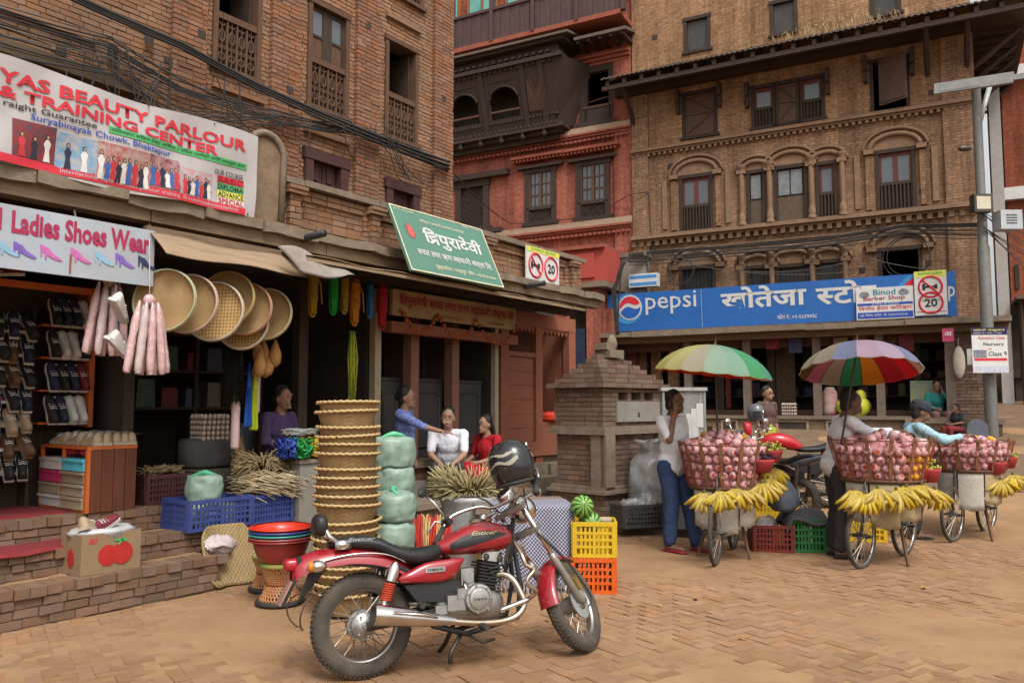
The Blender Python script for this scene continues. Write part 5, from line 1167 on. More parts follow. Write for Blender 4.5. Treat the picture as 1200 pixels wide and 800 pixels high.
for (x0, x1, y0, y1) in ((-.03, .17, -.03, -.0), (-.03, .0, -.0, .15), (SL - .16, SL + .03, -.03, 0)): MB().box(x0, x1, y0 - .03, y1 + .03, .426, 1.08).build('pilaster', stone, sh_)
opn2 = [(.32 + i * .3, .54 + i * .3, 1.52, 1.62) for i in range(3)]
block(1.19, 1.68, .0, lim=300, openings=opn2)
MB().box(.26, SL - .1, -.035, -.003, 1.24, 1.50).build('stone_panel', cement, sh_); MB().box(.72, .76, -.04, -.034, 1.3, 1.36).build('slot', dark_in, sh_)
for k in range(7):
    o = .08 - k * .075; z = 1.68 + k * .066
    core = MB().box(-o + .04, SL + o - .04, -o + .04, SD + o - .04, z, z + .06).build('roof_step', mortar, sh_)
    it = [(((c[0]), -o + .06, z + .03), (s[0], .11, .056), None) for c, s, M_ in courses(-o, SL + o, z, z + .06, 0, bl=.2)]
    it += [((-o + .06, c[0], z + .03), (.11, s[0], .056), None) for c, s, M_ in courses(-o + .11, SD + o, z, z + .06, 0, bl=.2)]
    lay(core, it, brickS, 60, jit=.012)
zt = 1.68 + 7 * .066
fn = MB().box(SL / 2 - .16, SL / 2 + .16, SD / 2 - .13, SD / 2 + .13, zt - .05, zt + .06).box(SL / 2 - .2, SL / 2 - .02, SD / 2 - .1, SD / 2 + .1, zt + .06, zt + .15)
fn.lathe([(.05, 0), (.07, .05), (.075, .1), (.06, .16), (.03, .21), (.01, .22)], 12, TR(SL / 2 + .06, SD / 2, zt + .06)); fn.build('finial', stone, sh_, 40)
# ------------------------------------------------------------------ stone stairs beside the plinth
ss = thing('stone_stairs', 'worn stone stairs beside the bank plinth', 'stairs', LW, LA)
for k in range(5):
    for j in range(3):
        MB().box(6.45 + j * .75 + U(0, .03), 7.17 + j * .75, .02 + k * .24 + U(-.02, .02), .5 + k * .24, -.05 + k * .17, .17 + k * .17 + U(-.015, .01)).build('step_stone', stone, ss)
cr = MB().box(8.75, 9.4, .3, 1.8, 0, 1.0).build('cheek_wall', mortar, ss)
# ------------------------------------------------------------------ brick block with checked cloth
ba = R(6); bk2 = thing('brick_block', 'square brick block standing behind the red motorcycle', 'brick block', (-.28, 6.86, 0), ba)
MB().box(.03, .75, .03, .65, 0, .64).build('core', mortar, bk2); bf2 = obj('brick_face', None, bk2)
it = courses(0, .78, 0, .64, 0, bl=.2, bh=.055, dep=.06) + [((.75, c[0], c[2]), s, Matrix.Rotation(R(90), 3, 'Z')) for c, s, _ in courses(0, .68, 0, .64, 0, bl=.2, bh=.055, dep=.06)]
lay(bf2, it, brickP, 200); MB().box(-.03, .81, -.03, .71, .64, .70).build('top_slab', stone, bk2)
def checked():
    m = mat('checked_cloth', (.62, .60, .60), (.55, .53, .53), rough=.9); t = m.node_tree; N = t.nodes; L = t.links; b = N['Principled BSDF']
    uv = N.new('ShaderNodeUVMap'); ck = N.new('ShaderNodeTexChecker'); ck.inputs['Scale'].default_value = 1
    ck.inputs['Color1'].default_value = (.36, .35, .38, 1); ck.inputs['Color2'].default_value = (.03, .035, .10, 1)
    mp = N.new('ShaderNodeMapping'); mp.inputs['Scale'].default_value = (66, 66, 1); L.new(uv.outputs[0], mp.inputs[0]); L.new(mp.outputs[0], ck.inputs[0]); L.new(ck.outputs[0], b.inputs['Base Color']); return m
ckm = checked()
# cloth: lies on the slab, falls over the front edge
cl = thing('checked_cloth', 'blue and white checked cloth draped over the brick block', 'cloth', (-.28, 6.86, 0), ba)
def clf(u, v):
    x = .1 + u * .70; d_ = v * 1.0 - .42
    if d_ < 0: y, z = -.035 - d_ * 1.0, .706 + .004 * math.sin(u * 9)
    else: y, z = -.05 - .032 * math.sin(u * 15 + 1 + d_ * 2) * min(1, d_ * 3) - .06 * d_, .70 - d_ - .05 * u * d_ * 3 + .03 * math.sin(u * 9) * d_
    return (x + .05 * max(0, d_) * (u - .2) + (0.05 * max(0, d_)), y, z + .004)
mbc = MB().sheet(clf, 40, 40); me = mbc.mesh('cloth', ckm, True, fix=False); uvl = me.uv_layers.new(name='UVMap')
for p in me.polygons:
    for li in p.loop_indices: i = me.loops[li].vertex_index; uvl.data[li].uv = ((i % 41) / 40 * .7, (i // 41) / 40)
obj('cloth', me, cl)
frg = MB()
for k in range(90):
    u = k / 89; p = Vector(clf(u, 1.0)); frg.tube([p, p + Vector((U(-.01, .01), -.005, -.06)), p + Vector((U(-.02, .02), U(-.01, .01), -U(.09, .13)))], .003, 3)
o = frg.build('fringe', mat('fringe_cotton', (.55, .52, .52), (.4, .38, .4)), cl); o['kind'] = 'stuff'
# ------------------------------------------------------------------ goods set out in front of the left shops
def weave(name, c1, c2, sc_, rot=0):
    m = mat(name, c1, c2, rough=.7, ns=6); t = m.node_tree; N = t.nodes; L = t.links; b = N['Principled BSDF']
    tc = N.new('ShaderNodeTexCoord'); mp = N.new('ShaderNodeMapping'); mp.inputs['Scale'].default_value = (sc_, sc_, sc_); mp.inputs['Rotation'].default_value = (0, 0, R(rot)); mp.inputs['Location'].default_value = (.37, .21, .5)
    L.new(tc.outputs['Object'], mp.inputs[0]); ck = N.new('ShaderNodeTexChecker'); ck.inputs['Scale'].default_value = 1; ck.inputs['Color1'].default_value = (1, 1, 1, 1); ck.inputs['Color2'].default_value = (.55, .5, .45, 1); L.new(mp.outputs[0], ck.inputs[0])
    mm = N.new('ShaderNodeMix'); mm.data_type = 'RGBA'; mm.blend_type = 'MULTIPLY'; mm.inputs[0].default_value = 1
    old = b.inputs['Base Color'].links[0].from_socket; L.new(old, mm.inputs[6]); L.new(ck.outputs[0], mm.inputs[7]); L.new(mm.outputs[2], b.inputs['Base Color'])
    bp = N.new('ShaderNodeBump'); bp.inputs['Strength'].default_value = .5; bp.inputs['Distance'].default_value = .006; L.new(ck.outputs[1], bp.inputs['Height']); L.new(bp.outputs[0], b.inputs['Normal']); return m
bam = weave('woven_bamboo', (.42, .28, .13), (.31, .195, .085), 115, 20)
bam2 = weave('split_bamboo', (.55, .37, .16), (.40, .25, .10), 48, 45)
bamb = mat('bamboo_strip', (.50, .35, .17), (.36, .24, .11), rough=.6, ns=20, stretch=(3, 3, 12))
rimm = [mat('rim%d' % i, c, tuple(v * .8 for v in c), rough=.5) for i, c in enumerate([(.30, .33, .22), (.42, .30, .26), (.42, .38, .32), (.38, .28, .10), (.34, .16, .11), (.40, .35, .27), (.38, .36, .2)])]
def onL_n(px, py, n): s, z = pL(px, py, n); return wl(s, n, z)
# --- hanging winnowing trays
trl = ['green edged', 'pink edged', 'plain white edged', 'yellow spotted', 'red and white edged', 'herringbone', 'yellow and green edged']
for k, (px, py, rr, n) in enumerate([(193, 352, .25, -.12), (221, 356, .24, -.10), (251, 365, .25, -.06), (266, 350, .24, .04), (288, 362, .23, .0), (285, 380, .225, .06), (312, 368, .235, .08)]):
    p = onL_n(px, py, n); nd = Vector((-.84, -.54, .12)); nd = Matrix.Rotation(LA, 3, 'Z') @ nd
    t_ = thing('bamboo_tray', 'round woven bamboo tray with ' + trl[k].replace(' edged', '').replace('spotted', 'spotted') + ' rim hanging under the awning', 'tray', p, 0, 'bamboo trays hanging in a row')
    t_.rotation_euler = nd.to_track_quat('Z', 'Y').to_euler(); MW[t_.name] = TR(*p) @ t_.rotation_euler.to_matrix().to_4x4()
    mb = MB().lathe([(.001, -.022), (rr * .5, -.022), (rr * .9, -.016), (rr, .01)], 40, cap=False); mb.build('woven_disc', bam2 if k in (2, 5) else bam, t_, True)
    MB().torus((0, 0, .014), rr + .003, .009, RX(90), 40, 6).build('rim', rimm[k], t_, True)
    MB().torus((0, 0, -.005), rr + .002, .011, RX(90), 40, 6).build('inner_rim', bamb, t_, True)
# --- pink packs
pinkm = mat('pink_wrap', (.44, .22, .22), (.56, .44, .43), rough=.25, ns=70, spec=.6, stretch=(1, 1, .5)); whm = mat('white_puff', (.50, .42, .41), (.42, .30, .30), rough=.35, ns=40, spec=.6)
def pinkpack(px, py, n, h, wd, lab, cnt):
    p = onL_n(px, py, n); t_ = thing('snack_pack', lab, 'snack pack', p, LA)
    for k in range(cnt):
        a = (k / (cnt - 1) - .5); x = a * wd; y = .05 * math.sin(k * 2.2)
        crumple(MB().lathe([(.006, 0), (.016, -.05), (.029, -.13)] + [(.031, -.13 - (h - .15) * q / 12) for q in range(1, 12)] + [(.028, -h + .012), (.02, -h), (.026, -h - .012)], 10, Matrix.Rotation(R(-a * 18), 4, 'Y') @ TR(a * wd * .5, y, -.02)), .006, 22, k).build('roll', whm if k in (2, 3) else pinkm, t_, True)
    MB().ball((0, 0, .0), (.05, .04, .05), 8, 6).tube([(0, 0, .0), (0, 0, .1), (.01, .05, .5)], .004, 4).build('knot', pinkm, t_, True)
pinkpack(175, 352, -.16, .55, .3, 'pink and white bag of puffed snack rolls hanging by the trays', 11)
pinkpack(128, 330, .2, .56, .3, 'pink bag of puffed rolls hanging behind the dangling sandals', 10)
# --- shoes
def shoe_meshes(key, cu, cs):
    up = MB(); prof = [(-.13, .035, .085), (-.10, .038, .09), (-.05, .036, .075), (0, .04, .06), (.05, .045, .045), (.1, .042, .035), (.135, .025, .02)]
    rings = []
    for x, hw, h in prof: rings.append([(x, hw * math.cos(t), max(0, h * math.sin(t)) + .02) for t in [math.pi * i / 8 for i in range(9)]])
    v = [p for r_ in rings for p in r_]; f = [(i * 9 + j, i * 9 + j + 1, (i + 1) * 9 + j + 1, (i + 1) * 9 + j) for i in range(len(prof) - 1) for j in range(8)] + [tuple(range(9)), tuple((len(prof) - 1) * 9 + j for j in range(9))]
    up.add(v, f); so_ = MB().prism([(-.14, -.036), (-.08, -.042), (0, -.04), (.06, -.05), (.12, -.042), (.145, 0), (.12, .042), (.06, .05), (0, .04), (-.08, .042), (-.14, .036)], 0, .025, ax='z')
    lc = MB()
    for k in range(4): lc.tube([(-.01 + k * .022, -.03, .072 - k * .008), (-.01 + k * .022, .0, .088 - k * .01), (-.01 + k * .022, .03, .072 - k * .008)], .004, 4)
    return (up.mesh('upper', mat('shoe_' + key, cu, rough=.6), True), so_.mesh('sole', mat('sole_' + key, cs, rough=.7)), lc.mesh('lace', white_p))
SHO = {k: shoe_meshes(k, a, b) for k, a, b in (('white', (.55, .53, .48), (.6, .58, .55)), ('navy', (.02, .025, .05), (.55, .53, .5)), ('red', (.16, .02, .03), (.6, .56, .52)), ('black', (.02, .018, .018), (.45, .4, .35)), ('brown', (.12, .06, .035), (.2, .13, .08)), ('beige', (.35, .26, .17), (.4, .33, .25)))}
def shoe(key, p, rot, lab, grp, name='shoe'):
    t_ = thing(name, lab, 'shoe', p, 0, grp); t_.rotation_euler = rot
    for nm, me in zip(('upper', 'sole', 'lace'), SHO[key]): obj(nm, me, t_)
# orange shoe rack
rk = thing('shoe_rack', 'orange timber rack holding rows of shoes in the shoe shop', 'rack', LW, LA)
nR = 1.3; sR = pL(107, 420, nR)[0]; zA = pL(107, 500, nR)[1]; zB = pL(107, 338, nR)[1]; zs = (zB - zA) / 4.4
MB().box(sR - .02, sR + .025, nR - .02, nR + .28, zA, zB).build('side_board', wood_or, rk)
MB().box(-2.3, sR - .02, nR + .02, nR + .06, zB - .06, zB).build('top_rail', wood_or, rk); MB().box(-2.3, sR - .02, nR + .3, nR + .33, .66, zB).build('back_board', wood_dk, rk)
for k in range(4): MB().box(sR - .42, sR - .025, nR + .02, nR + .26, zA + .03 + k * zs, zA + .045 + k * zs).build('shelf', wood_or, rk)
for k in range(7): MB().box(-1.6, sR - .46, nR + .1, nR + .29, .95 + k * .2, .965 + k * .2).build('shelf', wood_dk, rk)
for s in (-.9, -.2, sR - .45): MB().box(s, s + .03, nR + .14, nR + .3, .66, 2.4).build('upright', wood_dk, rk)
fixed = Matrix.Rotation(LA, 3, 'Z')
for r_ in range(4):
    for c in range(4):
        key = [['white', 'white', 'navy', 'black'], ['red', 'navy', 'black', 'navy'], ['navy', 'white', 'white', 'black'], ['white', 'navy', 'navy', 'black']][r_][c]
        p = wl(sR - .075 - c * .085, nR + .02, zA + .15 + r_ * zs); e = (fixed @ Matrix.Rotation(R(90), 3, 'Z') @ Matrix.Rotation(R(-68), 3, 'Y')).to_euler()
        shoe(key, p, e, key + ' sports shoe propped toe up on the orange rack, shelf %s' % ['lowest', 'second from bottom', 'third from bottom', 'topmost'][r_], 'sports shoes on the orange rack')
random.seed(11)
for r_ in range(7):
    for c in range(9):
        key = random.choice(('black', 'brown', 'beige', 'black', 'red', 'brown')); s = -.25 + c * .115
        if s > sR - .5: continue
        shoe(key, wl(s, nR + .16, .967 + r_ * .2), (0, 0, LA - R(90) + U(-.15, .15)), key + ' slip-on shoe on the dim inner shelves of the shoe shop', 'dim shoes on inner shelves')
        shoe(random.choice(('black', 'beige', 'brown', 'navy')), wl(s + .05, nR + .06 + U(-.02, .02), 1.0 + r_ * .2 + U(0, .03)), (fixed @ Matrix.Rotation(R(90) + U(-.3, .3), 3, 'Z') @ Matrix.Rotation(R(-60), 3, 'Y')).to_euler(), 'shoe hung toe up in front of the dim inner shelves', 'shoes hung on the inner shelves')
for c in range(7):
    s = -.5 + c * .17; shoe(('red', 'black', 'brown', 'beige', 'black', 'brown', 'red')[c], wl(s, nR - .02, zB + .02), (R(8), 0, LA - R(60)), ('red', 'black', 'brown', 'beige', 'black', 'brown', 'red')[c] + ' shoe hanging along the top rail under the shoe sign', 'shoes along the top rail')
for k, (px, py, rz) in enumerate([(138, 366, 40), (137, 410, 20)]): shoe('white', onL_n(px, py, -.02), (R(20), R(35), LA + R(rz)), 'pale blue sandal dangling on a string ' + ('just under the shoe sign' if k == 0 else 'at the lower end of the string'), 'dangling sandals')
tag(MB().tube([onL_n(135, 330, .0), onL_n(137, 370, -.02), onL_n(137, 405, -.02)], .003, 4).build('string', mat('blue_string', (.2, .35, .4)), None), 'thin blue string holding the pair of sandals', 'string')
# chest of shoe boxes
ch = thing('shoe_chest', 'dark plank chest with coloured shoe boxes stacked in its side', 'chest', LW, LA)
c0, c1, d0, d1, zc = .93, 1.36, .66, 1.5, .665
for k in range(4): MB().box(c0 + .03 + k * .1, c0 + .125 + k * .1, d0, d0 + .02, zc, zc + .52).build('plank', wood_mah, ch)
MB().box(c0, c0 + .03, d0 - .005, d0 + .03, zc, zc + .54).box(c0, c0 + .03, d1 - .03, d1, zc, zc + .54).box(c0, c1, d0, d1, zc + .52, zc + .545).box(c0, c1, d0 + .02, d1, zc, zc + .02).box(c0, c0 + .025, (d0 + d1) / 2 - .012, (d0 + d1) / 2 + .012, zc + .02, zc + .52).build('frame', wood_or, ch)
MB().box(c1 - .04, c1, d0 + .02, d1, zc + .02, zc + .52).build('rear_side', wood_mah, ch)
bxm = [mat('shoebox%d' % i, c, rough=.7) for i, c in enumerate([(.5, .44, .42), (.42, .03, .10), (.10, .48, .60), (.30, .23, .15), (.32, .25, .17), (.28, .21, .14)])]
for j in range(2):
    for k in range(4):
        a = d0 + .035 + j * .40; cc = [[0, 5, 1, 0], [3, 4, 5, 2]][1 - j][k]
        sb = MB().box(c0 + .0 - U(0, .02), c0 + .3, a, a + .37, zc + .025 + k * .105, zc + .10 + k * .105).build('box', bxm[cc], None, loc=LW, rot=LA); MB().box(c0 - .025, c0 + .3, a - .004, a + .374, zc + .10 + k * .105, zc + .122 + k * .105).build('lid', bxm[cc], sb)
        sb.name = 'shoe_box'; tag(sb, ['white', 'magenta', 'turquoise', 'tan', 'kraft', 'brown'][cc] + ' shoe box in the chest, %s of its stack %s the planked corner' % (['bottom', 'second', 'third', 'topmost'][k], 'nearest' if j == 0 else 'away from'), 'box', 'shoe boxes in the chest')
for k in range(2): tag(MB().ball((0, 0, .03), (.12, .09, .045), 10, 6).build('red_cloth', mat('red_cloth', (.4, .02, .03)), None, True, wl(c0 + .14, d0 + .17 + k * .28, zc + .46), LA), ['red cloth stuffed over the shoe boxes at the planked corner', 'red cloth stuffed over the white shoe boxes'][k], 'cloth')
for k in range(15): shoe(random.choice(('beige', 'brown', 'beige')), wl(c0 + .1 + (k % 5) * .075, d0 + .14 + (k // 5) * .27, zc + .548), (0, 0, LA + R(90) + U(-.1, .1)), 'beige or brown slipper laid in the row on the plank chest', 'slippers on the chest')
tag(MB().sheet(lambda u, v: (c0 - .02 + u * .5, d0 - .02 + v * .55, zc + .66 + .015 * math.sin(u * 20) * math.sin(v * 14) - .03 * (abs(u - .5) * 2) ** 3), 24, 20).build('clear_plastic', mat('clear_plastic', (.7, .7, .7), rough=.15, alpha=.16, spec=.8), None, True, LW, LA), 'clear plastic sheet over the slippers on the chest', 'plastic sheet')
# red carpets
car = mat('red_carpet', (.22, .025, .03), (.15, .02, .022), rough=1, ns=30, bump=.6)
for k, (a, b, n0, n1, z) in enumerate([(-1.4, .86, .28, .72, .484), (-1.5, .9, .80, 1.9, .674)]):
    tag(MB().sheet(lambda u, v: (a + (b - a) * u + .03 * math.sin(v * 7), n0 + (n1 - n0) * v + .015 * math.sin(u * 23), z + .004 * math.sin(u * 31 + v * 4) - (.02 if v == 0 else 0)), 40, 8, .006).build('red_carpet', car, None, True, LW, LA), ['worn red carpet strip on the middle step', 'red carpet on the shoe shop floor'][k], 'carpet')
# cardboard box with tomatoes print
cb_ = mat('cardboard', (.26, .175, .10), (.21, .14, .08), rough=.85, ns=5)
bx1 = thing('cardboard_box', 'cardboard box with red tomato print and white bag on the step', 'box', wl(.62, .05, .283), LA)
MB().box(0, .46, 0, .008, 0, .30).build('front_side', cb_, bx1); [MB().box(x_, x_ + .008, .008, .32, 0, .30).build('end_side', cb_, bx1) for x_ in (0, .452)]; MB().box(.008, .452, .31, .32, 0, .30).box(.008, .452, .008, .31, 0, .008).build('rear_side', cb_, bx1)
tmr = mat('tomato_print', (.42, .025, .02))
MB().prism(arcp(.2, .13, .075, 0, 345, 16, .08), -.004, -.001).build('tomato_print', tmr, bx1); MB().prism(arcp(.31, .135, .085, 0, 345, 16, .085), -.006, -.0045).build('tomato_print', tmr, bx1)
strokes(bx1, [[(0, 0), (.03, .04)], [(.03, .04), (.06, .02)], [(.03, .03), (-.03, .035)]], .008, green_t, (.28, .205), -.007, 'leaf_print')
lettering(bx1, 'BS', .05, .23, .07, .04, red_t, -.003, .02, shear=.3)
MB().prism(arcp(.15, .12, .05, 0, 345, 14, .07), 0, .002, TR(-.004, 0, 0) @ Matrix.Rotation(R(90), 4, 'Z') @ TR(0, 0, 0)).build('tomato_print', tmr, bx1)
tag(MB().lathe([(.02, .1), (.2, .2), (.23, .28), (.25, .30), (.2, .33), (.12, .3), (.02, .27)], 20, Matrix.Diagonal((1, .72, 1, 1)), jit=lambda a, z: 1 + .07 * math.sin(a * 7 + z * 40)).build('white_plastic_bag', mat('white_plastic', (.45, .45, .46), rough=.35, spec=.6), None, True, wl(.85, .21, .285), LA), 'white plastic bag lining the tomato box', 'bag')
shoe('red', wl(.86, .2, .6), (R(20), R(-30), LA), 'red shoe poking out of the white bag in the tomato box', 'shoes in the tomato box'); shoe('beige', wl(.76, .18, .59), (R(-15), R(10), LA + .6), 'beige shoe lying on the white bag in the tomato box', 'shoes in the tomato box')
# --- crates
def crate(name, lab, cat, p, rz, w_, d_, h_, m, grp=None, rows=3, cols=7, text=None):
    t_ = thing(name, lab, cat, p, rz, grp); MB().box(-w_ / 2, w_ / 2, -d_ / 2, d_ / 2, 0, .015).build('base', m, t_)
    def side(L_, M_, nm):
        mb = MB(); hh = L_ / 2
        mb.box(-hh, hh, -.012, .004, h_ - .035, h_, M_).box(-hh, hh, -.008, .004, 0, .03, M_); mb.box(-hh, -hh + .035, -.01, .004, .03, h_ - .035, M_).box(hh - .035, hh, -.01, .004, .03, h_ - .035, M_)
        iw = L_ - .07
        for k in range(cols * 2 - 1): x = -iw / 2 + iw * (k + 1) / (cols * 2); mb.box(x - .0095, x + .0095, -.003, .003, .03, h_ - .035, M_)
        for k in range(rows): z = .03 + (h_ - .065) * (k + 1) / (rows + 1); mb.box(-iw / 2, iw / 2, -.006, .0025, z - .011, z + .011, M_)
        mb.box(-.012, .012, -.008, .003, .03, h_ - .035, M_)
        return mb.build(nm, m, t_)
    side(w_, TR(0, -d_ / 2, 0), 'front_side'); side(w_, TR(0, d_ / 2, 0) @ RZ(180), 'rear_side'); side(d_ - .01, TR(-w_ / 2, 0, 0) @ RZ(-90), 'end_side'); side(d_ - .01, TR(w_ / 2, 0, 0) @ RZ(90), 'end_side')
    if text: lettering(t_, text, -w_ * .12, h_ * .2, .045, h_ * .55, white_p, -d_ / 2 - .014, .0)
    return t_
cblue = mat('blue_crate', (.035, .065, .24), (.028, .05, .19), rough=.45, dirt=.25); cmar = mat('maroon_crate', (.10, .03, .035), (.07, .022, .026), rough=.5, dirt=.3); cor = mat('orange_crate', (.62, .10, .012), (.52, .08, .01), rough=.4, dirt=.1); cye = mat('yellow_crate', (.62, .40, .015), (.52, .33, .012), rough=.4, dirt=.15); cgr = mat('grey_crate', (.07, .072, .068), (.05, .052, .05), rough=.6, dirt=.25); cgn = mat('green_crate', (.02, .20, .055), (.016, .16, .045), rough=.45, dirt=.2); crd = mat('dark_red_crate', (.20, .022, .018), (.15, .017, .014), rough=.45, dirt=.2)
crate('plastic_crate', 'blue plastic crate holding two green wrapped bundles', 'crate', wl(1.93, .46, .46), LA, .64, .42, .27, cblue, 'blue crates')
crate('plastic_crate', 'blue plastic crate under the dried grass beside the cement block', 'crate', wl(2.52, .5, .44), LA, .48, .4, .27, cblue, 'blue crates')
sp_ = thing('crate_trestle', 'rough timber trestle under the blue crates', 'trestle', LW, LA)
for s in (1.88, 2.3, 2.72): MB().box(s - .06, s + .05, .3, .42, 0, .435).build('leg', wood_old, sp_)
crate('plastic_crate', 'dark maroon crate of roots on the shop floor', 'crate', wl(1.78, 1.0, .665), LA, .5, .4, .26, cmar)
tag(crumple(MB().ball((0, 0, .06), (.15, .1, .09), 22, 14), .05, 9).build('crumpled_bag', mat('pale_pink_bag', (.5, .42, .42), (.42, .34, .34), rough=.4, ns=12, bump=.8), None, True, wl(1.82, .12, .285), LA), 'crumpled pale plastic bag on the step end', 'bag')
# --- green wrapped bundles
gw = mat('green_net_wrap', (.165, .25, .19), (.25, .335, .275), rough=.4, ns=10, bump=.5, bs=26, spec=.5, stretch=(1, 1, .35)); gk = mat('green_knot', (.10, .42, .22), (.08, .36, .18), rough=.45)
def bundle(p, r_, h_, lab, knot=True, grp='green wrapped bundles'):
    t_ = thing('wrapped_bundle', lab, 'bundle', p, U(0, 3), grp)
    crumple(MB().lathe([(.02, 0), (r_ * .8, .0), (r_ * .95, h_ * .08)] + [(r_ * (1 - .05 * abs(q / 5 - 1) ** 2), h_ * (.12 + .76 * q / 10)) for q in range(11)] + [(r_ * .88, h_ * .95), (r_ * .6, h_ * 1.0), (r_ * .1, h_ * 1.0)], 44, jit=lambda a, z: 1 + .03 * math.cos(2 * a) + .022 * abs(math.sin(8 * a + 3 * math.sin(z * 14)))), .014, 13, r_ * 50 + h_ * 9).build('wrap', gw, t_, True)
    if knot: MB().tube([(-r_ * .7, 0, h_ * .96), (-r_ * .2, .02, h_ + .015), (0, 0, h_ + .02), (r_ * .3, -.02, h_ + .012), (r_ * .75, .02, h_ * .95)], [.012, .02, .03, .02, .012], 6).build('knot', gk, t_, True)
p = wl(1.86, .42, .48)
bundle(p, .16, .21, 'green wrapped bundle in the blue crate, lower of two', False); bundle((p[0], p[1], .69), .155, .24, 'green wrapped bundle in the blue crate, upper of two')
gx0 = P(458, 600, 6.55)
for k in range(4): bundle((gx0[0] + [-.02, .0, .02, .03][k], gx0[1], [.12, .40, .63, .87][k]), [.19, .2, .19, .165][k], [.27, .23, .23, .0][k] or .23, 'green wrapped bundle %s in the stack beside the baskets' % ['at the bottom', 'second from the bottom', 'third from the bottom', 'fourth from the bottom'][k], k > 1) if k < 3 else None
gx1 = P(461, 560, 7.1)
for k, z in enumerate((.0, .27, .54, .78, 1.01)): bundle((gx1[0], gx1[1], z), .185 if k < 4 else .19, .27 if k == 4 else .25, 'green wrapped bundle in the taller rear stack, ' + ('topmost with knotted tails' if k == 4 else 'layer %s from the ground' % ('one two three four'.split()[k])), k == 4)
tag(MB().box(-.22, .22, -.2, .2, 0, .118).build('stone_block', stone, None, loc=(gx0[0], gx0[1], 0), rot=.3), 'stone block under the green bundle stack', 'stone')
# --- basket stack
bkx = P(406, 600, 6.15)
def bask(z, r_, h_, i, tilt):
    t_ = thing('bamboo_basket', '', 'basket', (bkx[0] + U(-.008, .008), bkx[1], z), U(0, 6), 'bamboo baskets nested in the tall stack')
    seg = 64; rows = 9; mb = MB()
    pr = [(r_ * (.80 + .2 * (k / rows)), h_ * k / rows) for k in range(rows + 1)]
    v = []; f = []
    for ri, (q, zz) in enumerate(pr):
        for k in range(seg): a = 2 * math.pi * k / seg; e = q * (1 + (.012 if (k // 2 + ri) % 2 else -.004)); v.append((e * math.cos(a), e * math.sin(a), zz))
    for ri in range(rows):
        for k in range(seg): f.append((ri * seg + k, ri * seg + (k + 1) % seg, (ri + 1) * seg + (k + 1) % seg, (ri + 1) * seg + k))
    mb.add(v, f); mb.lathe([(r_ * .8, .0), (.001, .0)], seg, cap=False); mb.build('body', bam, t_, True)
    rm = MB()
    pts = []; n = 90
    for k in range(n): a = 2 * math.pi * k / n; e = r_ + .012 + .005 * math.sin(k * 2.1); pts.append((e * math.cos(a), e * math.sin(a), h_ + .004 * math.cos(k * 2.1)))
    rm.tube(pts, .011, 6, closed=True).build('rim', bamb, t_, True); t_.rotation_euler = (R(tilt), R(U(-1.5, 1.5)), U(0, 6))
    t_['label'] = 'bamboo basket in the tall stack, ' + ('topmost' if i == 19 else 'lying at the bottom' if i == 0 else 'number %s counted up from the ground' % 'one two three four five six seven eight nine ten eleven twelve thirteen fourteen fifteen sixteen seventeen eighteen nineteen'.split()[i - 1])
z = 0.02
for i in range(20):
    bask(z, .238 - .0018 * abs(i - 8), .15, i, U(-2.5, 2.5)); z += (.115 if i in (8, 13, 17) else .066)
tag(MB().torus((0, 0, .12), .14, .006, RX(15)).torus((.05, .02, .1), .14, .006, RZ(60) @ RX(10)).build('wire_hoop', mat('rusty_wire', (.1, .06, .04), rough=.8), None, True, (P(366, 705, 5.9)[0], 5.75, 0)), 'rusty wire hoops leaning by the basket stack', 'wire hoop')
# --- bamboo stools and plastic tubs
def stool(p, h_, r_, lab):
    t_ = thing('bamboo_stool', lab, 'stool', p, 0, 'hourglass bamboo stools'); n = 34
    for sg in (1, -1):
        mb = MB()
        for k in range(n): a = 2 * math.pi * k / n; b = a + sg * 1.15; mb.tube([(r_ * .95 * math.cos(a), r_ * .95 * math.sin(a), .03), (r_ * .62 * math.cos((a + b) / 2), r_ * .62 * math.sin((a + b) / 2), h_ / 2), (r_ * .92 * math.cos(b), r_ * .92 * math.sin(b), h_ - .03)], .006, 4)
        mb.build('stick_lattice', mat('cane_sticks', (.36, .12, .05), (.42, .24, .10), rough=.6, ns=9), t_)
    MB().torus((0, 0, .018), r_, .022, RX(90), 28, 8).build('foot_ring', black_rb, t_, True); MB().lathe([(r_ * .9, h_ - .035), (r_ * .98, h_ - .02), (r_ * .9, h_)], 24).build('seat', mat('green_raffia', (.12, .28, .03), (.3, .2, .08), ns=14), t_, True)
    MB().torus((0, 0, h_ / 2), r_ * .64, .012, RX(90), 24, 6).build('waist_band', mat('cane_band', (.25, .07, .03)), t_, True)
s0 = G(328, 706); s1 = G(312, 697)
stool((s0[0], s0[1], 0), .32, .17, 'hourglass bamboo stool carrying the plastic tubs'); stool((s1[0] - .04, s1[1] + .2, 0), .3, .15, 'hourglass bamboo stool half hidden behind the tub stool')
tubm = [mat('tub%d' % i, c, tuple(v * .85 for v in c), rough=.3, spec=.5, dirt=.08) for i, c in enumerate([(.30, .035, .03), (.34, .08, .07), (.04, .30, .28), (.05, .06, .22), (.62, .035, .015)])]
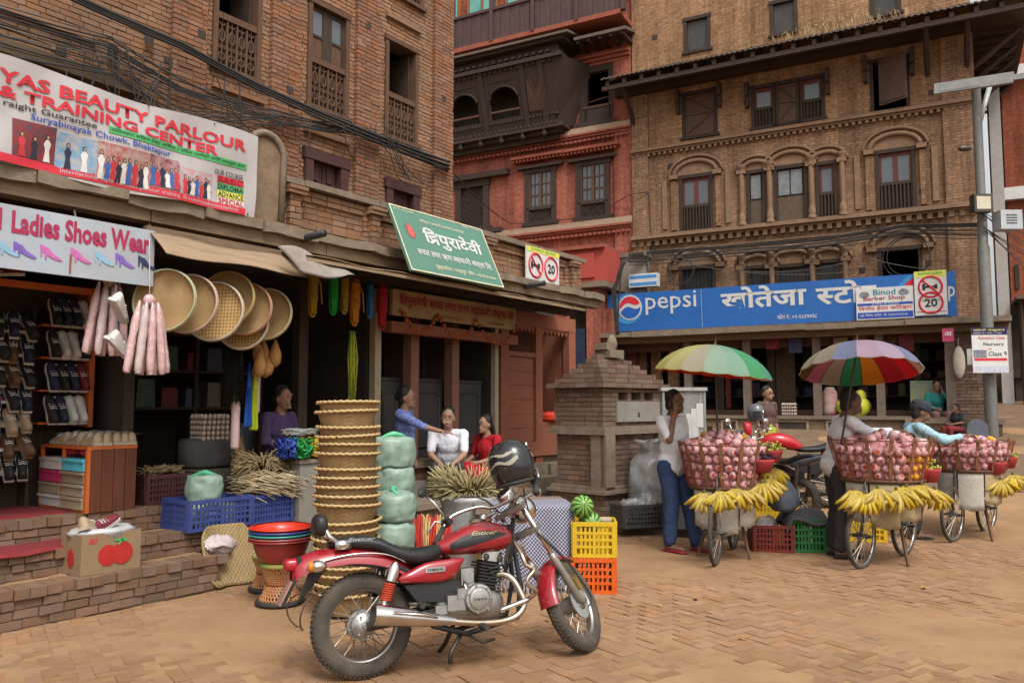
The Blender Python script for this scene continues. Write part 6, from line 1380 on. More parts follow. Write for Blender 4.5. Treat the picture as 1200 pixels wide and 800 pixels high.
for k, (z, r_) in enumerate([(.32, .0), (.34, .0), (.365, 0), (.39, 0), (.415, 0)]):
    t_ = thing('plastic_tub', ['dull red plastic tub at the bottom of the nested stack', 'faded red tub second from the bottom of the nested stack', 'turquoise plastic tub in the nested stack', 'dark blue plastic tub in the nested stack', 'bright red plastic tub on top of the nested stack'][k], 'tub', (s0[0], s0[1], z), 0, 'nested plastic tubs')
    MB().lathe([(.14, 0), (.185, .05), (.215, .14), (.225, .18), (.222, .18), (.205, .13), (.17, .05), (.13, .012), (.001, .012)], 36, cap=False).build('bowl', tubm[k], t_, True); MB().lathe([(.222, .178), (.252, .172), (.254, .182), (.222, .188)], 36, cap=False).build('rim', tubm[k], t_, True)
# --- leaning woven mat
mp_ = G(272, 688); lm = thing('straw_mat', 'rounded straw mat leaning against the end of the steps', 'mat', (mp_[0] + .02, mp_[1] + .05, 0), LA); mat_m = weave('straw_weave', (.36, .26, .125), (.27, .19, .085), 64, 8)
MB().sheet(lambda u, v: ((u - .5) * .5 * (1 - .35 * abs(2 * v - 1) ** 4), .0 + .2 * v + .03 * math.sin(u * 5), .01 + .5 * v), 20, 20, .02, (0, .9, -.3)).build('woven_sheet', mat_m, lm, True)
# --- cement block, net bundle, coil, dried grass
cbk = thing('cement_block', 'grey cement block wall beside the blue crates', 'cement block', LW, LA); MB().box(2.8, 3.22, .26, .5, 0, .98).build('block', cement, cbk); MB().box(2.78, 3.24, .24, .9, .98, 1.02).build('top', stone, cbk)
def strands(n, f, r_, m, name, lab, cat, loc, rz, seg=4, grp=None):
    mb = MB()
    for k in range(n): mb.tube(f(k), r_, seg)
    return tag(mb.build(name, m, None, True, loc, rz), lab, cat, grp)
for k, (a, b, c, ln) in enumerate([(2.62, 2.72, (.03, .06, .30), 'blue'), (2.72, 2.92, (.02, .26, .06), 'green'), (2.92, 3.12, (.55, .42, .02), 'yellow')]):
    strands(60, lambda q: [(U(a, b), U(.2, .45), 1.03 + U(0, .2)) for _ in range(4)], .016, mat('net_' + ln, c, rough=.5), 'net_bundle', ln + ' nylon net bundle on the cement block', 'net', LW, LA)
strands(24, lambda q: [(2.85 + (.17 + U(-.04, .04)) * math.cos(t + q), .33 + (.12 + U(-.02, .02)) * math.sin(t + q), 1.26 + U(0, .06)) for t in [i * .45 for i in range(14)]], .006, mat('grey_twine', (.32, .33, .30)), 'twine_coil', 'coil of grey twine on the net bundles', 'twine', LW, LA)
dry = mat('dried_grass', (.36, .27, .14), (.24, .175, .085), rough=.95, ns=10)
strands(260, lambda q: (lambda s0_, n0_, z0_, a: [(s0_, n0_, z0_), (s0_ + .14 * math.cos(a), n0_ - .12, z0_ + .05 * math.sin(a * 3) + .02), (s0_ + .26 * math.cos(a), n0_ - .22, z0_ - .02 + .08 * math.sin(a))])(U(2.2, 2.7), U(.4, .62), .72 + U(0, .16), U(-.9, .9)), .005, mat('pale_roots', (.50, .40, .25), (.36, .27, .16)), 'root_bundle', 'pale dried root bundle in the blue crate', 'roots', LW, LA)
strands(300, lambda q: (lambda a, z0_: [(2.55 + .05 * math.cos(a), .5, z0_), (2.55 + .2 * math.cos(a), .5 + .1 * math.sin(a), z0_ + U(0, .08)), (2.55 + .33 * math.cos(a) + U(-.04, .04), .5 + .16 * math.sin(a), z0_ + U(-.06, .12))])(U(0, 6.28), .92 + U(0, .1)), .005, dry, 'grass_bundle', 'olive dried grass bundle on the pale roots', 'grass bundle', LW, LA)
strands(90, lambda q: [(1.78 + U(-.2, .2), 1.0 + U(-.14, .14), .90 + U(0, .05)), (1.78 + U(-.2, .2), .98 + U(-.14, .14), .95 + U(0, .05))], .006, dry, 'root_pile', 'pile of dark roots in the maroon crate', 'roots', LW, LA)
# sack of herbs behind the motorcycle
hx = P(551, 600, 7.35)
sk = thing('herb_sack', 'clear white plastic sack standing open behind the motorcycle', 'sack', (hx[0], hx[1], 0)); MB().lathe([(.2, 0), (.24, .1), (.245, .45), (.23, .62), (.26, .7), (.28, .74)], 24, jit=lambda a, z: 1 + .05 * math.sin(6 * a + 9 * z) + .05 * abs(math.sin(9 * a - 7 * z))).build('bag', mat('milky_plastic', (.33, .33, .33), (.27, .27, .27), rough=.3, spec=.6, ns=8, bump=.5), sk, True)
strands(420, lambda q: (lambda a, e: [(hx[0] + .1 * math.cos(a), hx[1] + .1 * math.sin(a), .68 + e * .1), (hx[0] + .26 * math.cos(a), hx[1] + .2 * math.sin(a), .76 + e * .15), (hx[0] + .36 * math.cos(a) + U(-.04, .04), hx[1] + .26 * math.sin(a), .70 + e * .32)])(U(0, 6.28), U(0, 1)), .0055, mat('dry_herb', (.34, .28, .14), (.24, .2, .09), rough=.95, ns=9), 'herb_bundle', 'dried herb bundle spilling from the plastic sack', 'herbs', None, None)
# incense sticks
for k, (px, c) in enumerate([(491, (.42, .03, .02)), (499, (.45, .3, .12)), (506, (.42, .03, .02)), (512, (.48, .33, .14)), (520, (.5, .04, .02))]):
    p = P(px, 640, 6.9); strands(26, lambda q: [(p[0] + U(-.035, .035), p[1] + U(-.03, .03), U(0, .02) + .1), (p[0] + U(-.045, .045) + (k - 2) * .012, p[1] + .1 + U(-.03, .03), .56 + U(-.02, .06))], .006, mat('stick%d' % (k % 2), c), 'incense_bundle', ['red', 'straw coloured', 'dark red', 'tan', 'bright red'][k] + ' stick bundle leaning beside the green bundles', 'stick bundle', None, None)
# --- eggs, sacks and boxes inside the basket shop
eggm = mat('egg_shell', (.62, .52, .42), (.56, .45, .36), rough=.5); pulp = mat('egg_tray_pulp', (.30, .22, .17), (.24, .17, .13), rough=.95)
eg = MB().lathe([(.001, -.026), (.014, -.02), (.021, -.004), (.019, .012), (.011, .025), (.001, .03)], 8, cap=False).mesh('egg', eggm, True); EGG0 = pL(240, 516, 1.0)
def eggtray(p, rz, lab, nx=6, ny=5):
    t_ = thing('egg_tray', lab, 'egg tray', p, rz, 'stacked egg trays')
    MB().sheet(lambda u, v: ((u - .5) * .3, (v - .5) * .26, .012 + .012 * math.cos(u * nx * 2 * math.pi) * math.cos(v * ny * 2 * math.pi)), 24, 20, .004).build('tray', pulp, t_, True)
    for i in range(nx):
        for j in range(ny):
            if 0 < i < nx - 1 and 0 < j < ny - 1 : continue
            obj('egg', eg, t_, ((i + .5) / nx * .3 - .15, (j + .5) / ny * .26 - .13, .034))
for k in range(5): eggtray(wl(EGG0[0] + .05, 1.0, EGG0[1] - .01 + k * .052), LA + U(-.05, .05), 'tray of brown eggs in the stack on the sacks, %s' % 'bottom second third fourth topmost'.split()[k], 6, 5)
for k, (s, n, w_, d_, h_, z, c, lab, nm) in enumerate([(1.55, 1.45, .45, .35, .42, .67, (.20, .09, .035), 'reddish plywood box behind the shoe chest', 'plywood_box'), (2.3, 1.05, .6, .4, .28, .95, (.10, .10, .10), 'grey sack bale under the egg trays', 'sack_bale'), (2.3, 1.1, .62, .45, .28, .665, (.14, .12, .10), 'brown sack bale at the foot of the egg stack', 'sack_bale'), (2.75, 1.2, .35, .35, .7, .665, (.08, .09, .10), 'dark bale standing by the timber post', 'sack_bale')]):
    mb = MB(); mb.sheet(lambda u, v: (0, 0, 0), 1, 1); mb = MB().lathe([(.001, 0), (.62, .0), (.7, .08), (.71, .5), (.69, .92), (.6, 1.0), (.001, 1.0)], 4 if k == 0 else 20, Matrix.Diagonal((w_ * (.72 if k else .72), d_ * .72, h_, 1)) @ RZ(45), cap=False, jit=None if k == 0 else (lambda a, z: .86 + .16 * abs(math.cos(2 * a)) ** .5))
    tag(mb.build(nm, mat('bale%d' % k, c, tuple(v * .7 for v in c), rough=.8, bump=.4), None, False if k == 0 else True, wl(s, n, z), LA), lab, 'box' if k == 0 else 'bale')
# dim shelves at the back of the basket shop
sh2 = thing('shop_shelf', 'dim shelves at the back of the basket shop', 'shelf', LW, LA)
for z in (1.5, 1.95, 2.4): MB().box(1.3, 4.3, 2.9, 3.3, z, z + .03).build('board', wood_md, sh2)
for s in (1.3, 2.3, 3.3, 4.25): MB().box(s, s + .05, 2.9, 3.3, .66, 2.8).build('upright', wood_md, sh2)
dm = [mat('dimgood%d' % i, c, tuple(v * .6 for v in c), rough=.5) for i, c in enumerate([(.25, .05, .05), (.12, .14, .2), (.3, .26, .2), (.2, .18, .05), (.1, .18, .12)])]
goods(27, lambda k: (wl(1.5 + (k % 9) * .3, 3.05, (1.532, 1.982, 2.432)[k // 9]), LA, (U(.16, .24), .2, U(.2, .34))), dm, lambda k: ['red', 'slate', 'cream', 'mustard', 'dull green'][k % 5] + ' tin on the dim shelves of the basket shop', 'tin', 'tins on the back shelves', 'storage_tin')
# --- hanging ropes, brushes, pouches, straps, broom
for k, (px, t0, t1, c, ln, wd) in enumerate([(367, 318, 368, (.36, .22, .012), 'mustard yellow', .075), (391, 321, 366, (.01, .33, .05), 'bright green', .07), (404, 322, 365, (.30, .20, .02), 'olive yellow', .065), (416, 327, 378, (.50, .19, .015), 'orange', .085), (434, 330, 371, (.02, .13, .34), 'blue', .055), (448, 333, 383, (.36, .015, .03), 'red', .09), (398, 322, 360, (.01, .2, .06), 'dark green', .05)]):
    n = .3 if k != 6 else .38; a, zt_ = pL(px, t0, n); _, zb_ = pL(px, t1, n); rm_ = mat('rope_%d' % k, c, tuple(v * .6 for v in c), rough=.5, ns=30)
    t_ = thing('rope_hank', ln + ' nylon rope hank hanging under the canvas awning', 'rope', wl(a, n, 0), LA, 'rope hanks hanging in a row'); h_ = zt_ - zb_; wd *= 1.25
    mb = MB()
    for q in range(12): x = (q % 6 - 2.5) * wd / 6; y = (.02 if q < 6 else -.02); mb.tube([(x * .8, y, zt_), (x, y, zt_ - h_ * .5), (x * .7, y, zb_)], .008, 5)
    mb.torus((0, 0, zb_), wd * .28, .012, seg=12); mb.build('strands', rm_, t_, True)
    mb = MB()
    for q in range(int(h_ * .6 / .016)): mb.torus((0, 0, zt_ - h_ * .12 - q * .016), wd * .5, .0085, RX(90) @ RY(0), 14, 5)
    mb.build('wrapping', rm_, t_, True); MB().tube([(0, 0, zt_), (0, .02, zt_ + .2)], .004, 4).build('hook_string', cable_m, t_)
    if k in (0, 3): MB().tube([(wd * .4, 0, zt_ - .03), (wd * .9, -.02, zt_ - h_ * .3), (wd * 1.2, -.01, zt_ - h_ * .75)], .008, 5).build('loose_end', rm_, t_, True)
a, zt_ = pL(413, 388, .6); strands(26, lambda q: [(U(-.03, .03), U(-.02, .02), 0), (U(-.06, .06), U(-.03, .03), -.3), (U(-.06, .06), U(-.03, .03), -U(.6, .9))], .009, mat('strap_yellow', (.42, .38, .02), (.1, .25, .04), ns=6), 'strap_bundle', 'yellow and green strap bundle hanging beside the bank pillar', 'straps', wl(a, .6, zt_), LA)
for k, (px, t0, t1, c, ln) in enumerate([(292, 440, 500, (.02, .09, .42), 'blue'), (299, 442, 504, (.45, .55, .02), 'lime yellow')]):
    a, zt_ = pL(px, t0, .35); h_ = zt_ - pL(px, t1, .35)[1]; t_ = thing('brush', ln + ' bristle brush hanging beside the shopkeeper', 'brush', wl(a, .35, zt_), LA)
    MB().lathe([(.012, .12), (.02, 0), (.028, -.1), (.024, -.12)], 10).build('handle', mat('br%d' % k, c, rough=.4), t_, True)
    mb = MB()
    for q in range(60): e = U(0, 6.28); mb.tube([(.02 * math.cos(e), .02 * math.sin(e), -.1), (.035 * math.cos(e), .035 * math.sin(e), -h_ + U(0, .03))], .004, 3)
    mb.build('bristles', mat('br%d' % k, c), t_)
a, zt_ = pL(308, 398, .25); tp = mat('loofah', (.40, .21, .07), (.28, .14, .045), rough=.9, ns=40, bump=.6)
for k in range(6): tag(MB().lathe([(.01, 0), (.03, -.05), (.06, -.14), (.05, -.22), (.01, -.26)], 10, RY(U(-18, 18))).build('loofah_pouch', tp, None, True, wl(a + (k % 3 - 1) * .075, .2 + U(-.05, .05), zt_ - (k // 3) * .1), LA), 'brown knotted pouch in the cluster hanging below the trays', 'pouch', 'brown pouches below the trays')
a, zt_ = pL(276, 400, .3); strands(160, lambda q: [(U(-.04, .04), U(-.04, .04), 0), (U(-.1, .08), U(-.06, .06), -.25), (U(-.13, .1), U(-.08, .08), -U(.4, .6))], .003, mat('black_hair', (.012, .011, .01)), 'hair_switch', 'black hair switch hanging below the trays', 'hair switch', wl(a, .3, zt_), LA, 3)
for k, (px, py) in enumerate([(302, 430), (278, 470)]):
    a, zt_ = pL(px, py, .4); tag(MB().lathe([(.03, 0), (.04, -.02), (.04, -.42), (.03, -.44)], 10).build('net_roll', mat('pink_dots', (.55, .3, .3), (.62, .55, .52), ns=80), None, True, wl(a, .42, zt_), LA), 'pink dotted snack roll hanging ' + ('behind the brushes' if k == 0 else 'beside the black hair switch'), 'snack roll')
a, zt_ = pL(279, 556, .75); strands(60, lambda q: (lambda x: [(x * .3, 0, .1), (x * .5, .03, .3), (x - .06, .12, .62 + U(-.04, .04))])(U(-.07, .07)), .004, mat('broom_straw', (.42, .27, .12), (.3, .18, .08)), 'straw_broom', 'straw broom standing upright beside the green bundles', 'broom', wl(a, .62, .66), LA)
# --- crates of watermelons, shrine side crate and sacks
oc = G(694, 696); oy = R(-3)
crate('plastic_crate', 'orange plastic crate under the yellow watermelon crate', 'crate', (oc[0] + .02, oc[1] + .17, 0), oy, .37, .32, .29, cor, None, 3, 4)
yc = crate('plastic_crate', 'yellow plastic crate holding watermelons', 'crate', (oc[0] + .03, oc[1] + .17, .295), oy, .36, .31, .29, cye, None, 3, 4)
def melon():
    m = mat('watermelon', (.20, .36, .08), (.03, .10, .02), rough=.35); t = m.node_tree; N = t.nodes; L = t.links; tc = N.new('ShaderNodeTexCoord'); sp = N.new('ShaderNodeSeparateXYZ'); L.new(tc.outputs['Object'], sp.inputs[0])
    at = N.new('ShaderNodeMath'); at.operation = 'ARCTAN2'; L.new(sp.outputs[0], at.inputs[0]); L.new(sp.outputs[1], at.inputs[1]); no = N.new('ShaderNodeTexNoise'); no.inputs['Scale'].default_value = 22; L.new(tc.outputs['Object'], no.inputs[0])
    ma = N.new('ShaderNodeMath'); ma.operation = 'MULTIPLY_ADD'; ma.inputs[1].default_value = 11; L.new(at.outputs[0], ma.inputs[0]); nm = N.new('ShaderNodeMath'); nm.operation = 'MULTIPLY'; nm.inputs[1].default_value = 5; L.new(no.outputs[0], nm.inputs[0]); L.new(nm.outputs[0], ma.inputs[2])
    si = N.new('ShaderNodeMath'); si.operation = 'SINE'; L.new(ma.outputs[0], si.inputs[0]); mr = N.new('ShaderNodeMapRange'); mr.inputs[1].default_value = -.1; mr.inputs[2].default_value = .35; L.new(si.outputs[0], mr.inputs[0])
    mx = next(n for n in N if n.bl_idname == 'ShaderNodeMix'); L.new(mr.outputs[0], mx.inputs[0]); return m
mm_ = melon()
for k, (dx, dy, z, e, lab) in enumerate([(-.07, .10, .70, (R(70), R(15), 0), 'round striped watermelon balanced on top of the yellow crate'), (.0, .15, .56, (R(80), R(60), 0), 'striped watermelon lying inside the yellow crate')]):
    t_ = thing('watermelon', lab, 'watermelon', (oc[0] + dx, oc[1] + dy, z)); t_.rotation_euler = e
    MB().ball((0, 0, 0), (.098, .098, .105), 24, 14).build('rind', mm_, t_, True); MB().tube([(0, 0, .1), (.008, 0, .12)], .005, 5).build('stem', dry, t_)
tag(MB().ball((0, 0, 0), (.07, .05, .03), 8, 5).build('burlap_rag', mat('burlap', (.35, .29, .2)), None, True, (oc[0] + .12, oc[1] + .12, .585)), 'pale rag in the yellow crate beside the watermelon', 'rag')
gcx = G(748, 618, .105); crate('plastic_crate', 'grey plastic crate of wrappings on the pavement by the shrine', 'crate', (gcx[0], gcx[1] + .15, .107), R(20), .52, .36, .27, cgr, None, 3, 5)
plm = mat('cloudy_plastic', (.42, .42, .42), (.32, .32, .32), rough=.2, spec=.8, ns=9, bump=.6, bs=14, alpha=.6)
for k in range(3): tag(crumple(MB().ball((0, 0, 0), (.14, .1, .1), 18, 12), .05, 9, k).build('plastic_wrap', plm, None, True, (gcx[0] - .12 + k * .13, gcx[1] + .15, .33 + .05 * (k == 2)), U(0, 3)), 'crumpled plastic wrap heaped in the grey crate', 'plastic wrap', 'wraps in the grey crate')
ws = P(765, 540, 10.35); wsz = .11
tag(crumple(MB().lathe([(.05, 0), (.24, .02)] + [(.24 + .07 * math.sin(q * .22) , .04 + q * .055) for q in range(14)] + [(.22, .82), (.15, .88), (.19, .95), (.24, 1.0), (.1, .96)], 48), .05, 6.5).build('plastic_sack', plm, None, True, (ws[0], ws[1], wsz)), 'big cloudy plastic sack leaning on the shrine', 'sack')
# ------------------------------------------------------------------ motorcycles
def loft(mb, rings, closed=True, cap=True):
    n = len(rings[0]); v = [p for r_ in rings for p in r_]; f = []
    for i in range(len(rings) - 1):
        for k in range(n if closed else n - 1): f.append((i * n + k, i * n + (k + 1) % n, (i + 1) * n + (k + 1) % n, (i + 1) * n + k))
    if cap and closed: f += [tuple(range(n))[::-1], tuple((len(rings) - 1) * n + k for k in range(n))]
    return mb.add(v, f)
def smooth_secs(secs, n=4):
    out = []
    for i in range(len(secs) - 1):
        a = secs[max(i - 1, 0)]; b = secs[i]; c = secs[i + 1]; e = secs[min(i + 2, len(secs) - 1)]
        for k in range(n):
            t = k / n; out.append(tuple(.5 * (2 * q + (r_ - p) * t + (2 * p - 5 * q + 4 * r_ - s_) * t * t + (-p + 3 * q - 3 * r_ + s_) * t ** 3) for p, q, r_, s_ in zip(a, b, c, e)))
    return out + [secs[-1]]
def body(secs, p=2.4, seg=20, n=4):
    rings = []
    for (x, zc, hw, ht, hb) in smooth_secs(secs, n):
        rg = []
        for k in range(seg):
            a = 2 * math.pi * k / seg; c, s = math.cos(a), math.sin(a); q = 2 / p
            rg.append((x, max(hw, .001) * math.copysign(abs(c) ** q, c), zc + max(ht if s > 0 else hb, .001) * math.copysign(abs(s) ** q, s)))
        rings.append(rg)
    return loft(MB(), rings)
tyre_m = mat('dusty_tyre', (.04, .036, .031), (.10, .078, .056), rough=.9, ns=5, bump=.5, bs=60)
redp = mat('red_metallic_paint', (.30, .008, .016), (.26, .006, .013), rough=.3, ns=3, coat=.7, spec=.5, dirt=.16)
blackm = mat('black_vinyl', (.015, .015, .016), (.022, .022, .022), rough=.42, ns=12, bump=.15)
amber = mat('amber_lens_2', (.55, .2, .03), rough=.2); redl = mat('red_lens', (.35, .012, .02), rough=.15, spec=.6)
def wheel(par, M, Rr, r_, hubm=alu, spokes=True, hub_r=.075):
    wd = obj('wheel', None, par); wd.matrix_local = M; MW[wd.name] = MW[par.name] @ M
    pr = [(Rr - 1.75 * r_, -.62 * r_), (Rr - 1.2 * r_, -.92 * r_), (Rr - .5 * r_, -.9 * r_), (Rr - .1 * r_, -.5 * r_), (Rr, 0), (Rr - .1 * r_, .5 * r_), (Rr - .5 * r_, .9 * r_), (Rr - 1.2 * r_, .92 * r_), (Rr - 1.75 * r_, .62 * r_)]
    MB().lathe(pr, 56, RX(90), cap=False).build('tyre', tyre_m, wd, True)
    tb = MB()
    for k in range(64):
        for sg in (-1, 1): tb.cbox((0, 0, 0), (.012, r_ * .5, .006), RY(360 * k / 64 + (2.8 if sg > 0 else 0)) @ TR(0, sg * r_ * .42, Rr - .06 * r_) @ RX(sg * -22) @ RZ(25 * sg))
    tb.build('tread', tyre_m, wd)
    ri = Rr - 1.75 * r_
    MB().lathe([(ri + .012, -.6 * r_), (ri - .006, -.55 * r_), (ri - .012, -.2 * r_), (ri - .012, .2 * r_), (ri - .006, .55 * r_), (ri + .012, .6 * r_)], 48, RX(90), cap=False).build('rim', mat('dull_rim', (.42, .40, .37), (.28, .25, .22), rough=.35, metal=.9, ns=7), wd, True)
    MB().lathe([(.02, -.075), (hub_r * .6, -.07), (hub_r, -.045), (hub_r, .045), (hub_r * .6, .07), (.02, .075)], 28, RX(90)).lathe([(.014, -.11), (.014, .11)], 10, RX(90)).build('hub', hubm, wd, 40)
    if spokes:
        mb = MB()
        for k in range(36):
            a = 2 * math.pi * k / 36; b = a + (.42 if k % 2 else -.42); sg = 1 if (k // 2) % 2 else -1
            mb.tube([(hub_r * .9 * math.cos(a), sg * .04, hub_r * .9 * math.sin(a)), (ri * math.cos(b), sg * .008, ri * math.sin(b))], .0028, 4)
        mb.build('spokes', mat('spoke_steel', (.35, .33, .3), (.2, .16, .12), rough=.4, metal=.8), wd)
    return wd
bang = math.atan2(.563, 1.314); BM = TR(-.85, 4.71, 0) @ Matrix.Rotation(bang, 4, 'Z') @ RX(-8)
mc = thing('motorcycle', 'red cruiser motorcycle with chrome exhaust parked in the foreground', 'motorcycle', (-.85, 4.71, 0)); mc.rotation_euler = BM.to_euler(); MW[mc.name] = BM
RrW = .292; zl = RrW * math.cos(R(8)) * 0 + RrW
wheel(mc, TR(0, 0, RrW), RrW, .053, alu, True, .07)
MB().lathe([(.078, -.08), (.085, -.068), (.085, .0)], 28, TR(0, 0, RrW) @ RX(90)).build('drum_cover', alu, mc, 40)
for k in range(6): MB().tube([(.055 * math.cos(k), -.075, RrW + .055 * math.sin(k)), (.055 * math.cos(k), -.088, RrW + .055 * math.sin(k))], .007, 6).build('bolt', alu, mc)
# rear mudguard
sp = smooth_secs([(-.40, .625, .05), (-.36, .685, .085), (-.22, .725, .105), (-.05, .735, .112), (.12, .705, .115), (.24, .64, .11), (.30, .56, .10)], 5); rg = []
for x, z, hw in sp: rg.append([(x, hw * math.cos(t), z - .105 * (1 - math.sin(t)) + .01) for t in [math.pi * i / 12 for i in range(13)]])
loft(MB(), rg, False).build('rear_mudguard', redp, mc, True)
MB().sheet(lambda u, v: (-.33 + .6 * u, (v - .5) * .2, .63 + .05 * math.sin(math.pi * u)), 12, 4).build('mudguard_liner', black_pl, mc, True)
sd_ = MB().tube([(x, -hw - .004, z - .035 + .03 * math.sin(3 * x)) for x, z, hw in sp[8:26]], .006, 5).build('chrome_trim', chrome, mc, True)
tl = body([(-.44, .655, .03, .02, .02), (-.43, .655, .05, .035, .035), (-.37, .655, .055, .04, .04)], 3).build('tail_lamp', redl, mc, True)
MB().box(-.372, -.35, -.06, .06, .615, .70).build('lamp_housing', black_pl, mc)
for sg in (-1, 1):
    MB().tube([(-.28, sg * .05, .645), (-.28, sg * .14, .645)], .012, 6).build('indicator_stalk', chrome, mc)
    ind = MB().lathe([(.03, .02), (.034, 0), (.03, -.03), (.012, -.055)], 14, TR(-.285, sg * .165, .645) @ RY(-90)).build('indicator', chrome, mc, True); MB().lathe([(.03, .0), (.026, .022), (.008, .03)], 14, TR(-.305, sg * .165, .645) @ RY(-90)).build('lens', amber, ind, True)
pp_ = MB().box(-.02, 0, -.07, .07, -.2, 0, TR(-.35, 0, .62) @ RY(28)).build('plate_hanger', black_pl, mc); MB().box(-.03, -.021, -.085, .085, -.21, -.07, TR(-.35, 0, .62) @ RY(28)).build('number_plate', mat('rusty_plate', (.35, .2, .15), (.25, .13, .1)), pp_)
MB().sheet(lambda u, v: (-.31 - .08 * v + .1 * u * (1 - v), -.075 + .02 * u, .62 - .2 * v), 4, 6, .008, (0, 1, 0)).build('mud_flap', black_rb, mc)
# sissy bar
for sg in (-1, 1): MB().tube([(-.12, sg * .09, .74), (-.2, sg * .085, .80), (-.245, sg * .06, .90)], [.013, .015, .012], 8).box(-.17, -.08, sg * .1 - .012, sg * .1 + .012, .725, .775).build('backrest_bar', chrome, mc, True)
body([(-.275, .86, .085, .05, .05), (-.255, .865, .1, .065, .065), (-.22, .865, .1, .06, .06), (-.205, .86, .08, .045, .045)], 3).build('backrest_pad', blackm, mc, True)
# seat, tank
st_ = body([(-.19, .755, .05, .015, .02), (-.15, .76, .09, .028, .03), (-.02, .755, .115, .043, .04), (.09, .735, .13, .045, .045), (.18, .69, .14, .045, .05), (.28, .66, .14, .045, .055), (.38, .655, .12, .05, .05), (.46, .67, .075, .045, .04), (.49, .685, .05, .03, .03)], 2.6).build('seat', blackm, mc, True)
lettering(st_, 'Enticer', -.10, .765, .16, .022, mat('grey_stitch', (.3, .3, .3)), -.121, .01, shear=.3)
for q in (0, 1): MB().tube([(x, -.1 * (1 - q) + .0, z) for x, z in ((.22, .722), (.3, .702), (.38, .704))], .003, 4).build('seam', blackm, mc, True) if q == 0 else None
TS = [(.445, .69, .02, .012, .02), (.47, .692, .06, .03, .04), (.55, .70, .105, .065, .06), (.65, .715, .132, .095, .078), (.75, .722, .145, .108, .085), (.85, .722, .138, .10, .08), (.92, .72, .105, .07, .06), (.955, .715, .055, .035, .04), (.962, .712, .02, .012, .015)]
tk = body(TS, 2.2, 28, 5).build('fuel_tank', redp, mc, True)
MB().lathe([(.04, 0), (.042, .012), (.03, .02)], 18, TR(.72, 0, .828)).build('fuel_cap', chrome, tk, 40)
def tank_y(x, z):
    for a, b in zip(TS, TS[1:]):
        if a[0] <= x <= b[0]:
            t = (x - a[0]) / (b[0] - a[0]); zc, hw, ht, hb = (a[i] + (b[i] - a[i]) * t for i in range(1, 5)); d_ = z - zc; h_ = ht if d_ > 0 else hb
            return hw * max(0, 1 - abs(d_ / h_) ** 2.2) ** (1 / 2.2)
    return 0
dec = MB()
def dpt(u, v):
    x = .52 + .36 * u; lo = .675 + .075 * u ** 1.3; hi = .695 + .105 * math.sin(math.pi * min(1, u * .62 + .05)) * (1 - .25 * u); z = lo + (hi - lo) * v * (1 - u ** 6 * .6); return (x, -tank_y(x, z) - .0035, z)
dec.sheet(dpt, 22, 8).build('tank_decal', black_pl, tk, True)
lettering(tk, 'Enticer', .64, .755, .17, .024, mat('gold_print', (.5, .42, .25)), -.1475, .012, shear=.35)
# side covers
for sg in (-1, 1):
    out = smooth_secs([(.17, .54), (.25, .575), (.35, .615), (.47, .625), (.585, .63), (.575, .59), (.53, .53), (.45, .50), (.3, .505), (.2, .51)], 2)
    cxm, czm = .4, .565
    rings = [[(cxm + (x - cxm) * k, sg * y, czm + (z - czm) * k) for x, z in out] for k, y in ((1.0, .115), (1.0, .135), (.93, .148), (.7, .156), (.3, .16), (.02, .161))]
    loft(MB(), rings, True, False).build('side_cover', redp, mc, True)
bg_ = MB().box(.34, .46, -.168, -.155, .562, .59).build('badge', chrome, mc); lettering(bg_, 'YAMAHA', .347, .568, .105, .016, black_t, -.17, .02)
for sg in (-1, 1): MB().prism([(.22, .50), (.56, .50), (.565, .40), (.5, .385), (.3, .40)], sg * .08, sg * .13).build('lower_cover', black_pl, mc)
# frame
for sg in (-1, 1):
    MB().tube([(.95, sg * .02, .80), (.98, sg * .06, .45), (.94, sg * .09, .25), (.6, sg * .1, .19), (.4, sg * .09, .25), (.42, sg * .08, .5), (.2, sg * .1, .6), (-.15, sg * .09, .66)], .016, 8).build('frame_tube', black_pl, mc, True)
    MB().tube([(.5, sg * .1, .34), (.25, sg * .115, .31), (0, sg * .115, RrW)], .02, 6, flat=1.4).build('swing_arm', steel_dk, mc, True)
    # shock absorber
    a, b = Vector((.17, sg * .15, .635)), Vector((.085, sg * .15, .38)); Mx = aim(b, a); L_ = (a - b).length
    shk = MB().lathe([(.012, 0), (.02, .02), (.02, .09), (.012, .1), (.012, L_ - .12), (.034, L_ - .11), (.036, L_ - .05), (.028, L_ - .02), (.014, L_)], 14, Mx).build('shock_absorber', chrome, mc, 40)
    MB().tube([Mx @ Vector((.029 * math.cos(t), .029 * math.sin(t), .05 + (L_ - .17) * t / (2 * math.pi * 8))) for t in [i * .35 for i in range(int(2 * math.pi * 8 / .35))]], .0062, 5).build('spring', mat('spring_red', (.42, .05, .02)) if sg < 0 else steel_dk, shk, True)
MB().tube([(.93, 0, .78), (.5, 0, .66)], .03, 8).build('backbone', black_pl, mc)
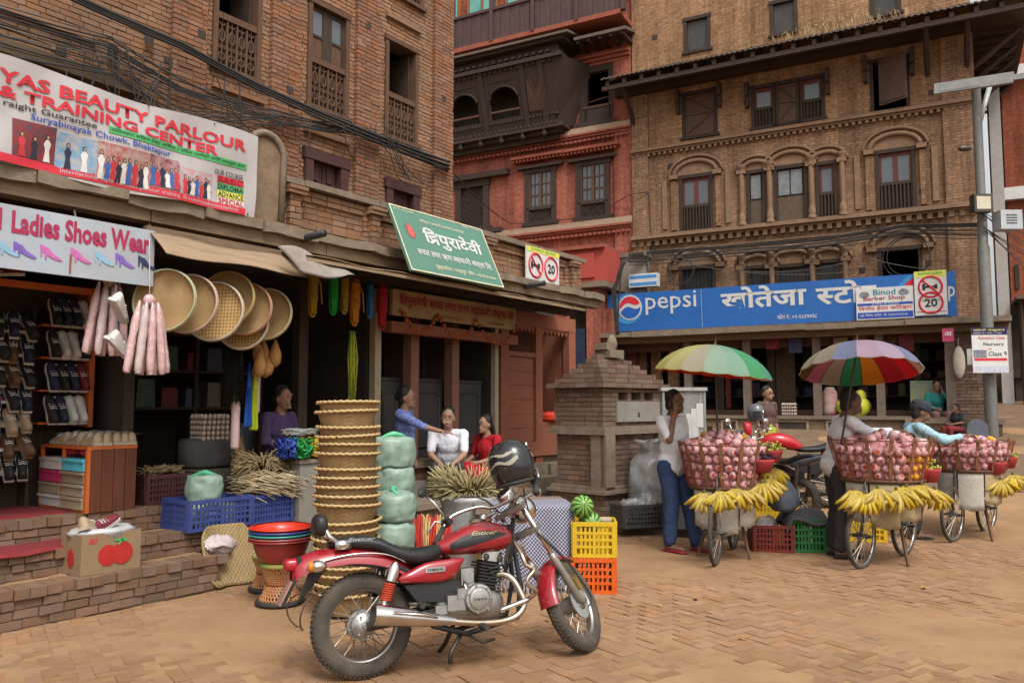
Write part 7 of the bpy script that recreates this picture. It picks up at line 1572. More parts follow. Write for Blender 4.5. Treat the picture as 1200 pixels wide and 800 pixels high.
# engine
en = body([(.42, .36, .09, .06, .06), (.5, .35, .12, .09, .09), (.66, .345, .125, .11, .105), (.8, .34, .11, .09, .1), (.86, .33, .07, .06, .07)], 3).build('crankcase', alu, mc, True)
def disc(x, z, y0, y1, r_, m, nm, seg=30): return MB().lathe([(r_ * .9, 0), (r_, .01), (r_, abs(y1 - y0) - .012), (r_ * .93, abs(y1 - y0) - .003), (r_ * .8, abs(y1 - y0)), (.001, abs(y1 - y0))], seg, TR(x, y0, z) @ RX(90), cap=False).build(nm, m, en, 40)
cv = disc(.66, .39, -.1, -.19, .088, alu, 'clutch_cover'); disc(.66, .39, -.185, -.196, .066, alu, 'cover_plate'); lettering(en, 'YAMAHA', .617, .381, .088, .017, steel_dk, -.1975, .01)
for k in range(7): a = k * .9; MB().tube([(.66 + .078 * math.cos(a), -.185, .39 + .078 * math.sin(a)), (.66 + .078 * math.cos(a), -.2, .39 + .078 * math.sin(a))], .007, 6).build('bolt', chrome, en)
MB().box(.47, .58, -.165, -.1, .335, .42).box(.40, .47, -.15, -.1, .32, .37).build('sprocket_cover', alu, en)
MB().box(.53, .60, -.172, -.1, .40, .455).build('side_housing', alu, en)
cy = MB()
Mc = TR(.76, 0, .42) @ RY(12)
for k in range(9): cy.box(-.075, .075, -.085, .085, .0 + k * .019, .009 + k * .019, Mc)
cy.box(-.05, .05, -.06, .06, -.03, .18, Mc); cy.build('cylinder', black_pl, mc)
hdc = MB().box(-.07, .07, -.08, .08, .175, .21, Mc).box(-.06, .06, -.07, .07, .21, .235, Mc).build('cylinder_head', chrome, mc)
for x in (-.045, .045): MB().lathe([(.022, 0), (.018, .01), (.006, .012)], 10, Mc @ TR(x, -.08, .195) @ RX(90)).build('head_bolt', steel_dk, hdc)
MB().box(.60, .68, -.05, .05, .46, .56).tube([(.64, -.06, .5), (.64, .06, .5)], .03, 10).build('carburettor', alu, mc)
MB().tube([(.60, -.1, .5), (.585, -.15, .47), (.60, -.17, .40), (.62, -.17, .33)], .011, 6).build('chrome_hose', chrome, mc, True)
MB().ball((.86, -.06, .52), (.035, .03, .05), 10, 8).build('horn', chrome, mc, True)
# exhaust
hp = [Vector(p) for p in smooth_secs([(.82, -.06, .505), (.865, -.09, .51), (.91, -.13, .47), (.945, -.165, .38), (.95, -.175, .33), (.90, -.185, .275), (.80, -.19, .25), (.65, -.195, .255), (.46, -.20, .285)], 4)]
MB().tube(hp, .019, 12).build('header_pipe', mat('heat_stained_chrome', (.55, .46, .36), (.42, .33, .24), rough=.3, metal=1, ns=6), mc, True)
ml = [Vector((.50, -.20, .28)), Vector((.40, -.20, .297)), Vector((.30, -.202, .316)), Vector((.15, -.205, .342)), Vector((.02, -.208, .364))]
mf = MB().tube(ml, [.02, .033, .046, .054, .06], 20, cap=False).build('muffler', chrome, mc, True)
Me = aim(ml[-2], ml[-1]); Ll = (ml[-1] - ml[-2]).length
MB().lathe([(.06, Ll), (.062, Ll + .004), (.05, Ll + .002), (.022, Ll - .06), (.02, Ll - .12), (.001, Ll - .12)], 24, Me, cap=False).build('tail_pipe', mat('sooty_steel', (.12, .10, .085), (.06, .05, .045), rough=.5, metal=.7), mf, True)
MB().tube([(.38, -.232, .315), (.3, -.245, .34), (.12, -.252, .37)], [.016, .03, .024], 8, flat=.35).build('heat_shield', chrome, mf, True)
MB().sheet(lambda u, v: (.78 + .19 * u, -.205 - .012 * math.sin(math.pi * v), .30 + .045 * u + .03 * v), 8, 5, .006, (0, 1, 0)).build('header_shield', chrome, mc, True)
# foot controls, stand
for sg in (-1, 1):
    MB().tube([(.40, sg * .1, .365), (.33, sg * .14, .385), (.24, sg * .15, .395)], .013, 6).build('peg_hanger', steel_dk, mc, True); MB().lathe([(.014, 0), (.018, .02), (.018, .08), (.014, .09)], 10, TR(.30, sg * .14, .385) @ RX(-90 * sg)).build('rear_peg', black_rb, mc)
    MB().lathe([(.015, 0), (.02, .02), (.02, .10), (.015, .11)], 10, TR(.66, sg * .18, .24) @ RX(-90 * sg)).build('foot_peg', black_rb, mc)
MB().tube([(.60, -.16, .27), (.72, -.19, .235), (.82, -.2, .25)], .008, 6).build('brake_pedal', steel_dk, mc, True)
MB().tube([(.58, .08, .22), (.56, .20, .10), (.555, .30, .045)], .014, 8).build('side_stand', steel_dk, mc, True)
MB().tube([(.58, -.08, .2), (.50, -.1, .1), (.49, -.1, .035)], .014, 8).tube([(.58, -.08, .2), (.7, -.1, .13), (.78, -.09, .14)], .009, 6).build('centre_stand', steel_dk, mc, True)
# crash guard (zig-zag)
MB().tube(smooth_secs([(.94, -.06, .72), (.955, -.17, .62), (.97, -.19, .56), (1.02, -.2, .53), (.97, -.2, .48), (.975, -.2, .44), (1.03, -.19, .40), (1.0, -.15, .36), (.96, -.1, .32)], 3), .013, 8).build('crash_guard', MATS['heat_stained_chrome'], mc, True)
for k in range(5): MB().tube(smooth_secs([(.98, -.03 + k * .01, .84), (.93 - .02 * k, -.1 - .01 * k, .70 - .03 * k), (.9, -.1 + .02 * k, .58 - .02 * k), (.76, -.1 + .01 * k, .55 - .03 * k)], 4), .006, 5).build('control_cable', black_rb, mc, True)
# front end in the steered fork frame
FM = TR(.97, 0, .89) @ RY(-31) @ RZ(42)
fk = obj('front_fork', None, mc); fk.matrix_local = FM; MW[fk.name] = BM @ FM
W3 = (BM @ FM); axd = W3.to_3x3() @ Vector((0, 1, 0)); Lf = .7
for _ in range(6): zlow = (W3 @ Vector((.035, 0, -Lf))).z - .295 * math.sqrt(1 - axd.z ** 2); Lf += zlow / -(W3.to_3x3() @ Vector((0, 0, -1))).z
whm_ = FM @ TR(.035, 0, -Lf)
wheel(mc, whm_, .295, .048, alu, True, .06)
for sg in (-1, 1):
    MB().tube([(0, sg * .085, .02), (0, sg * .085, -.42)], .017, 12).build('stanchion', chrome, fk, True)
    MB().tube([(0, sg * .085, -.36), (.0, sg * .085, -.40), (.005, sg * .085, -Lf + .03), (.035, sg * .085, -Lf), (.03, sg * .085, -Lf - .02)], [.022, .026, .025, .024, .014], 12).build('slider', mat('dusty_alu', (.34, .32, .29), (.24, .21, .18), rough=.5, metal=.7), fk, True)
    MB().tube([(.02, sg * .11, .03), (.02, sg * .19, .03)], .012, 6).build('indicator_stalk', chrome, fk)
    MB().ball((.02, sg * .215, .03), (.034, .034, .034), 14, 10).build('indicator', chrome, fk, True)
for z in (.0, -.17): MB().cbox((-.01, 0, z), (.07, .22, .03)).build('triple_clamp', alu, fk)
MB().cbox((.05, -.095, -Lf + .12), (.05, .05, .09)).build('brake_caliper', mat('gold_caliper', (.36, .25, .09), (.28, .18, .06), rough=.45, metal=.5), fk)
MB().lathe([(.05, -.006), (.105, -.004), (.105, .004), (.05, .006)], 30, TR(.035, -.06, -Lf) @ RX(90), cap=False).build('brake_disc', steel_g, fk, 40)
MB().lathe([(.085, 0), (.095, .01), (.09, .05), (.06, .11), (.02, .13)], 24, TR(.16, 0, -.06) @ RY(-90)).build('headlamp', chrome, fk, True)
rgs = []
for i in range(19):
    t = R(62 + 120 * i / 18); rr_ = .322
    rgs.append([(.035 + (rr_ - .03 * (1 - math.sin(q))) * math.cos(t), .068 * math.cos(q), -Lf + (rr_ - .03 * (1 - math.sin(q))) * math.sin(t)) for q in [math.pi * k / 8 for k in range(9)]])
loft(MB(), [[(RY(-31 * -1).to_3x3() @ Vector((p[0] - .035, p[1], p[2] + Lf)) + Vector((.035, 0, -Lf)))[:] for p in r_] for r_ in rgs], False).build('front_mudguard', redp, fk, True)
hb = smooth_secs([(-.34, .385, .105), (-.22, .365, .14), (-.12, .31, .165), (-.02, .18, .12), (-.01, .09, .07), (-.01, -.09, .07), (-.02, -.18, .12), (-.12, -.31, .165), (-.22, -.365, .14), (-.34, -.385, .105)], 5)
MB().tube(hb, .0125, 8).build('handlebar', chrome, fk, True)
for sg in (-1, 1):
    MB().tube([(-.345, sg * .387, .103), (-.21, sg * .362, .143)], [.019, .017], 10).build('grip', black_rb, fk, True)
    MB().tube([(-.19, sg * .35, .16), (-.2, sg * .40, .2), (-.3, sg * .43, .17)], [.01, .008, .006], 6).build('lever', alu, fk, True)
    MB().cbox((-.17, sg * .345, .155), (.06, .05, .05)).build('switch_box', black_pl, fk)
    MB().tube([(-.16, sg * .34, .17), (-.14, sg * .37, .30), (-.13, sg * .40, .36)], .007, 6).build('mirror_stem', chrome, fk, True)
    if sg > 0: MB().ball((-.13, sg * .41, .39), (.05, .02, .03), 12, 8).build('mirror', black_pl, fk, True)
    MB().tube(smooth_secs([(-.18, sg * .35, .17), (-.02, sg * .3, .24), (.06, sg * .15, .12), (.02, sg * .08, -.1)], 4), .006, 5).build('control_cable', black_rb, fk, True)
MB().lathe([(.055, 0), (.06, .01), (.06, .05), (.05, .06)], 20, TR(.05, 0, .06) @ RY(-10)).build('speedometer', chrome, fk, 40)
MB().tube(smooth_secs([(-.02, -.09, -.2), (.02, -.14, -.45), (.1, -.12, -.75), (.04, -.1, -Lf - .05)], 4), .006, 5).build('brake_hose', black_rb, fk, True)
# helmet hung on the right mirror
hp_ = W3 @ Vector((-.21, -.28, .31)); hl = thing('motorcycle_helmet', 'black and grey flame pattern helmet hung on the handlebar', 'helmet', hp_, bang + R(-75)); hl.rotation_euler = (R(6), R(-14), bang + R(-70)); MW[hl.name] = TR(*hp_) @ hl.rotation_euler.to_matrix().to_4x4()
MB().lathe([(.001, .135), (.05, .13), (.09, .11), (.118, .07), (.13, .02), (.13, -.04), (.122, -.09), (.105, -.125), (.09, -.125)], 32, Matrix.Diagonal((1.1, 1, 1, 1)), cap=False).build('shell', mat('black_gloss', (.018, .018, .02), rough=.15, coat=.6), hl, True)
MB().lathe([(.09, -.118), (.1, -.06), (.1, .05), (.05, .1), (.001, .11)], 24, cap=False).build('lining', mat('black_foam', (.015, .015, .015), rough=1), hl, True)
MB().torus((0, 0, -.125), .105, .012, Matrix.Diagonal((1.1, 1, 1, 1)) @ RX(90), 32, 8).build('edge_trim', black_rb, hl, True)
fl_ = mat('flame_grey', (.36, .33, .27), rough=.3)
def hpt(az, el, o=.003): r_ = .131 + o; return (1.1 * r_ * math.cos(R(el)) * math.cos(R(az)), r_ * math.cos(R(el)) * math.sin(R(az)), r_ * math.sin(R(el)) * (1.02 if el > 0 else .95))
for sg in (-1, 1):
    for k, (e0, e1, a0_, a1_) in enumerate([(48, 38, 30, 120), (26, 18, 20, 140), (4, -6, 25, 130), (-18, -28, 20, 120)]):
        mb = MB(); n = 12
        mb.sheet(lambda u, v: hpt(sg * (a0_ + (a1_ - a0_) * u), e0 + (e1 - e0) * u + (v - .5) * (15 * (1 - u) * (.6 + .4 * abs(math.sin(u * 9))) + .5) + 5 * math.sin(u * 11 + k)), n, 3).build('flame_stripe', fl_, hl, True)
# ------------------------------------------------------------------ parked motorcycles behind the fruit carts
def parked(lab, p, rz, pm, plate=None):
    t_ = thing('motorcycle', lab, 'motorcycle', p, rz)
    wheel(t_, TR(0, 0, .3), .3, .055, steel_dk, True, .05); wheel(t_, TR(1.28, 0, .3), .3, .045, steel_dk, True, .05)
    body([(-.42, .90, .03, .015, .02), (-.3, .87, .08, .03, .05), (-.1, .82, .11, .04, .07), (.1, .77, .1, .03, .05)], 2.6, 16, 3).build('tail_cowl', pm, t_, True)
    body([(-.28, .90, .08, .02, .02), (-.05, .87, .12, .04, .04), (.15, .80, .12, .05, .04), (.42, .80, .1, .03, .04)], 3, 16, 3).build('seat', blackm, t_, True)
    body([(.36, .82, .06, .04, .06), (.5, .88, .13, .1, .1), (.7, .92, .15, .11, .12), (.86, .9, .12, .08, .1), (.95, .84, .06, .04, .06)], 2.4, 18, 3).build('fuel_tank', pm, t_, True)
    body([(.35, .42, .1, .1, .15), (.6, .42, .14, .18, .17), (.85, .42, .1, .15, .12)], 3, 14, 3).build('engine', steel_dk, t_, True)
    MB().prism([(.05, .62), (.4, .74), (.45, .5), (.2, .45)], -.12, .12).build('side_panel', black_pl, t_)
    for sg in (-1, 1):
        MB().tube([(1.0, sg * .08, .98), (1.28, sg * .08, .3)], .02, 8).build('fork_leg', chrome, t_, True); MB().tube([(0, sg * .1, .32), (.45, sg * .09, .4)], .02, 6).build('swing_arm', steel_dk, t_); MB().tube([(.0, sg * .11, .36), (-.05, sg * .12, .78)], .025, 8).build('shock_absorber', steel_dk, t_)
        MB().tube([(.98, sg * .05, 1.02), (.9, sg * .3, 1.1), (.83, sg * .38, 1.08)], .013, 6).build('handlebar', chrome, t_, True)
        MB().tube([(.9, sg * .28, 1.1), (.94, sg * .34, 1.28)], .007, 5).ball((.94, sg * .36, 1.31), (.02, .06, .05), 10, 7).build('mirror', chrome, t_, True)
    MB().lathe([(.09, 0), (.1, .02), (.07, .12)], 18, TR(1.17, 0, .95) @ RY(-90)).build('headlamp', chrome, t_, True); body([(1.05, 1.05, .08, .12, .1), (1.14, 1.08, .1, .1, .1)], 3, 14, 2).build('front_cowl', pm, t_, True)
    MB().sheet(lambda u, v: (1.28 + .33 * math.cos(R(20 + 140 * u)), (v - .5) * .12, .3 + .33 * math.sin(R(20 + 140 * u))), 12, 4).build('front_mudguard', black_pl, t_, True); MB().tube([(.5, -.14, .3), (-.25, -.16, .42)], [.025, .045], 10).build('muffler', steel_dk, t_, True)
    MB().tube([(.45, .1, .3), (.42, .25, 0.0)], .014, 6).build('side_stand', steel_dk, t_)
    if plate:
        pl_ = MB().box(-.52, -.5, -.1, .1, .55, .72).build('number_plate', mat('red_plate', (.5, .03, .04)), t_); o = deva(pl_, ['बा ५७', ], 0, 0, .16, .12, white_p, 0, .01); o.rotation_euler = (0, 0, R(-90)); o.location = (-.523, .08, .575); MB().tube([(-.35, 0, .8), (-.5, 0, .66)], .02, 6).build('plate_bracket', black_pl, t_)
    return t_
mp1 = P(972, 560, 11.3); parked('red sports motorcycle with black seat parked behind the fruit carts', (mp1[0], mp1[1], gz(mp1[0], mp1[1])), R(172), mat('bright_red_paint', (.45, .012, .02), rough=.25, coat=.6))
mp2 = P(935, 590, 10.6); parked('grey motorcycle with red number plate parked beside the red one', (mp2[0] + .05, mp2[1], gz(mp2[0], mp2[1])), R(118), mat('grey_paint', (.10, .11, .13), rough=.35, coat=.4), True)
q = P(886, 483, 11.6); hh = thing('motorcycle_helmet', 'plain grey helmet perched on the parked motorcycle', 'helmet', q, .6)
MB().lathe([(.001, .13), (.06, .125), (.11, .08), (.13, .0), (.125, -.08), (.1, -.12)], 24, cap=False).build('shell', mat('grey_gloss', (.10, .105, .11), rough=.25, coat=.3), hh, True); MB().sheet(lambda u, v: (.134 * math.cos(R(200 + 140 * u)), .134 * math.sin(R(200 + 140 * u)), -.07 + .09 * v), 12, 3).build('visor', black_pl, hh, True)
# ------------------------------------------------------------------ people
from mathutils import noise
TS_ = bpy.data.scenes.new('workbench')
def remesh(mb, vox, name, m, parent, sm=4, wr_=0., fr=13.):
    o = bpy.data.objects.new('tmp', mb.mesh('tmp')); TS_.collection.objects.link(o)
    a = o.modifiers.new('r', 'REMESH'); a.mode = 'VOXEL'; a.voxel_size = vox
    b = o.modifiers.new('s', 'SMOOTH'); b.iterations = sm; b.factor = .5
    with bpy.context.temp_override(scene=TS_, view_layer=TS_.view_layers[0]): dg = bpy.context.evaluated_depsgraph_get()
    me = bpy.data.meshes.new_from_object(o.evaluated_get(dg)); bpy.data.objects.remove(o)
    if wr_:
        for v, nn in zip(me.vertices, [v.normal.copy() for v in me.vertices]): c = v.co; v.co = c + nn * wr_ * (noise.noise(Vector((c.x * fr, c.y * fr, c.z * fr * .7))) + .5 * noise.noise(c * fr * 2.3))
    me.materials.clear(); me.materials.append(m); me.polygons.foreach_set('use_smooth', [True] * len(me.polygons)); me.name = name
    return obj(name, me, parent)
def cap_(mb, a, ra, b, rb, seg=12):
    a, b = Vector(a), Vector(b); d_ = (b - a); L_ = d_.length or 1e-6; d_ = d_ / L_
    mb.tube([a - d_ * ra * .95, a - d_ * ra * .6, a, b, b + d_ * rb * .6, b + d_ * rb * .95], [ra * .3, ra * .8, ra, rb, rb * .8, rb * .3], seg); return mb
def hand(mb, wri, dirn, nrm, side, curl=.5):
    d_ = Vector(dirn).normalized(); n_ = Vector(nrm); n_ = (n_ - d_ * n_.dot(d_)).normalized(); s_ = d_.cross(n_) * side; w_ = Vector(wri)
    for q in (-.02, -.007, .007, .02): cap_(mb, w_ + d_ * .02 + s_ * q * .7, .015, w_ + d_ * .085 + s_ * q, .013, 8)
    for q, l in ((-.03, .06), (-.01, .075), (.01, .08), (.03, .07)):
        p = w_ + d_ * .09 + s_ * q; p2 = p + (d_ * math.cos(curl) + n_ * math.sin(curl)) * l * .5; p3 = p2 + (d_ * math.cos(curl * 2.2) + n_ * math.sin(curl * 2.2)) * l * .5
        cap_(mb, p, .0095, p2, .009, 7); cap_(mb, p2, .009, p3, .008, 7)
    p = w_ + d_ * .03 + s_ * .03; p2 = p + (d_ * .6 + s_ * .6 + n_ * .4).normalized() * .04; cap_(mb, p, .013, p2, .011, 7); cap_(mb, p2, .011, p2 + (d_ * .9 + n_ * .4).normalized() * .03, .009, 7)
skins = [mat('skin%d' % i, c, tuple(v * .85 for v in c), rough=.55, ns=20, spec=.3) for i, c in enumerate([(.27, .145, .094), (.18, .094, .06), (.33, .195, .13), (.14, .075, .05)])]
hairm = mat('black_hair_2', (.012, .010, .009), (.02, .017, .015), rough=.5, ns=40, bump=.5)
def person(lab, loc, rz, J, sk, shirt, trou, sleeve='short', hair='short', shoes=None, scale=1., vox=.011, legs=True, skirt=None, group=None):
    t_ = thing('person', lab, 'person', loc, rz, group); t_.scale = (scale,) * 3; MW[t_.name] = MW[t_.name] @ Matrix.Diagonal((scale, scale, scale, 1)); V = Vector
    J = {k: V(v) for k, v in J.items()}; nk, hd, ch_, pv = J['neck'], J['head'], J['chest'], J['pelvis']; hdir = V(J.get('look', (1, 0, 0))).normalized(); up = (hd - nk).normalized(); lf = up.cross(hdir).normalized(); hdir = lf.cross(up)
    Mh = Matrix((( *hdir, 0), (*lf, 0), (*up, 0), (0, 0, 0, 1))).transposed(); Mh.translation = hd
    b = MB(); b.ball((0, 0, .015), (.094, .074, .105), 18, 12, Mh); b.ball((.02, 0, -.05), (.068, .054, .072), 14, 10, Mh); cap_(b, Mh @ V((.088, 0, .015)), .009, Mh @ V((.106, 0, -.022)), .015); b.ball((.078, 0, -.088), (.022, .026, .016), 8, 6, Mh)
    for sg in (-1, 1): b.ball((-.01, sg * .076, -.005), (.022, .011, .034), 8, 6, Mh)
    b.ball((.075, 0, -.062), (.02, .028, .012), 8, 6, Mh); b.ball((.078, 0, .045), (.018, .05, .012), 8, 6, Mh)
    cap_(b, hd + V((0, 0, -.04)) * 1, .052, nk, .056); cap_(b, nk, .056, ch_ + (nk - ch_) * .6, .07); cap_(b, ch_, .09, pv, .09)
    for s_, sg in (('r', -1), ('l', 1)):
        sh, el, wr2 = J['sh' + s_], J['el' + s_], J['wr' + s_]
        cap_(b, sh * .8 + ch_ * .2, .05, sh, .05); cap_(b, sh, .048, el, .038); cap_(b, el, .039, wr2, .026); hand(b, wr2, J.get('hd' + s_, wr2 - el), J.get('hn' + s_, (0, -sg, 0)), sg, J.get('curl', V((.5, 0, 0)))[0])
        hp, kn, an = J['hp' + s_], J['kn' + s_], J['an' + s_]; cap_(b, pv, .09, hp, .08); cap_(b, hp, .075, kn, .05); cap_(b, kn, .048, an, .034); ft = J.get('ft' + s_, an + V((.17, 0, -.045))); cap_(b, an + V((-.03, 0, -.03)), .036, ft, .026)
    remesh(b, .0085 if vox < .011 else vox * .8, 'body', sk, t_, 2)
    for sg in (-1, 1): MB().ball((.088, sg * .031, .018), (.006, .0095, .0055), 8, 6, Mh).build('eye', mat('eye_dark', (.03, .02, .018), rough=.2), t_, True); MB().ball((.092, sg * .032, .041), (.004, .019, .0035), 8, 5, Mh).build('eyebrow', hairm, t_, True)
    MB().ball((.094, 0, -.058), (.007, .022, .005), 8, 5, Mh).build('mouth', mat('lip', (.16, .06, .05)), t_, True)
    h = MB(); h.ball((-.028, 0, .05), (.096, .083, .09), 18, 12, Mh); h.ball((-.05, 0, -.01), (.062, .076, .08), 14, 10, Mh)
    for k in range(26): a = U(0, 6.28); e = U(.4, 1.4); h.ball((-.034 + .082 * math.cos(a) * math.cos(e), .075 * math.sin(a) * math.cos(e), .05 + .09 * math.sin(e)), U(.016, .026), 6, 4, Mh)
    if hair in ('bun', 'glasses'): h.ball((-.115, 0, .02), (.05, .05, .05), 12, 8, Mh)
    if hair == 'tail': cap_(h, Mh @ V((-.1, 0, -.02)), .045, Mh @ V((-.13, 0, -.14)), .04); cap_(h, Mh @ V((-.13, 0, -.14)), .04, Mh @ V((-.11, .0, -.26)), .022)
    ho = remesh(h, .012, 'hair', hairm, t_, 2, .004, 60)
    if hair == 'cap': MB().lathe([(.105, .0), (.108, .05), (.09, .1), (.001, .115)], 20, Mh @ TR(-.01, 0, .04), cap=False).build('cap', mat('dark_cap', (.03, .035, .05), rough=.9), t_, True)
    if hair == 'glasses':
        for sg in (-1, 1): MB().tube([Mh @ V((.104, sg * (.012 + .044 * (.5 + .5 * math.cos(q))), .014 + .018 * math.sin(q))) for q in [i * .5 for i in range(12)]], .003, 4, closed=True).build('glasses', steel_dk, t_)
    # shirt
    s = MB(); wv = V((0, 1, 0)); lat = (J['shl'] - J['shr']).normalized()
    Mt = Matrix.Identity(4); fw = lat.cross((nk - pv).normalized()); ax = (fw, lat, fw.cross(lat))
    Mt = Matrix(((*fw, 0), (*lat, 0), (*(fw.cross(lat)), 0), (0, 0, 0, 1))).transposed()
    for p, rx, ry, rzz in ((ch_, .13, .17, .16), (ch_.lerp(pv, .5), .125, .16, .15), (pv + (ch_ - pv) * .08, .14, .17, .13), (pv + (pv - ch_) * .12, .152, .186, .13), (ch_.lerp(nk, .55), .08, .14, .075)): s.ball((0, 0, 0), (rx, ry, rzz), 18, 12, TR(*p) @ Mt)
    cap_(s, J['shr'] * .93 + nk * .07, .058, J['shl'] * .93 + nk * .07, .058)
    cap_(s, nk.lerp(ch_, .35), .07, ch_, .1)
    for s_ in 'rl':
        sh, el, wr2 = J['sh' + s_], J['el' + s_], J['wr' + s_]; e = el if sleeve == 'long' else sh.lerp(el, .78); cap_(s, sh, .064, e, .056 if sleeve == 'short' else .05)
        if sleeve == 'long': cap_(s, el, .05, el.lerp(wr2, .85), .04)
        if sleeve == 'half': cap_(s, sh, .062, el, .048); cap_(s, el, .048, el.lerp(wr2, .2), .044)
    remesh(s, vox, 'shirt', shirt, t_, 4, .009)
    if legs:
        g = MB(); g.ball(pv, (.125, .155, .12), 16, 10)
        if skirt: cap_(g, pv, .16, (J['knr'] + J['knl']) / 2, skirt); cap_(g, (J['knr'] + J['knl']) / 2, skirt, (J['anr'] + J['anl']) / 2 + V((0, 0, .04)), skirt * 1.05)
        for s_ in 'rl':
            hp, kn, an = J['hp' + s_], J['kn' + s_], J['an' + s_]; cap_(g, pv, .115, hp, .11); cap_(g, hp, .105, kn, .085); cap_(g, kn, .083, an + V((0, 0, .03)), .072)
            ft = J.get('ft' + s_, an + V((.17, 0, -.045)))
            if shoes: MB().tube([an + V((-.07, 0, -.068)), an + V((-.05, 0, -.07)), (an + ft) / 2 + V((0, 0, -.045)), ft + V((.0, 0, -.025)), ft + V((.045, 0, -.025))], [.03, .045, .04, .047, .02], 10, flat=.35).tube([ft + V((-.06, -.045, -.03)), ft + V((-.05, 0, .035)), ft + V((-.06, .045, -.03))], .01, 6).build('sandal', shoes, t_, True)
        remesh(g, vox * 1.1, 'trousers' if not skirt else 'skirt', trou, t_, 4, .009, 10)
    return t_
STD = dict(pelvis=(0, 0, .92), chest=(.01, 0, 1.22), neck=(0, 0, 1.41), head=(.03, 0, 1.545), shr=(0, -.18, 1.355), shl=(0, .18, 1.355), elr=(-.02, -.23, 1.09), ell=(-.02, .23, 1.09), wrr=(.04, -.22, .86), wrl=(.04, .22, .86), hpr=(0, -.09, .88), hpl=(0, .09, .88), knr=(.02, -.1, .48), knl=(.02, .1, .48), anr=(-.02, -.1, .085), anl=(-.02, .1, .085))
SIT = dict(STD, pelvis=(0, 0, .1), chest=(.06, 0, .40), neck=(.07, 0, .59), head=(.11, 0, .72), shr=(.06, -.18, .535), shl=(.06, .18, .535), elr=(.1, -.24, .29), ell=(.1, .24, .29), wrr=(.32, -.12, .24), wrl=(.32, .12, .24), hpr=(.04, -.09, .08), hpl=(.04, .09, .08), knr=(.44, -.13, .1), knl=(.44, .13, .1), anr=(.42, -.13, -.32), anl=(.42, .13, -.32))
def upd(b, **k): r_ = dict(b); r_.update(k); return r_
def cloth(n, a, b=None, ns=14): return mat('cloth_' + n, a, b, rough=.9, ns=ns, bump=.25, bs=90)
jean = cloth('jeans', (.035, .06, .14), (.025, .042, .10), 6); whs = cloth('white', (.70, .70, .72), (.62, .62, .65), 4); dkt = cloth('dark', (.03, .028, .03), (.04, .038, .04))
ph = (1.74, 8.78, 0)
person('man in white shirt and jeans talking on a phone beside the fruit cart', ph, R(-48), upd(STD, wrr=(.14, -.13, 1.46), elr=(.13, -.22, 1.16), hdr=(-.02, .3, 1), hnr=(-.6, 1, 0), wrl=(.16, .17, .98), ell=(.02, .22, 1.1), curl=(.7, 0, 0), knr=(.06, -.1, .48), anr=(.03, -.11, .085), anl=(.2, .12, .085), knl=(.12, .11, .48), head=(.05, 0, 1.545)), skins[1], whs, jean, 'short', 'short', mat('red_sandal', (.3, .02, .03), rough=.5), 1.02)
pw = TR(*ph) @ RZ(-48); tag(MB().box(-.012, .012, -.006, .006, -.06, .06, RY(-12)).build('mobile_phone', black_pl, None, loc=(pw @ Vector((.075, -.095, 1.55)))), 'small black mobile phone held to the ear of the man in white', 'phone')
tag(MB().torus((0, 0, 0), .034, .009, RX(90)).build('bracelet', mat('orange_thread', (.55, .12, .02)), None, True, pw @ Vector((.145, -.135, 1.44))), 'orange thread bracelet on the wrist of the man on the phone', 'bracelet')
chk = cloth('pale_check', (.66, .66, .68), (.52, .53, .57), 22)
person('vendor in pale checked shirt reaching over the middle fruit cart', (3.38, 8.42, 0), R(-4), upd(STD, chest=(.06, 0, 1.2), neck=(.1, 0, 1.38), head=(.16, 0, 1.50), shr=(.08, -.18, 1.32), shl=(.08, .18, 1.32), elr=(.32, -.2, 1.17), ell=(.34, .16, 1.2), wrr=(.58, -.12, 1.20), wrl=(.60, .1, 1.22), hnr=(0, 0, -1), hnl=(0, 0, -1), look=(1, -.1, -.25)), skins[3], chk, dkt, 'long', 'short', mat('black_sandal', (.02, .02, .02)), 1.05)
person('vendor with dark cap and light blue shirt behind the far fruit cart', (4.70, 9.55, .0), R(-6), upd(STD, chest=(.05, 0, 1.2), neck=(.09, 0, 1.38), head=(.14, 0, 1.50), shr=(.06, -.18, 1.32), shl=(.06, .18, 1.32), elr=(.3, -.21, 1.17), ell=(.3, .16, 1.2), wrr=(.55, -.16, 1.22), wrl=(.5, .1, 1.2), hnr=(0, 0, -1), hnl=(0, 0, -1), look=(1, -.25, -.1)), skins[1], cloth('sky', (.30, .45, .52), (.24, .38, .45)), dkt, 'long', 'cap', MATS['black_sandal'], .98)
s, z = pL(337, 462, .78); person('shopkeeper in purple shirt sitting among the baskets', wl(s - .1, .85, z - .77), LA - R(80), upd(SIT, knr=(.22, -.3, .06), knl=(.22, .3, .06), anr=(.2, .1, .0), anl=(.26, -.1, .0), look=(1, -.3, 0)), skins[0], cloth('purple', (.075, .045, .11), (.055, .033, .085)), dkt, 'half', 'short', None, 1.0)
s, z = pL(462, 462, .62); person('woman in blue patterned shirt and glasses reaching to the seated man', wl(s, .45, z - 1.545), LA - R(64), upd(STD, elr=(.28, -.22, 1.22), wrr=(.50, -.2, 1.16), hdr=(1, 0, -.1), hnr=(0, 0, -1), look=(1, -.1, -.1), curl=(.2, 0, 0)), skins[0], cloth('blue_print', (.04, .07, .28), (.20, .24, .42), 40), dkt, 'half', 'glasses', MATS['black_sandal'], .97) 
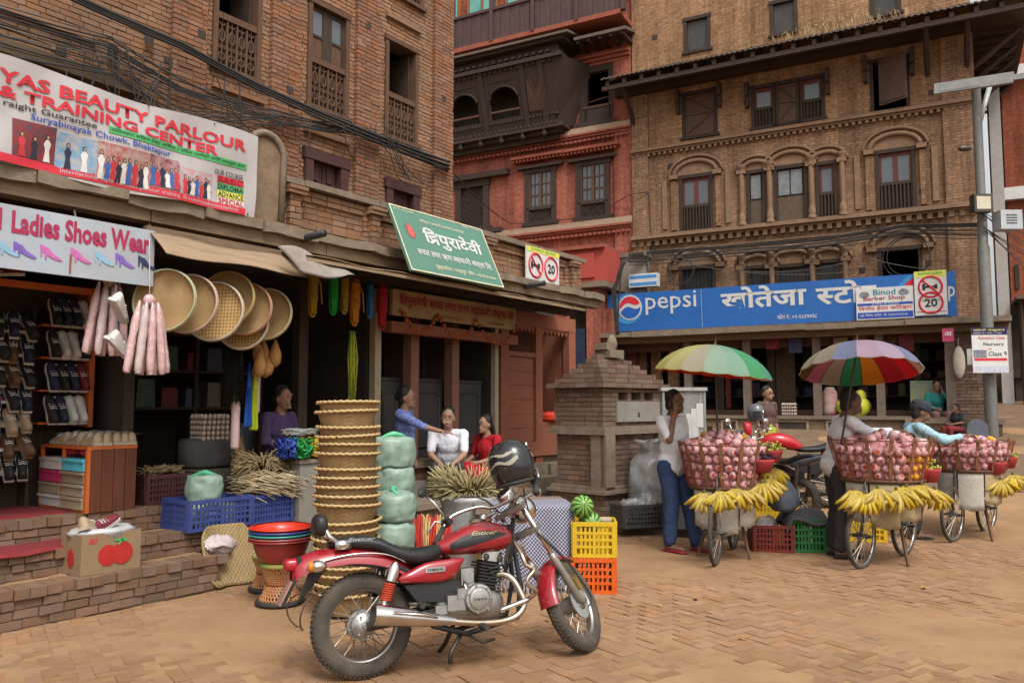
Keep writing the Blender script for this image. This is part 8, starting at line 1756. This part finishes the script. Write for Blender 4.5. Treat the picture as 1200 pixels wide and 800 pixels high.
s, z = pL(526, 485, .42); person('young man in white tee shirt sitting with arms on his knees', wl(s, .42, z - .74), LA - R(142), upd(SIT, chest=(.1, 0, .38), neck=(.15, 0, .56), head=(.2, 0, .69), shr=(.14, -.19, .5), shl=(.14, .19, .5), elr=(.3, -.2, .26), ell=(.3, .2, .26), wrr=(.48, -.05, .14), wrl=(.48, .07, .15), hdr=(.5, .3, -1), hdl=(.5, -.3, -1), look=(1, -.5, -.05)), skins[2], cloth('white_tee', (.62, .62, .66), (.54, .54, .60), 3), dkt, 'short', 'short', MATS['black_sandal'], 1.)
s, z = pL(572, 494, .3); person('woman in red dress with long dark hair sitting beside the young man', wl(s + .12, .35, z - .74), LA + R(172), upd(SIT, look=(1, .1, 0)), skins[2], cloth('red_dress', (.38, .012, .02), (.30, .01, .016)), cloth('red_dress', ()), 'short', 'tail', None, .97, skirt=.15)
gp = P(898, 462, 13.0); gzz = gz(gp[0], gp[1]); person('woman in green flowered dress and brown shawl walking past the store', (gp[0], gp[1], gzz), R(-60), upd(STD, look=(.8, .6, 0)), skins[0], cloth('shawl', (.10, .06, .05), (.07, .042, .036)), cloth('green_flower', (.16, .36, .03), (.50, .22, .04), 9), 'half', 'bun', MATS['black_sandal'], (gp[2] + .11 - gzz) / 1.66, .013, skirt=.2)
s, z = pR(1098, 488, -.6); person('person in teal shawl sitting on the store ledge', wr(s, -.6, 1.27), RA - R(75), upd(SIT, wrl=(.26, .06, .6), ell=(.32, .2, .4), hdl=(-.2, -.1, 1)), skins[0], cloth('teal_shawl', (.02, .19, .17), (.015, .15, .14)), cloth('dusty_rose', (.2, .1, .1)), 'long', 'short', None, .92, .013)
s, z = pR(1124, 492, -1.35); q = wr(s, -1.45, 0); person('child with dark top crouching behind the oranges', (q[0], q[1], gz(q[0], q[1]) + .1), RA - R(140), SIT, skins[0], dkt, cloth('maroon_trousers', (.2, .03, .03)), 'short', 'short', None, .62, .013)
bpy.data.scenes.remove(TS_)
# ------------------------------------------------------------------ fruit carts
wdn = mat('cart_wood', (.16, .085, .05), (.10, .055, .034), rough=.85, ns=8, stretch=(5, 5, 1), dirt=.2); news = mat('newsprint', (.46, .43, .37), (.36, .33, .28), rough=.95, ns=28); jute = mat('sackcloth', (.40, .31, .18), (.30, .23, .13), rough=.95, ns=12, bump=.4)
redf = mat('pomegranate', (.45, .035, .03), (.50, .13, .05), rough=.4, ns=14, rnd=.3); foam = mat('foam_sleeve', (.50, .20, .21), (.62, .42, .42), rough=.45, ns=46, bump=.6, bs=120, rnd=.22, spec=.6); ora = mat('orange_peel', (.62, .25, .015), (.52, .28, .02), rough=.45, ns=9)
frm = MB().ball((0, 0, 0), .041, 12, 8).mesh('flesh', redf, True); fsl = MB().lathe([(.019, .041), (.026, .039), (.039, .026), (.046, .0), (.039, -.027), (.02, -.042), (.002, -.044)], 12, cap=False).mesh('foam_sleeve', foam, True); orm = MB().ball((0, 0, 0), (.04, .04, .037), 12, 8).mesh('orange_fruit', ora, True)
banm = mat('banana_skin', (.48, .325, .025), (.27, .20, .03), rough=.5, ns=16, rnd=.2); bnn = MB().tube([(.0, 0, 0), (.01, 0, -.02), (.03, 0, -.06), (.034, 0, -.11), (.02, 0, -.155), (.006, 0, -.175), (.002, 0, -.185)], [.006, .008, .016, .0185, .016, .009, .004], 8).mesh('banana', banm, True)
def bunch(p, rz, n, lab):
    t_ = thing('banana_bunch', lab, 'bananas', p, rz, 'bunches of bananas hung on the carts'); MB().tube([(0, 0, .03), (0, 0, -.02)], [.012, .02], 8).build('stalk', mat('banana_stalk', (.12, .1, .03)), t_)
    for k in range(n):
        a = (k % (n // 2)) / (n // 2 - 1) - .5; row = k // (n // 2); o = obj('banana', bnn, t_, (a * .05, -.012 + .03 * row, -.005)); o.rotation_euler = (R(-14 + 24 * row), R(-a * 105), R(90 + a * 30) if False else R(0)); o.rotation_euler = (Matrix.Rotation(R(-a * 110), 3, 'Y') @ Matrix.Rotation(R(-90 + U(-15, 15)), 3, 'Z') @ Matrix.Rotation(R(8 - 26 * row), 3, 'Y')).to_euler(); o.scale = (U(1.0, 1.25),) * 3
def fruit(p, d_, kind, lab, grp):
    t_ = thing('pomegranate' if kind else 'orange', lab, 'fruit', p, 0, grp); t_.scale = (U(.88, 1.1),) * 3
    if kind: t_.rotation_euler = Vector(d_).to_track_quat('Z', 'Y').to_euler(); obj('flesh', frm, t_); obj('foam_sleeve', fsl, t_)
    else: obj('peel', orm, t_)
def cart(nm, c, ax_ang, rt, zb, h_, fw, bk, rows, cnt, nor, side_front, bans, seed, arc):
    random.seed(seed); t_ = thing('bicycle_cart', nm[0], 'fruit cart', (c[0], c[1], 0), ax_ang)
    W0 = MW[t_.name]
    for x in (fw, bk): 
        wd = wheel(t_, TR(x, 0, .31), .31, .02, steel_dk, True, .025)
    MB().tube([(fw, 0, .31), (fw * .78, 0, .72), (fw * .74, 0, .85)], .015, 6).tube([(bk, 0, .31), (bk * .3, 0, .30), (bk * .45, 0, .68), (fw * .76, 0, .70)], .015, 6).tube([(bk * .3, 0, .30), (fw * .76, 0, .66)], .015, 6).build('bicycle_frame', steel_dk, t_, True)
    for sg in (-1, 1): MB().tube([(0, sg * .1, zb - .05), (side_front * .12 + .03, sg * .26, 0)], .018, 5).build('prop_leg', wdn, t_)
    MB().cbox((0, 0, zb - .06), (rt * 1.5, .1, .05)).build('cross_board', wdn, t_); MB().box(-rt * .62, rt * .62, -rt * .55, rt * .55, zb - .30, zb - .035).build('side_box', cb_, t_)
    MB().lathe([(rt * .98, zb - .03), (rt, zb - .02), (rt, zb), (.001, zb + .004)], 36, cap=False).build('tray', wdn, t_, 40); MB().torus((0, 0, zb), rt, .014, RX(90), 40, 6).build('hoop', wdn, t_, True); MB().torus((0, 0, zb + h_ * .98), rt + .11, .006, RX(90), 40, 5).build('upper_hoop', wdn, t_, True)
    for k in range(14):
        a = 2 * math.pi * (k + .3) / 14; M_ = TR((rt + .055) * math.cos(a), (rt + .055) * math.sin(a), zb + h_ / 2 + .01) @ Matrix.Rotation(a, 4, 'Z') @ RY(15); MB().cbox((0, 0, 0), (.012, .034, h_ + .04), M_).build('stake', mat('stake_wood', (.26, .12, .06), (.18, .085, .045), rough=.85), t_)
    ntm = mat('red_netting', (.35, .04, .04), rough=.8); nb = MB()
    for k in range(44):
        for sg in (1, -1): a = 2 * math.pi * k / 44; nb.tube([((rt + .015 + .10 * q) * math.cos(a + sg * q * .25), (rt + .015 + .10 * q) * math.sin(a + sg * q * .25), zb + h_ * q) for q in (0, .5, 1)], .0016, 3)
    nb.build('netting', ntm, t_)
    # paper and sackcloth skirts round the side facing the square
    ca_ = math.atan2(-(c[1]), -(c[0])) - ax_ang
    for k, (a0_, a1_, hh, mm) in enumerate(((-1.1, -.35, .38, news), (-.3, .42, .43, news if seed != 2 else jute), (.46, 1.15, .36, jute if seed != 1 else news))):
        MB().sheet(lambda u, v: ((rt * (.97 - .03 * v)) * math.cos(ca_ + a0_ + (a1_ - a0_) * u), (rt * (.97 - .03 * v)) * math.sin(ca_ + a0_ + (a1_ - a0_) * u), zb - .02 - hh * v + .012 * math.sin(u * 9) * v), 10, 6, .004, (0, .2, 0)).build('paper_skirt', mm, t_, True)
    # piled fruit: an outer wall facing out, a loose top
    n = 0
    for r_ in range(rows):
        rr_ = rt - .035 + .10 * (r_ / rows); z = zb + .048 + r_ * .082
        k = 0; a = -arc
        while a < arc:
            an = ca_ + a + (.04 if r_ % 2 else 0); p = Vector((rr_ * math.cos(an), rr_ * math.sin(an), z + U(-.008, .008))); d_ = Vector((math.cos(an) + U(-.5, .5), math.sin(an) + U(-.5, .5), U(-.3, .5)))
            orange = seed == 2 and a > arc * .45 and r_ < 3
            fruit(W0 @ p, W0.to_3x3() @ d_, not orange, ('loose orange in the corner of ' if orange else 'pomegranate in pink foam sleeve piled in ') + nm[1], ('oranges on ' if orange else 'foam wrapped fruit on ') + nm[1]); n += 1; a += .093 / rr_
    ztop = zb + .048 + rows * .082
    for k in range(cnt):
        e = rt * 1.08 * math.sqrt(U(0, 1)); a = U(0, 6.28); fruit(W0 @ Vector((e * math.cos(a), e * math.sin(a), ztop - .035 + .11 * max(0, 1.08 - e / rt) + U(0, .02))), (U(-.6, .6), U(-1, .2), .6), True, 'pomegranate in pink foam sleeve topping ' + nm[1], 'foam wrapped fruit topping ' + nm[1])
    for k in range(nor):
        e = rt * (.45 + .5 * U(0, 1)); a = ca_ + math.pi + U(-1.3, 1.3); fruit(W0 @ Vector((e * math.cos(a), e * math.sin(a), ztop + .035 + U(0, .03))), (0, 0, 1), False, 'orange lying on top of ' + nm[1], 'oranges topping ' + nm[1])
    MB().lathe([(rt * .9, zb + .01), (rt * 1.08, ztop - .06), (.001, ztop + .04)], 28, cap=False).build('filling', mat('pink_paper', (.5, .22, .22)), t_, True)
    for k, (px, py, dd) in enumerate(bans): q = P(px, py, dd); bunch(q, U(-.3, .3), random.choice((14, 16)), 'yellow banana bunch hanging below the rim of ' + nm[1])
    return t_
c1 = (2.20, 8.42); c2 = (3.72, 8.15); c3 = (5.42, 9.62)
cart(('bicycle fruit cart heaped with pomegranates under the pale umbrella', 'the pale umbrella cart'), c1, R(65), .35, .72, .44, -.5, .5, 5, 40, 6, -1, [(825, 577, 7.92), (843, 575, 7.9), (862, 572, 7.92), (876, 574, 7.95), (893, 566, 8.05), (905, 548, 8.4), (900, 560, 8.25)], 1, 1.45)
cart(('bicycle fruit cart of pomegranates and oranges under the rainbow umbrella', 'the rainbow umbrella cart'), c2, R(43), .39, .82, .40, -.52, .5, 4, 44, 0, -1, [(1000, 574, 7.62), (1012, 578, 7.6), (1028, 572, 7.62), (1050, 574, 7.66), (1062, 570, 7.7), (1080, 568, 7.8), (1095, 573, 7.95)], 2, 1.4)
cart(('bicycle fruit cart with oranges on top beside the light blue vendor', 'the light blue vendor cart'), c3, R(40), .38, .80, .34, -.5, .5, 3, 26, 22, -1, [(1172, 562, 9.3), (1187, 556, 9.35)], 3, 1.4)
random.seed(5)
# grapes at the cart sides
gpm = mat('green_grape', (.38, .45, .08), (.30, .36, .06), rough=.35); gpd = mat('dark_grape', (.025, .012, .03), (.04, .02, .04), rough=.35)
for k, (px, py, dd, m_, l) in enumerate([(903, 527, 8.3, gpm, 'green grapes heaped beside the pale umbrella cart'), (893, 538, 8.15, gpd, 'black grapes heaped beside the pale umbrella cart'), (1074, 548, 8.0, gpd, 'black grapes at the end of the rainbow umbrella cart'), (1087, 549, 8.0, gpm, 'green grapes at the end of the rainbow umbrella cart'), (1179, 535, 9.5, gpm, 'green grapes at the end of the far cart'), (1166, 541, 9.3, gpd, 'black grapes at the end of the far cart')]):
    q = P(px, py, dd); mb = MB()
    for j in range(60): mb.ball((random.gauss(0, .05), random.gauss(0, .05), abs(random.gauss(0, .035))), .013, 7, 5)
    t_ = thing('grape_heap', l, 'grapes', q); o = mb.build('grapes', m_, t_, True); o['kind'] = 'stuff'; MB().lathe([(.08, -.13), (.12, -.02), (.125, .0)], 16).build('punnet', mat('red_netting', ()), t_, True)
# umbrellas
def translucent(m):
    N = m.node_tree.nodes
    if 'Translucent BSDF' in N: return
    L = m.node_tree.links; b = N['Principled BSDF']; t = N.new('ShaderNodeBsdfTranslucent'); x = N.new('ShaderNodeMixShader'); x.inputs[0].default_value = .6
    L.new(b.inputs['Base Color'].links[0].from_socket, t.inputs[0]); L.new(b.outputs[0], x.inputs[1]); L.new(t.outputs[0], x.inputs[2]); L.new(x.outputs[0], N['Material Output'].inputs[0])
def umbrella(lab, top, r_, tilt, foot, cols, inner, grow=16):
    t_ = thing('umbrella', lab, 'umbrella', top); t_.rotation_euler = tilt; MW[t_.name] = TR(*top) @ t_.rotation_euler.to_matrix().to_4x4(); dep = r_ * .5
    def pt(a, v): e = math.sin(v * 1.2) / math.sin(1.2); return (r_ * e * math.cos(a), r_ * e * math.sin(a), -dep * (1 - math.cos(v * 1.2)) / (1 - math.cos(1.2)))
    for k in range(16):
        a0_, a1_ = 2 * math.pi * k / 16, 2 * math.pi * (k + 1) / 16
        for nm, off, cc in (('panel', 0, cols), ('lining', -.006, inner)):  # added inner sheet, its stronger colours stand in for light through the canopy
            def f(u, v): p = Vector(pt(a0_ + (a1_ - a0_) * u, v)); s_ = 1 - .025 * math.sin(math.pi * u) * v; return (p.x * s_, p.y * s_, p.z + off - .012 * math.sin(math.pi * u) * v * v)
            m_ = mat('umb_%s_%d%s' % (nm, cc[k % len(cc)][0] * 1000, str(cc[k % len(cc)][2])[:5]), cc[k % len(cc)], tuple(x * .93 for x in cc[k % len(cc)]), rough=.6, ns=3)
            translucent(m_); MB().sheet(f, 4, 8).build(nm, m_, t_, True)
        MB().tube([Vector(pt(a0_, v)) + Vector((0, 0, -.014)) for v in (0, .3, .6, .85, 1)], .004, 4).build('rib', steel_dk, t_)
    MB().lathe([(.012, -.03), (.018, 0), (.006, .05), (.004, .09)], 8).build('ferrule', steel_dk, t_)
    inv = MW[t_.name].inverted(); f_ = inv @ Vector(foot); MB().tube([(0, 0, -.02), f_], .011, 8).build('pole', steel_dk, t_)
fad = [(.52, .50, .30), (.58, .56, .22), (.50, .46, .38), (.40, .52, .42), (.32, .50, .40), (.14, .46, .24), (.14, .46, .24), (.16, .46, .38), (.50, .42, .38), (.52, .44, .40)]
def around(keys, n=16): return keys
# azimuth 0 = +X (to the right), 270deg = towards the square
oc1 = [(.5, .42, .38)] * 3 + [(.55, .25, .1)] * 2 + [(.6, .05, .02), (.62, .25, .02), (.55, .5, .1)] + [(.55, .54, .20), (.58, .55, .26), (.50, .46, .36), (.36, .50, .40), (.30, .48, .38), (.10, .42, .20), (.13, .42, .30), (.48, .38, .34)]
in1 = [(.5, .3, .25), (.55, .15, .05), (.6, .03, .015), (.62, .05, .015), (.62, .07, .015), (.62, .12, .015), (.62, .2, .02), (.6, .4, .05)] + [(.5, .48, .2)] * 8
u1 = P(838, 404, 8.35); umbrella('pale green and yellow panelled umbrella over the first fruit cart', u1, .60, (R(2), R(6), 0), (c1[0] - .05, c1[1] + .0, .75), oc1, in1)
oc2 = [(.5, .14, .10), (.4, .2, .2), (.4, .4, .4), (.3, .3, .5), (.5, .3, .3), (.5, .4, .2), (.45, .35, .25), (.45, .38, .28)] + [(.46, .40, .30), (.42, .36, .28), (.24, .27, .42), (.50, .36, .46), (.50, .38, .48), (.27, .29, .44), (.22, .40, .38), (.52, .20, .16)]
in2 = [(.55, .02, .03), (.45, .02, .03), (.72, .24, .015), (.05, .36, .12), (.42, .40, .33), (.55, .17, .36), (.17, .10, .03), (.68, .55, .02)] + [(.4, .36, .3)] * 8
u2 = P(1005, 402, 8.0); umbrella('rainbow panelled umbrella over the second fruit cart', u2, .575, (R(-12), R(2), R(-3)), (c2[0] - .42, c2[1] + .1, .85), oc2, in2)
# ------------------------------------------------------------------ crates, cabinet and cloths around the carts
q = G(910, 647); crate('plastic_crate', 'dark red crate of wrappings between the fruit carts', 'crate', (q[0], q[1] + .18, 0), R(-8), .42, .34, .28, crd, None, 3, 5); tag(crumple(MB().ball((0, 0, 0), (.14, .1, .07), 18, 12), .05, 9, 8).build('plastic_wrap', plm, None, True, (q[0] - .05, q[1] + .18, .27)), 'clear plastic wrap in the dark red crate', 'plastic wrap')
q = G(948, 647); crate('plastic_crate', 'green crate with grey cloth thrown over it', 'crate', (q[0] + .02, q[1] + .18, 0), R(-4), .36, .34, .34, cgn, None, 3, 4)
tag(MB().sheet(lambda u, v: (-.26 + .5 * u, -.22 + .4 * v, .40 + .03 * math.sin(u * 7 + v * 3) - .16 * max(0, abs(u - .5) * 2 - .75) * 3 - .25 * max(0, .3 - v)), 16, 14, .02).build('grey_cloth', cloth('grey_wrap', (.09, .085, .09), (.065, .06, .065)), None, True, (q[0] + .02, q[1] + .18, 0)), 'grey cloth heaped on the green crate', 'cloth')
for k, (px, py, l) in enumerate([(915, 632, 'yellow crate behind the dark red crate'), (1018, 637, 'yellow crate behind the front wheel of the rainbow umbrella cart')]): q = G(px, py); crate('plastic_crate', l, 'crate', (q[0], q[1] + .3, 0), R(-10), .55, .36, .3 if k else .5, cye, None, 3, 6)
q = G(922, 600); tag(MB().lathe([(.1, 0), (.16, .06), (.14, .2), (.06, .32), (.03, .36)], 14, jit=lambda a, z: 1 + .12 * math.sin(3 * a + 9 * z)).build('grey_bag', cloth('denim_grey', (.16, .19, .24), (.11, .13, .17)), None, True, (P(918, 560, 8.75)[0], 8.75, .42)), 'blue grey cloth bag slung behind the first cart', 'bag')
cbp = P(800, 500, 9.75); cab = thing('glass_cabinet', 'glass sided snack cabinet with tin roof behind the man on the phone', 'cabinet', (cbp[0], cbp[1], .105), R(-6))
for x in (-.24, .24):
    for y in (-.2, .2): MB().box(x - .012, x + .012, y - .012, y + .012, 0, 1.62).build('post', steel_g, cab)
MB().box(-.27, .27, -.23, .23, 1.62, 1.66).build('roof', mat('tin_roof', (.42, .42, .40), (.32, .31, .29), rough=.5), cab); MB().box(-.25, .25, -.21, .21, .8, .84).build('shelf', steel_g, cab); MB().box(-.25, .25, -.21, .21, .0, .795).build('base_box', mat('dull_tin', (.18, .17, .16), rough=.7), cab)
for (x0, x1, y0, y1) in ((-.23, .23, -.204, -.2), (-.23, .23, .2, .204), (-.244, -.24, -.19, .19), (.24, .244, -.19, .19)): MB().box(x0, x1, y0, y1, .845, 1.615).build('pane', mat('cabinet_glass', (.6, .62, .62), rough=.1, alpha=.22, spec=.6), cab)
for k in range(3): MB().box(.02 + k * .06, .1 + k * .06, -.212 - k * .003, -.21 - k * .003, .95 + .12 * k, 1.35 + .06 * k).build('pasted_notice', white_p, cab)
q = P(843, 500, 8.6); tag(MB().tube([(0, 0, 0), (0, 0, q[2] - .0)], .03, 6).build('cart_post', wdn, None, loc=(c1[0] + .0, c1[1] + .55, 0)), 'short brown post standing behind the first fruit cart', 'post')
for k in range(4): eggtray(wr(pR(925, 480, -.5)[0], -.5, 1.335 + k * .07), RA, 'tray of eggs on the store ledge, %s of the pile' % 'lowest second third topmost'.split()[k], 6, 5)
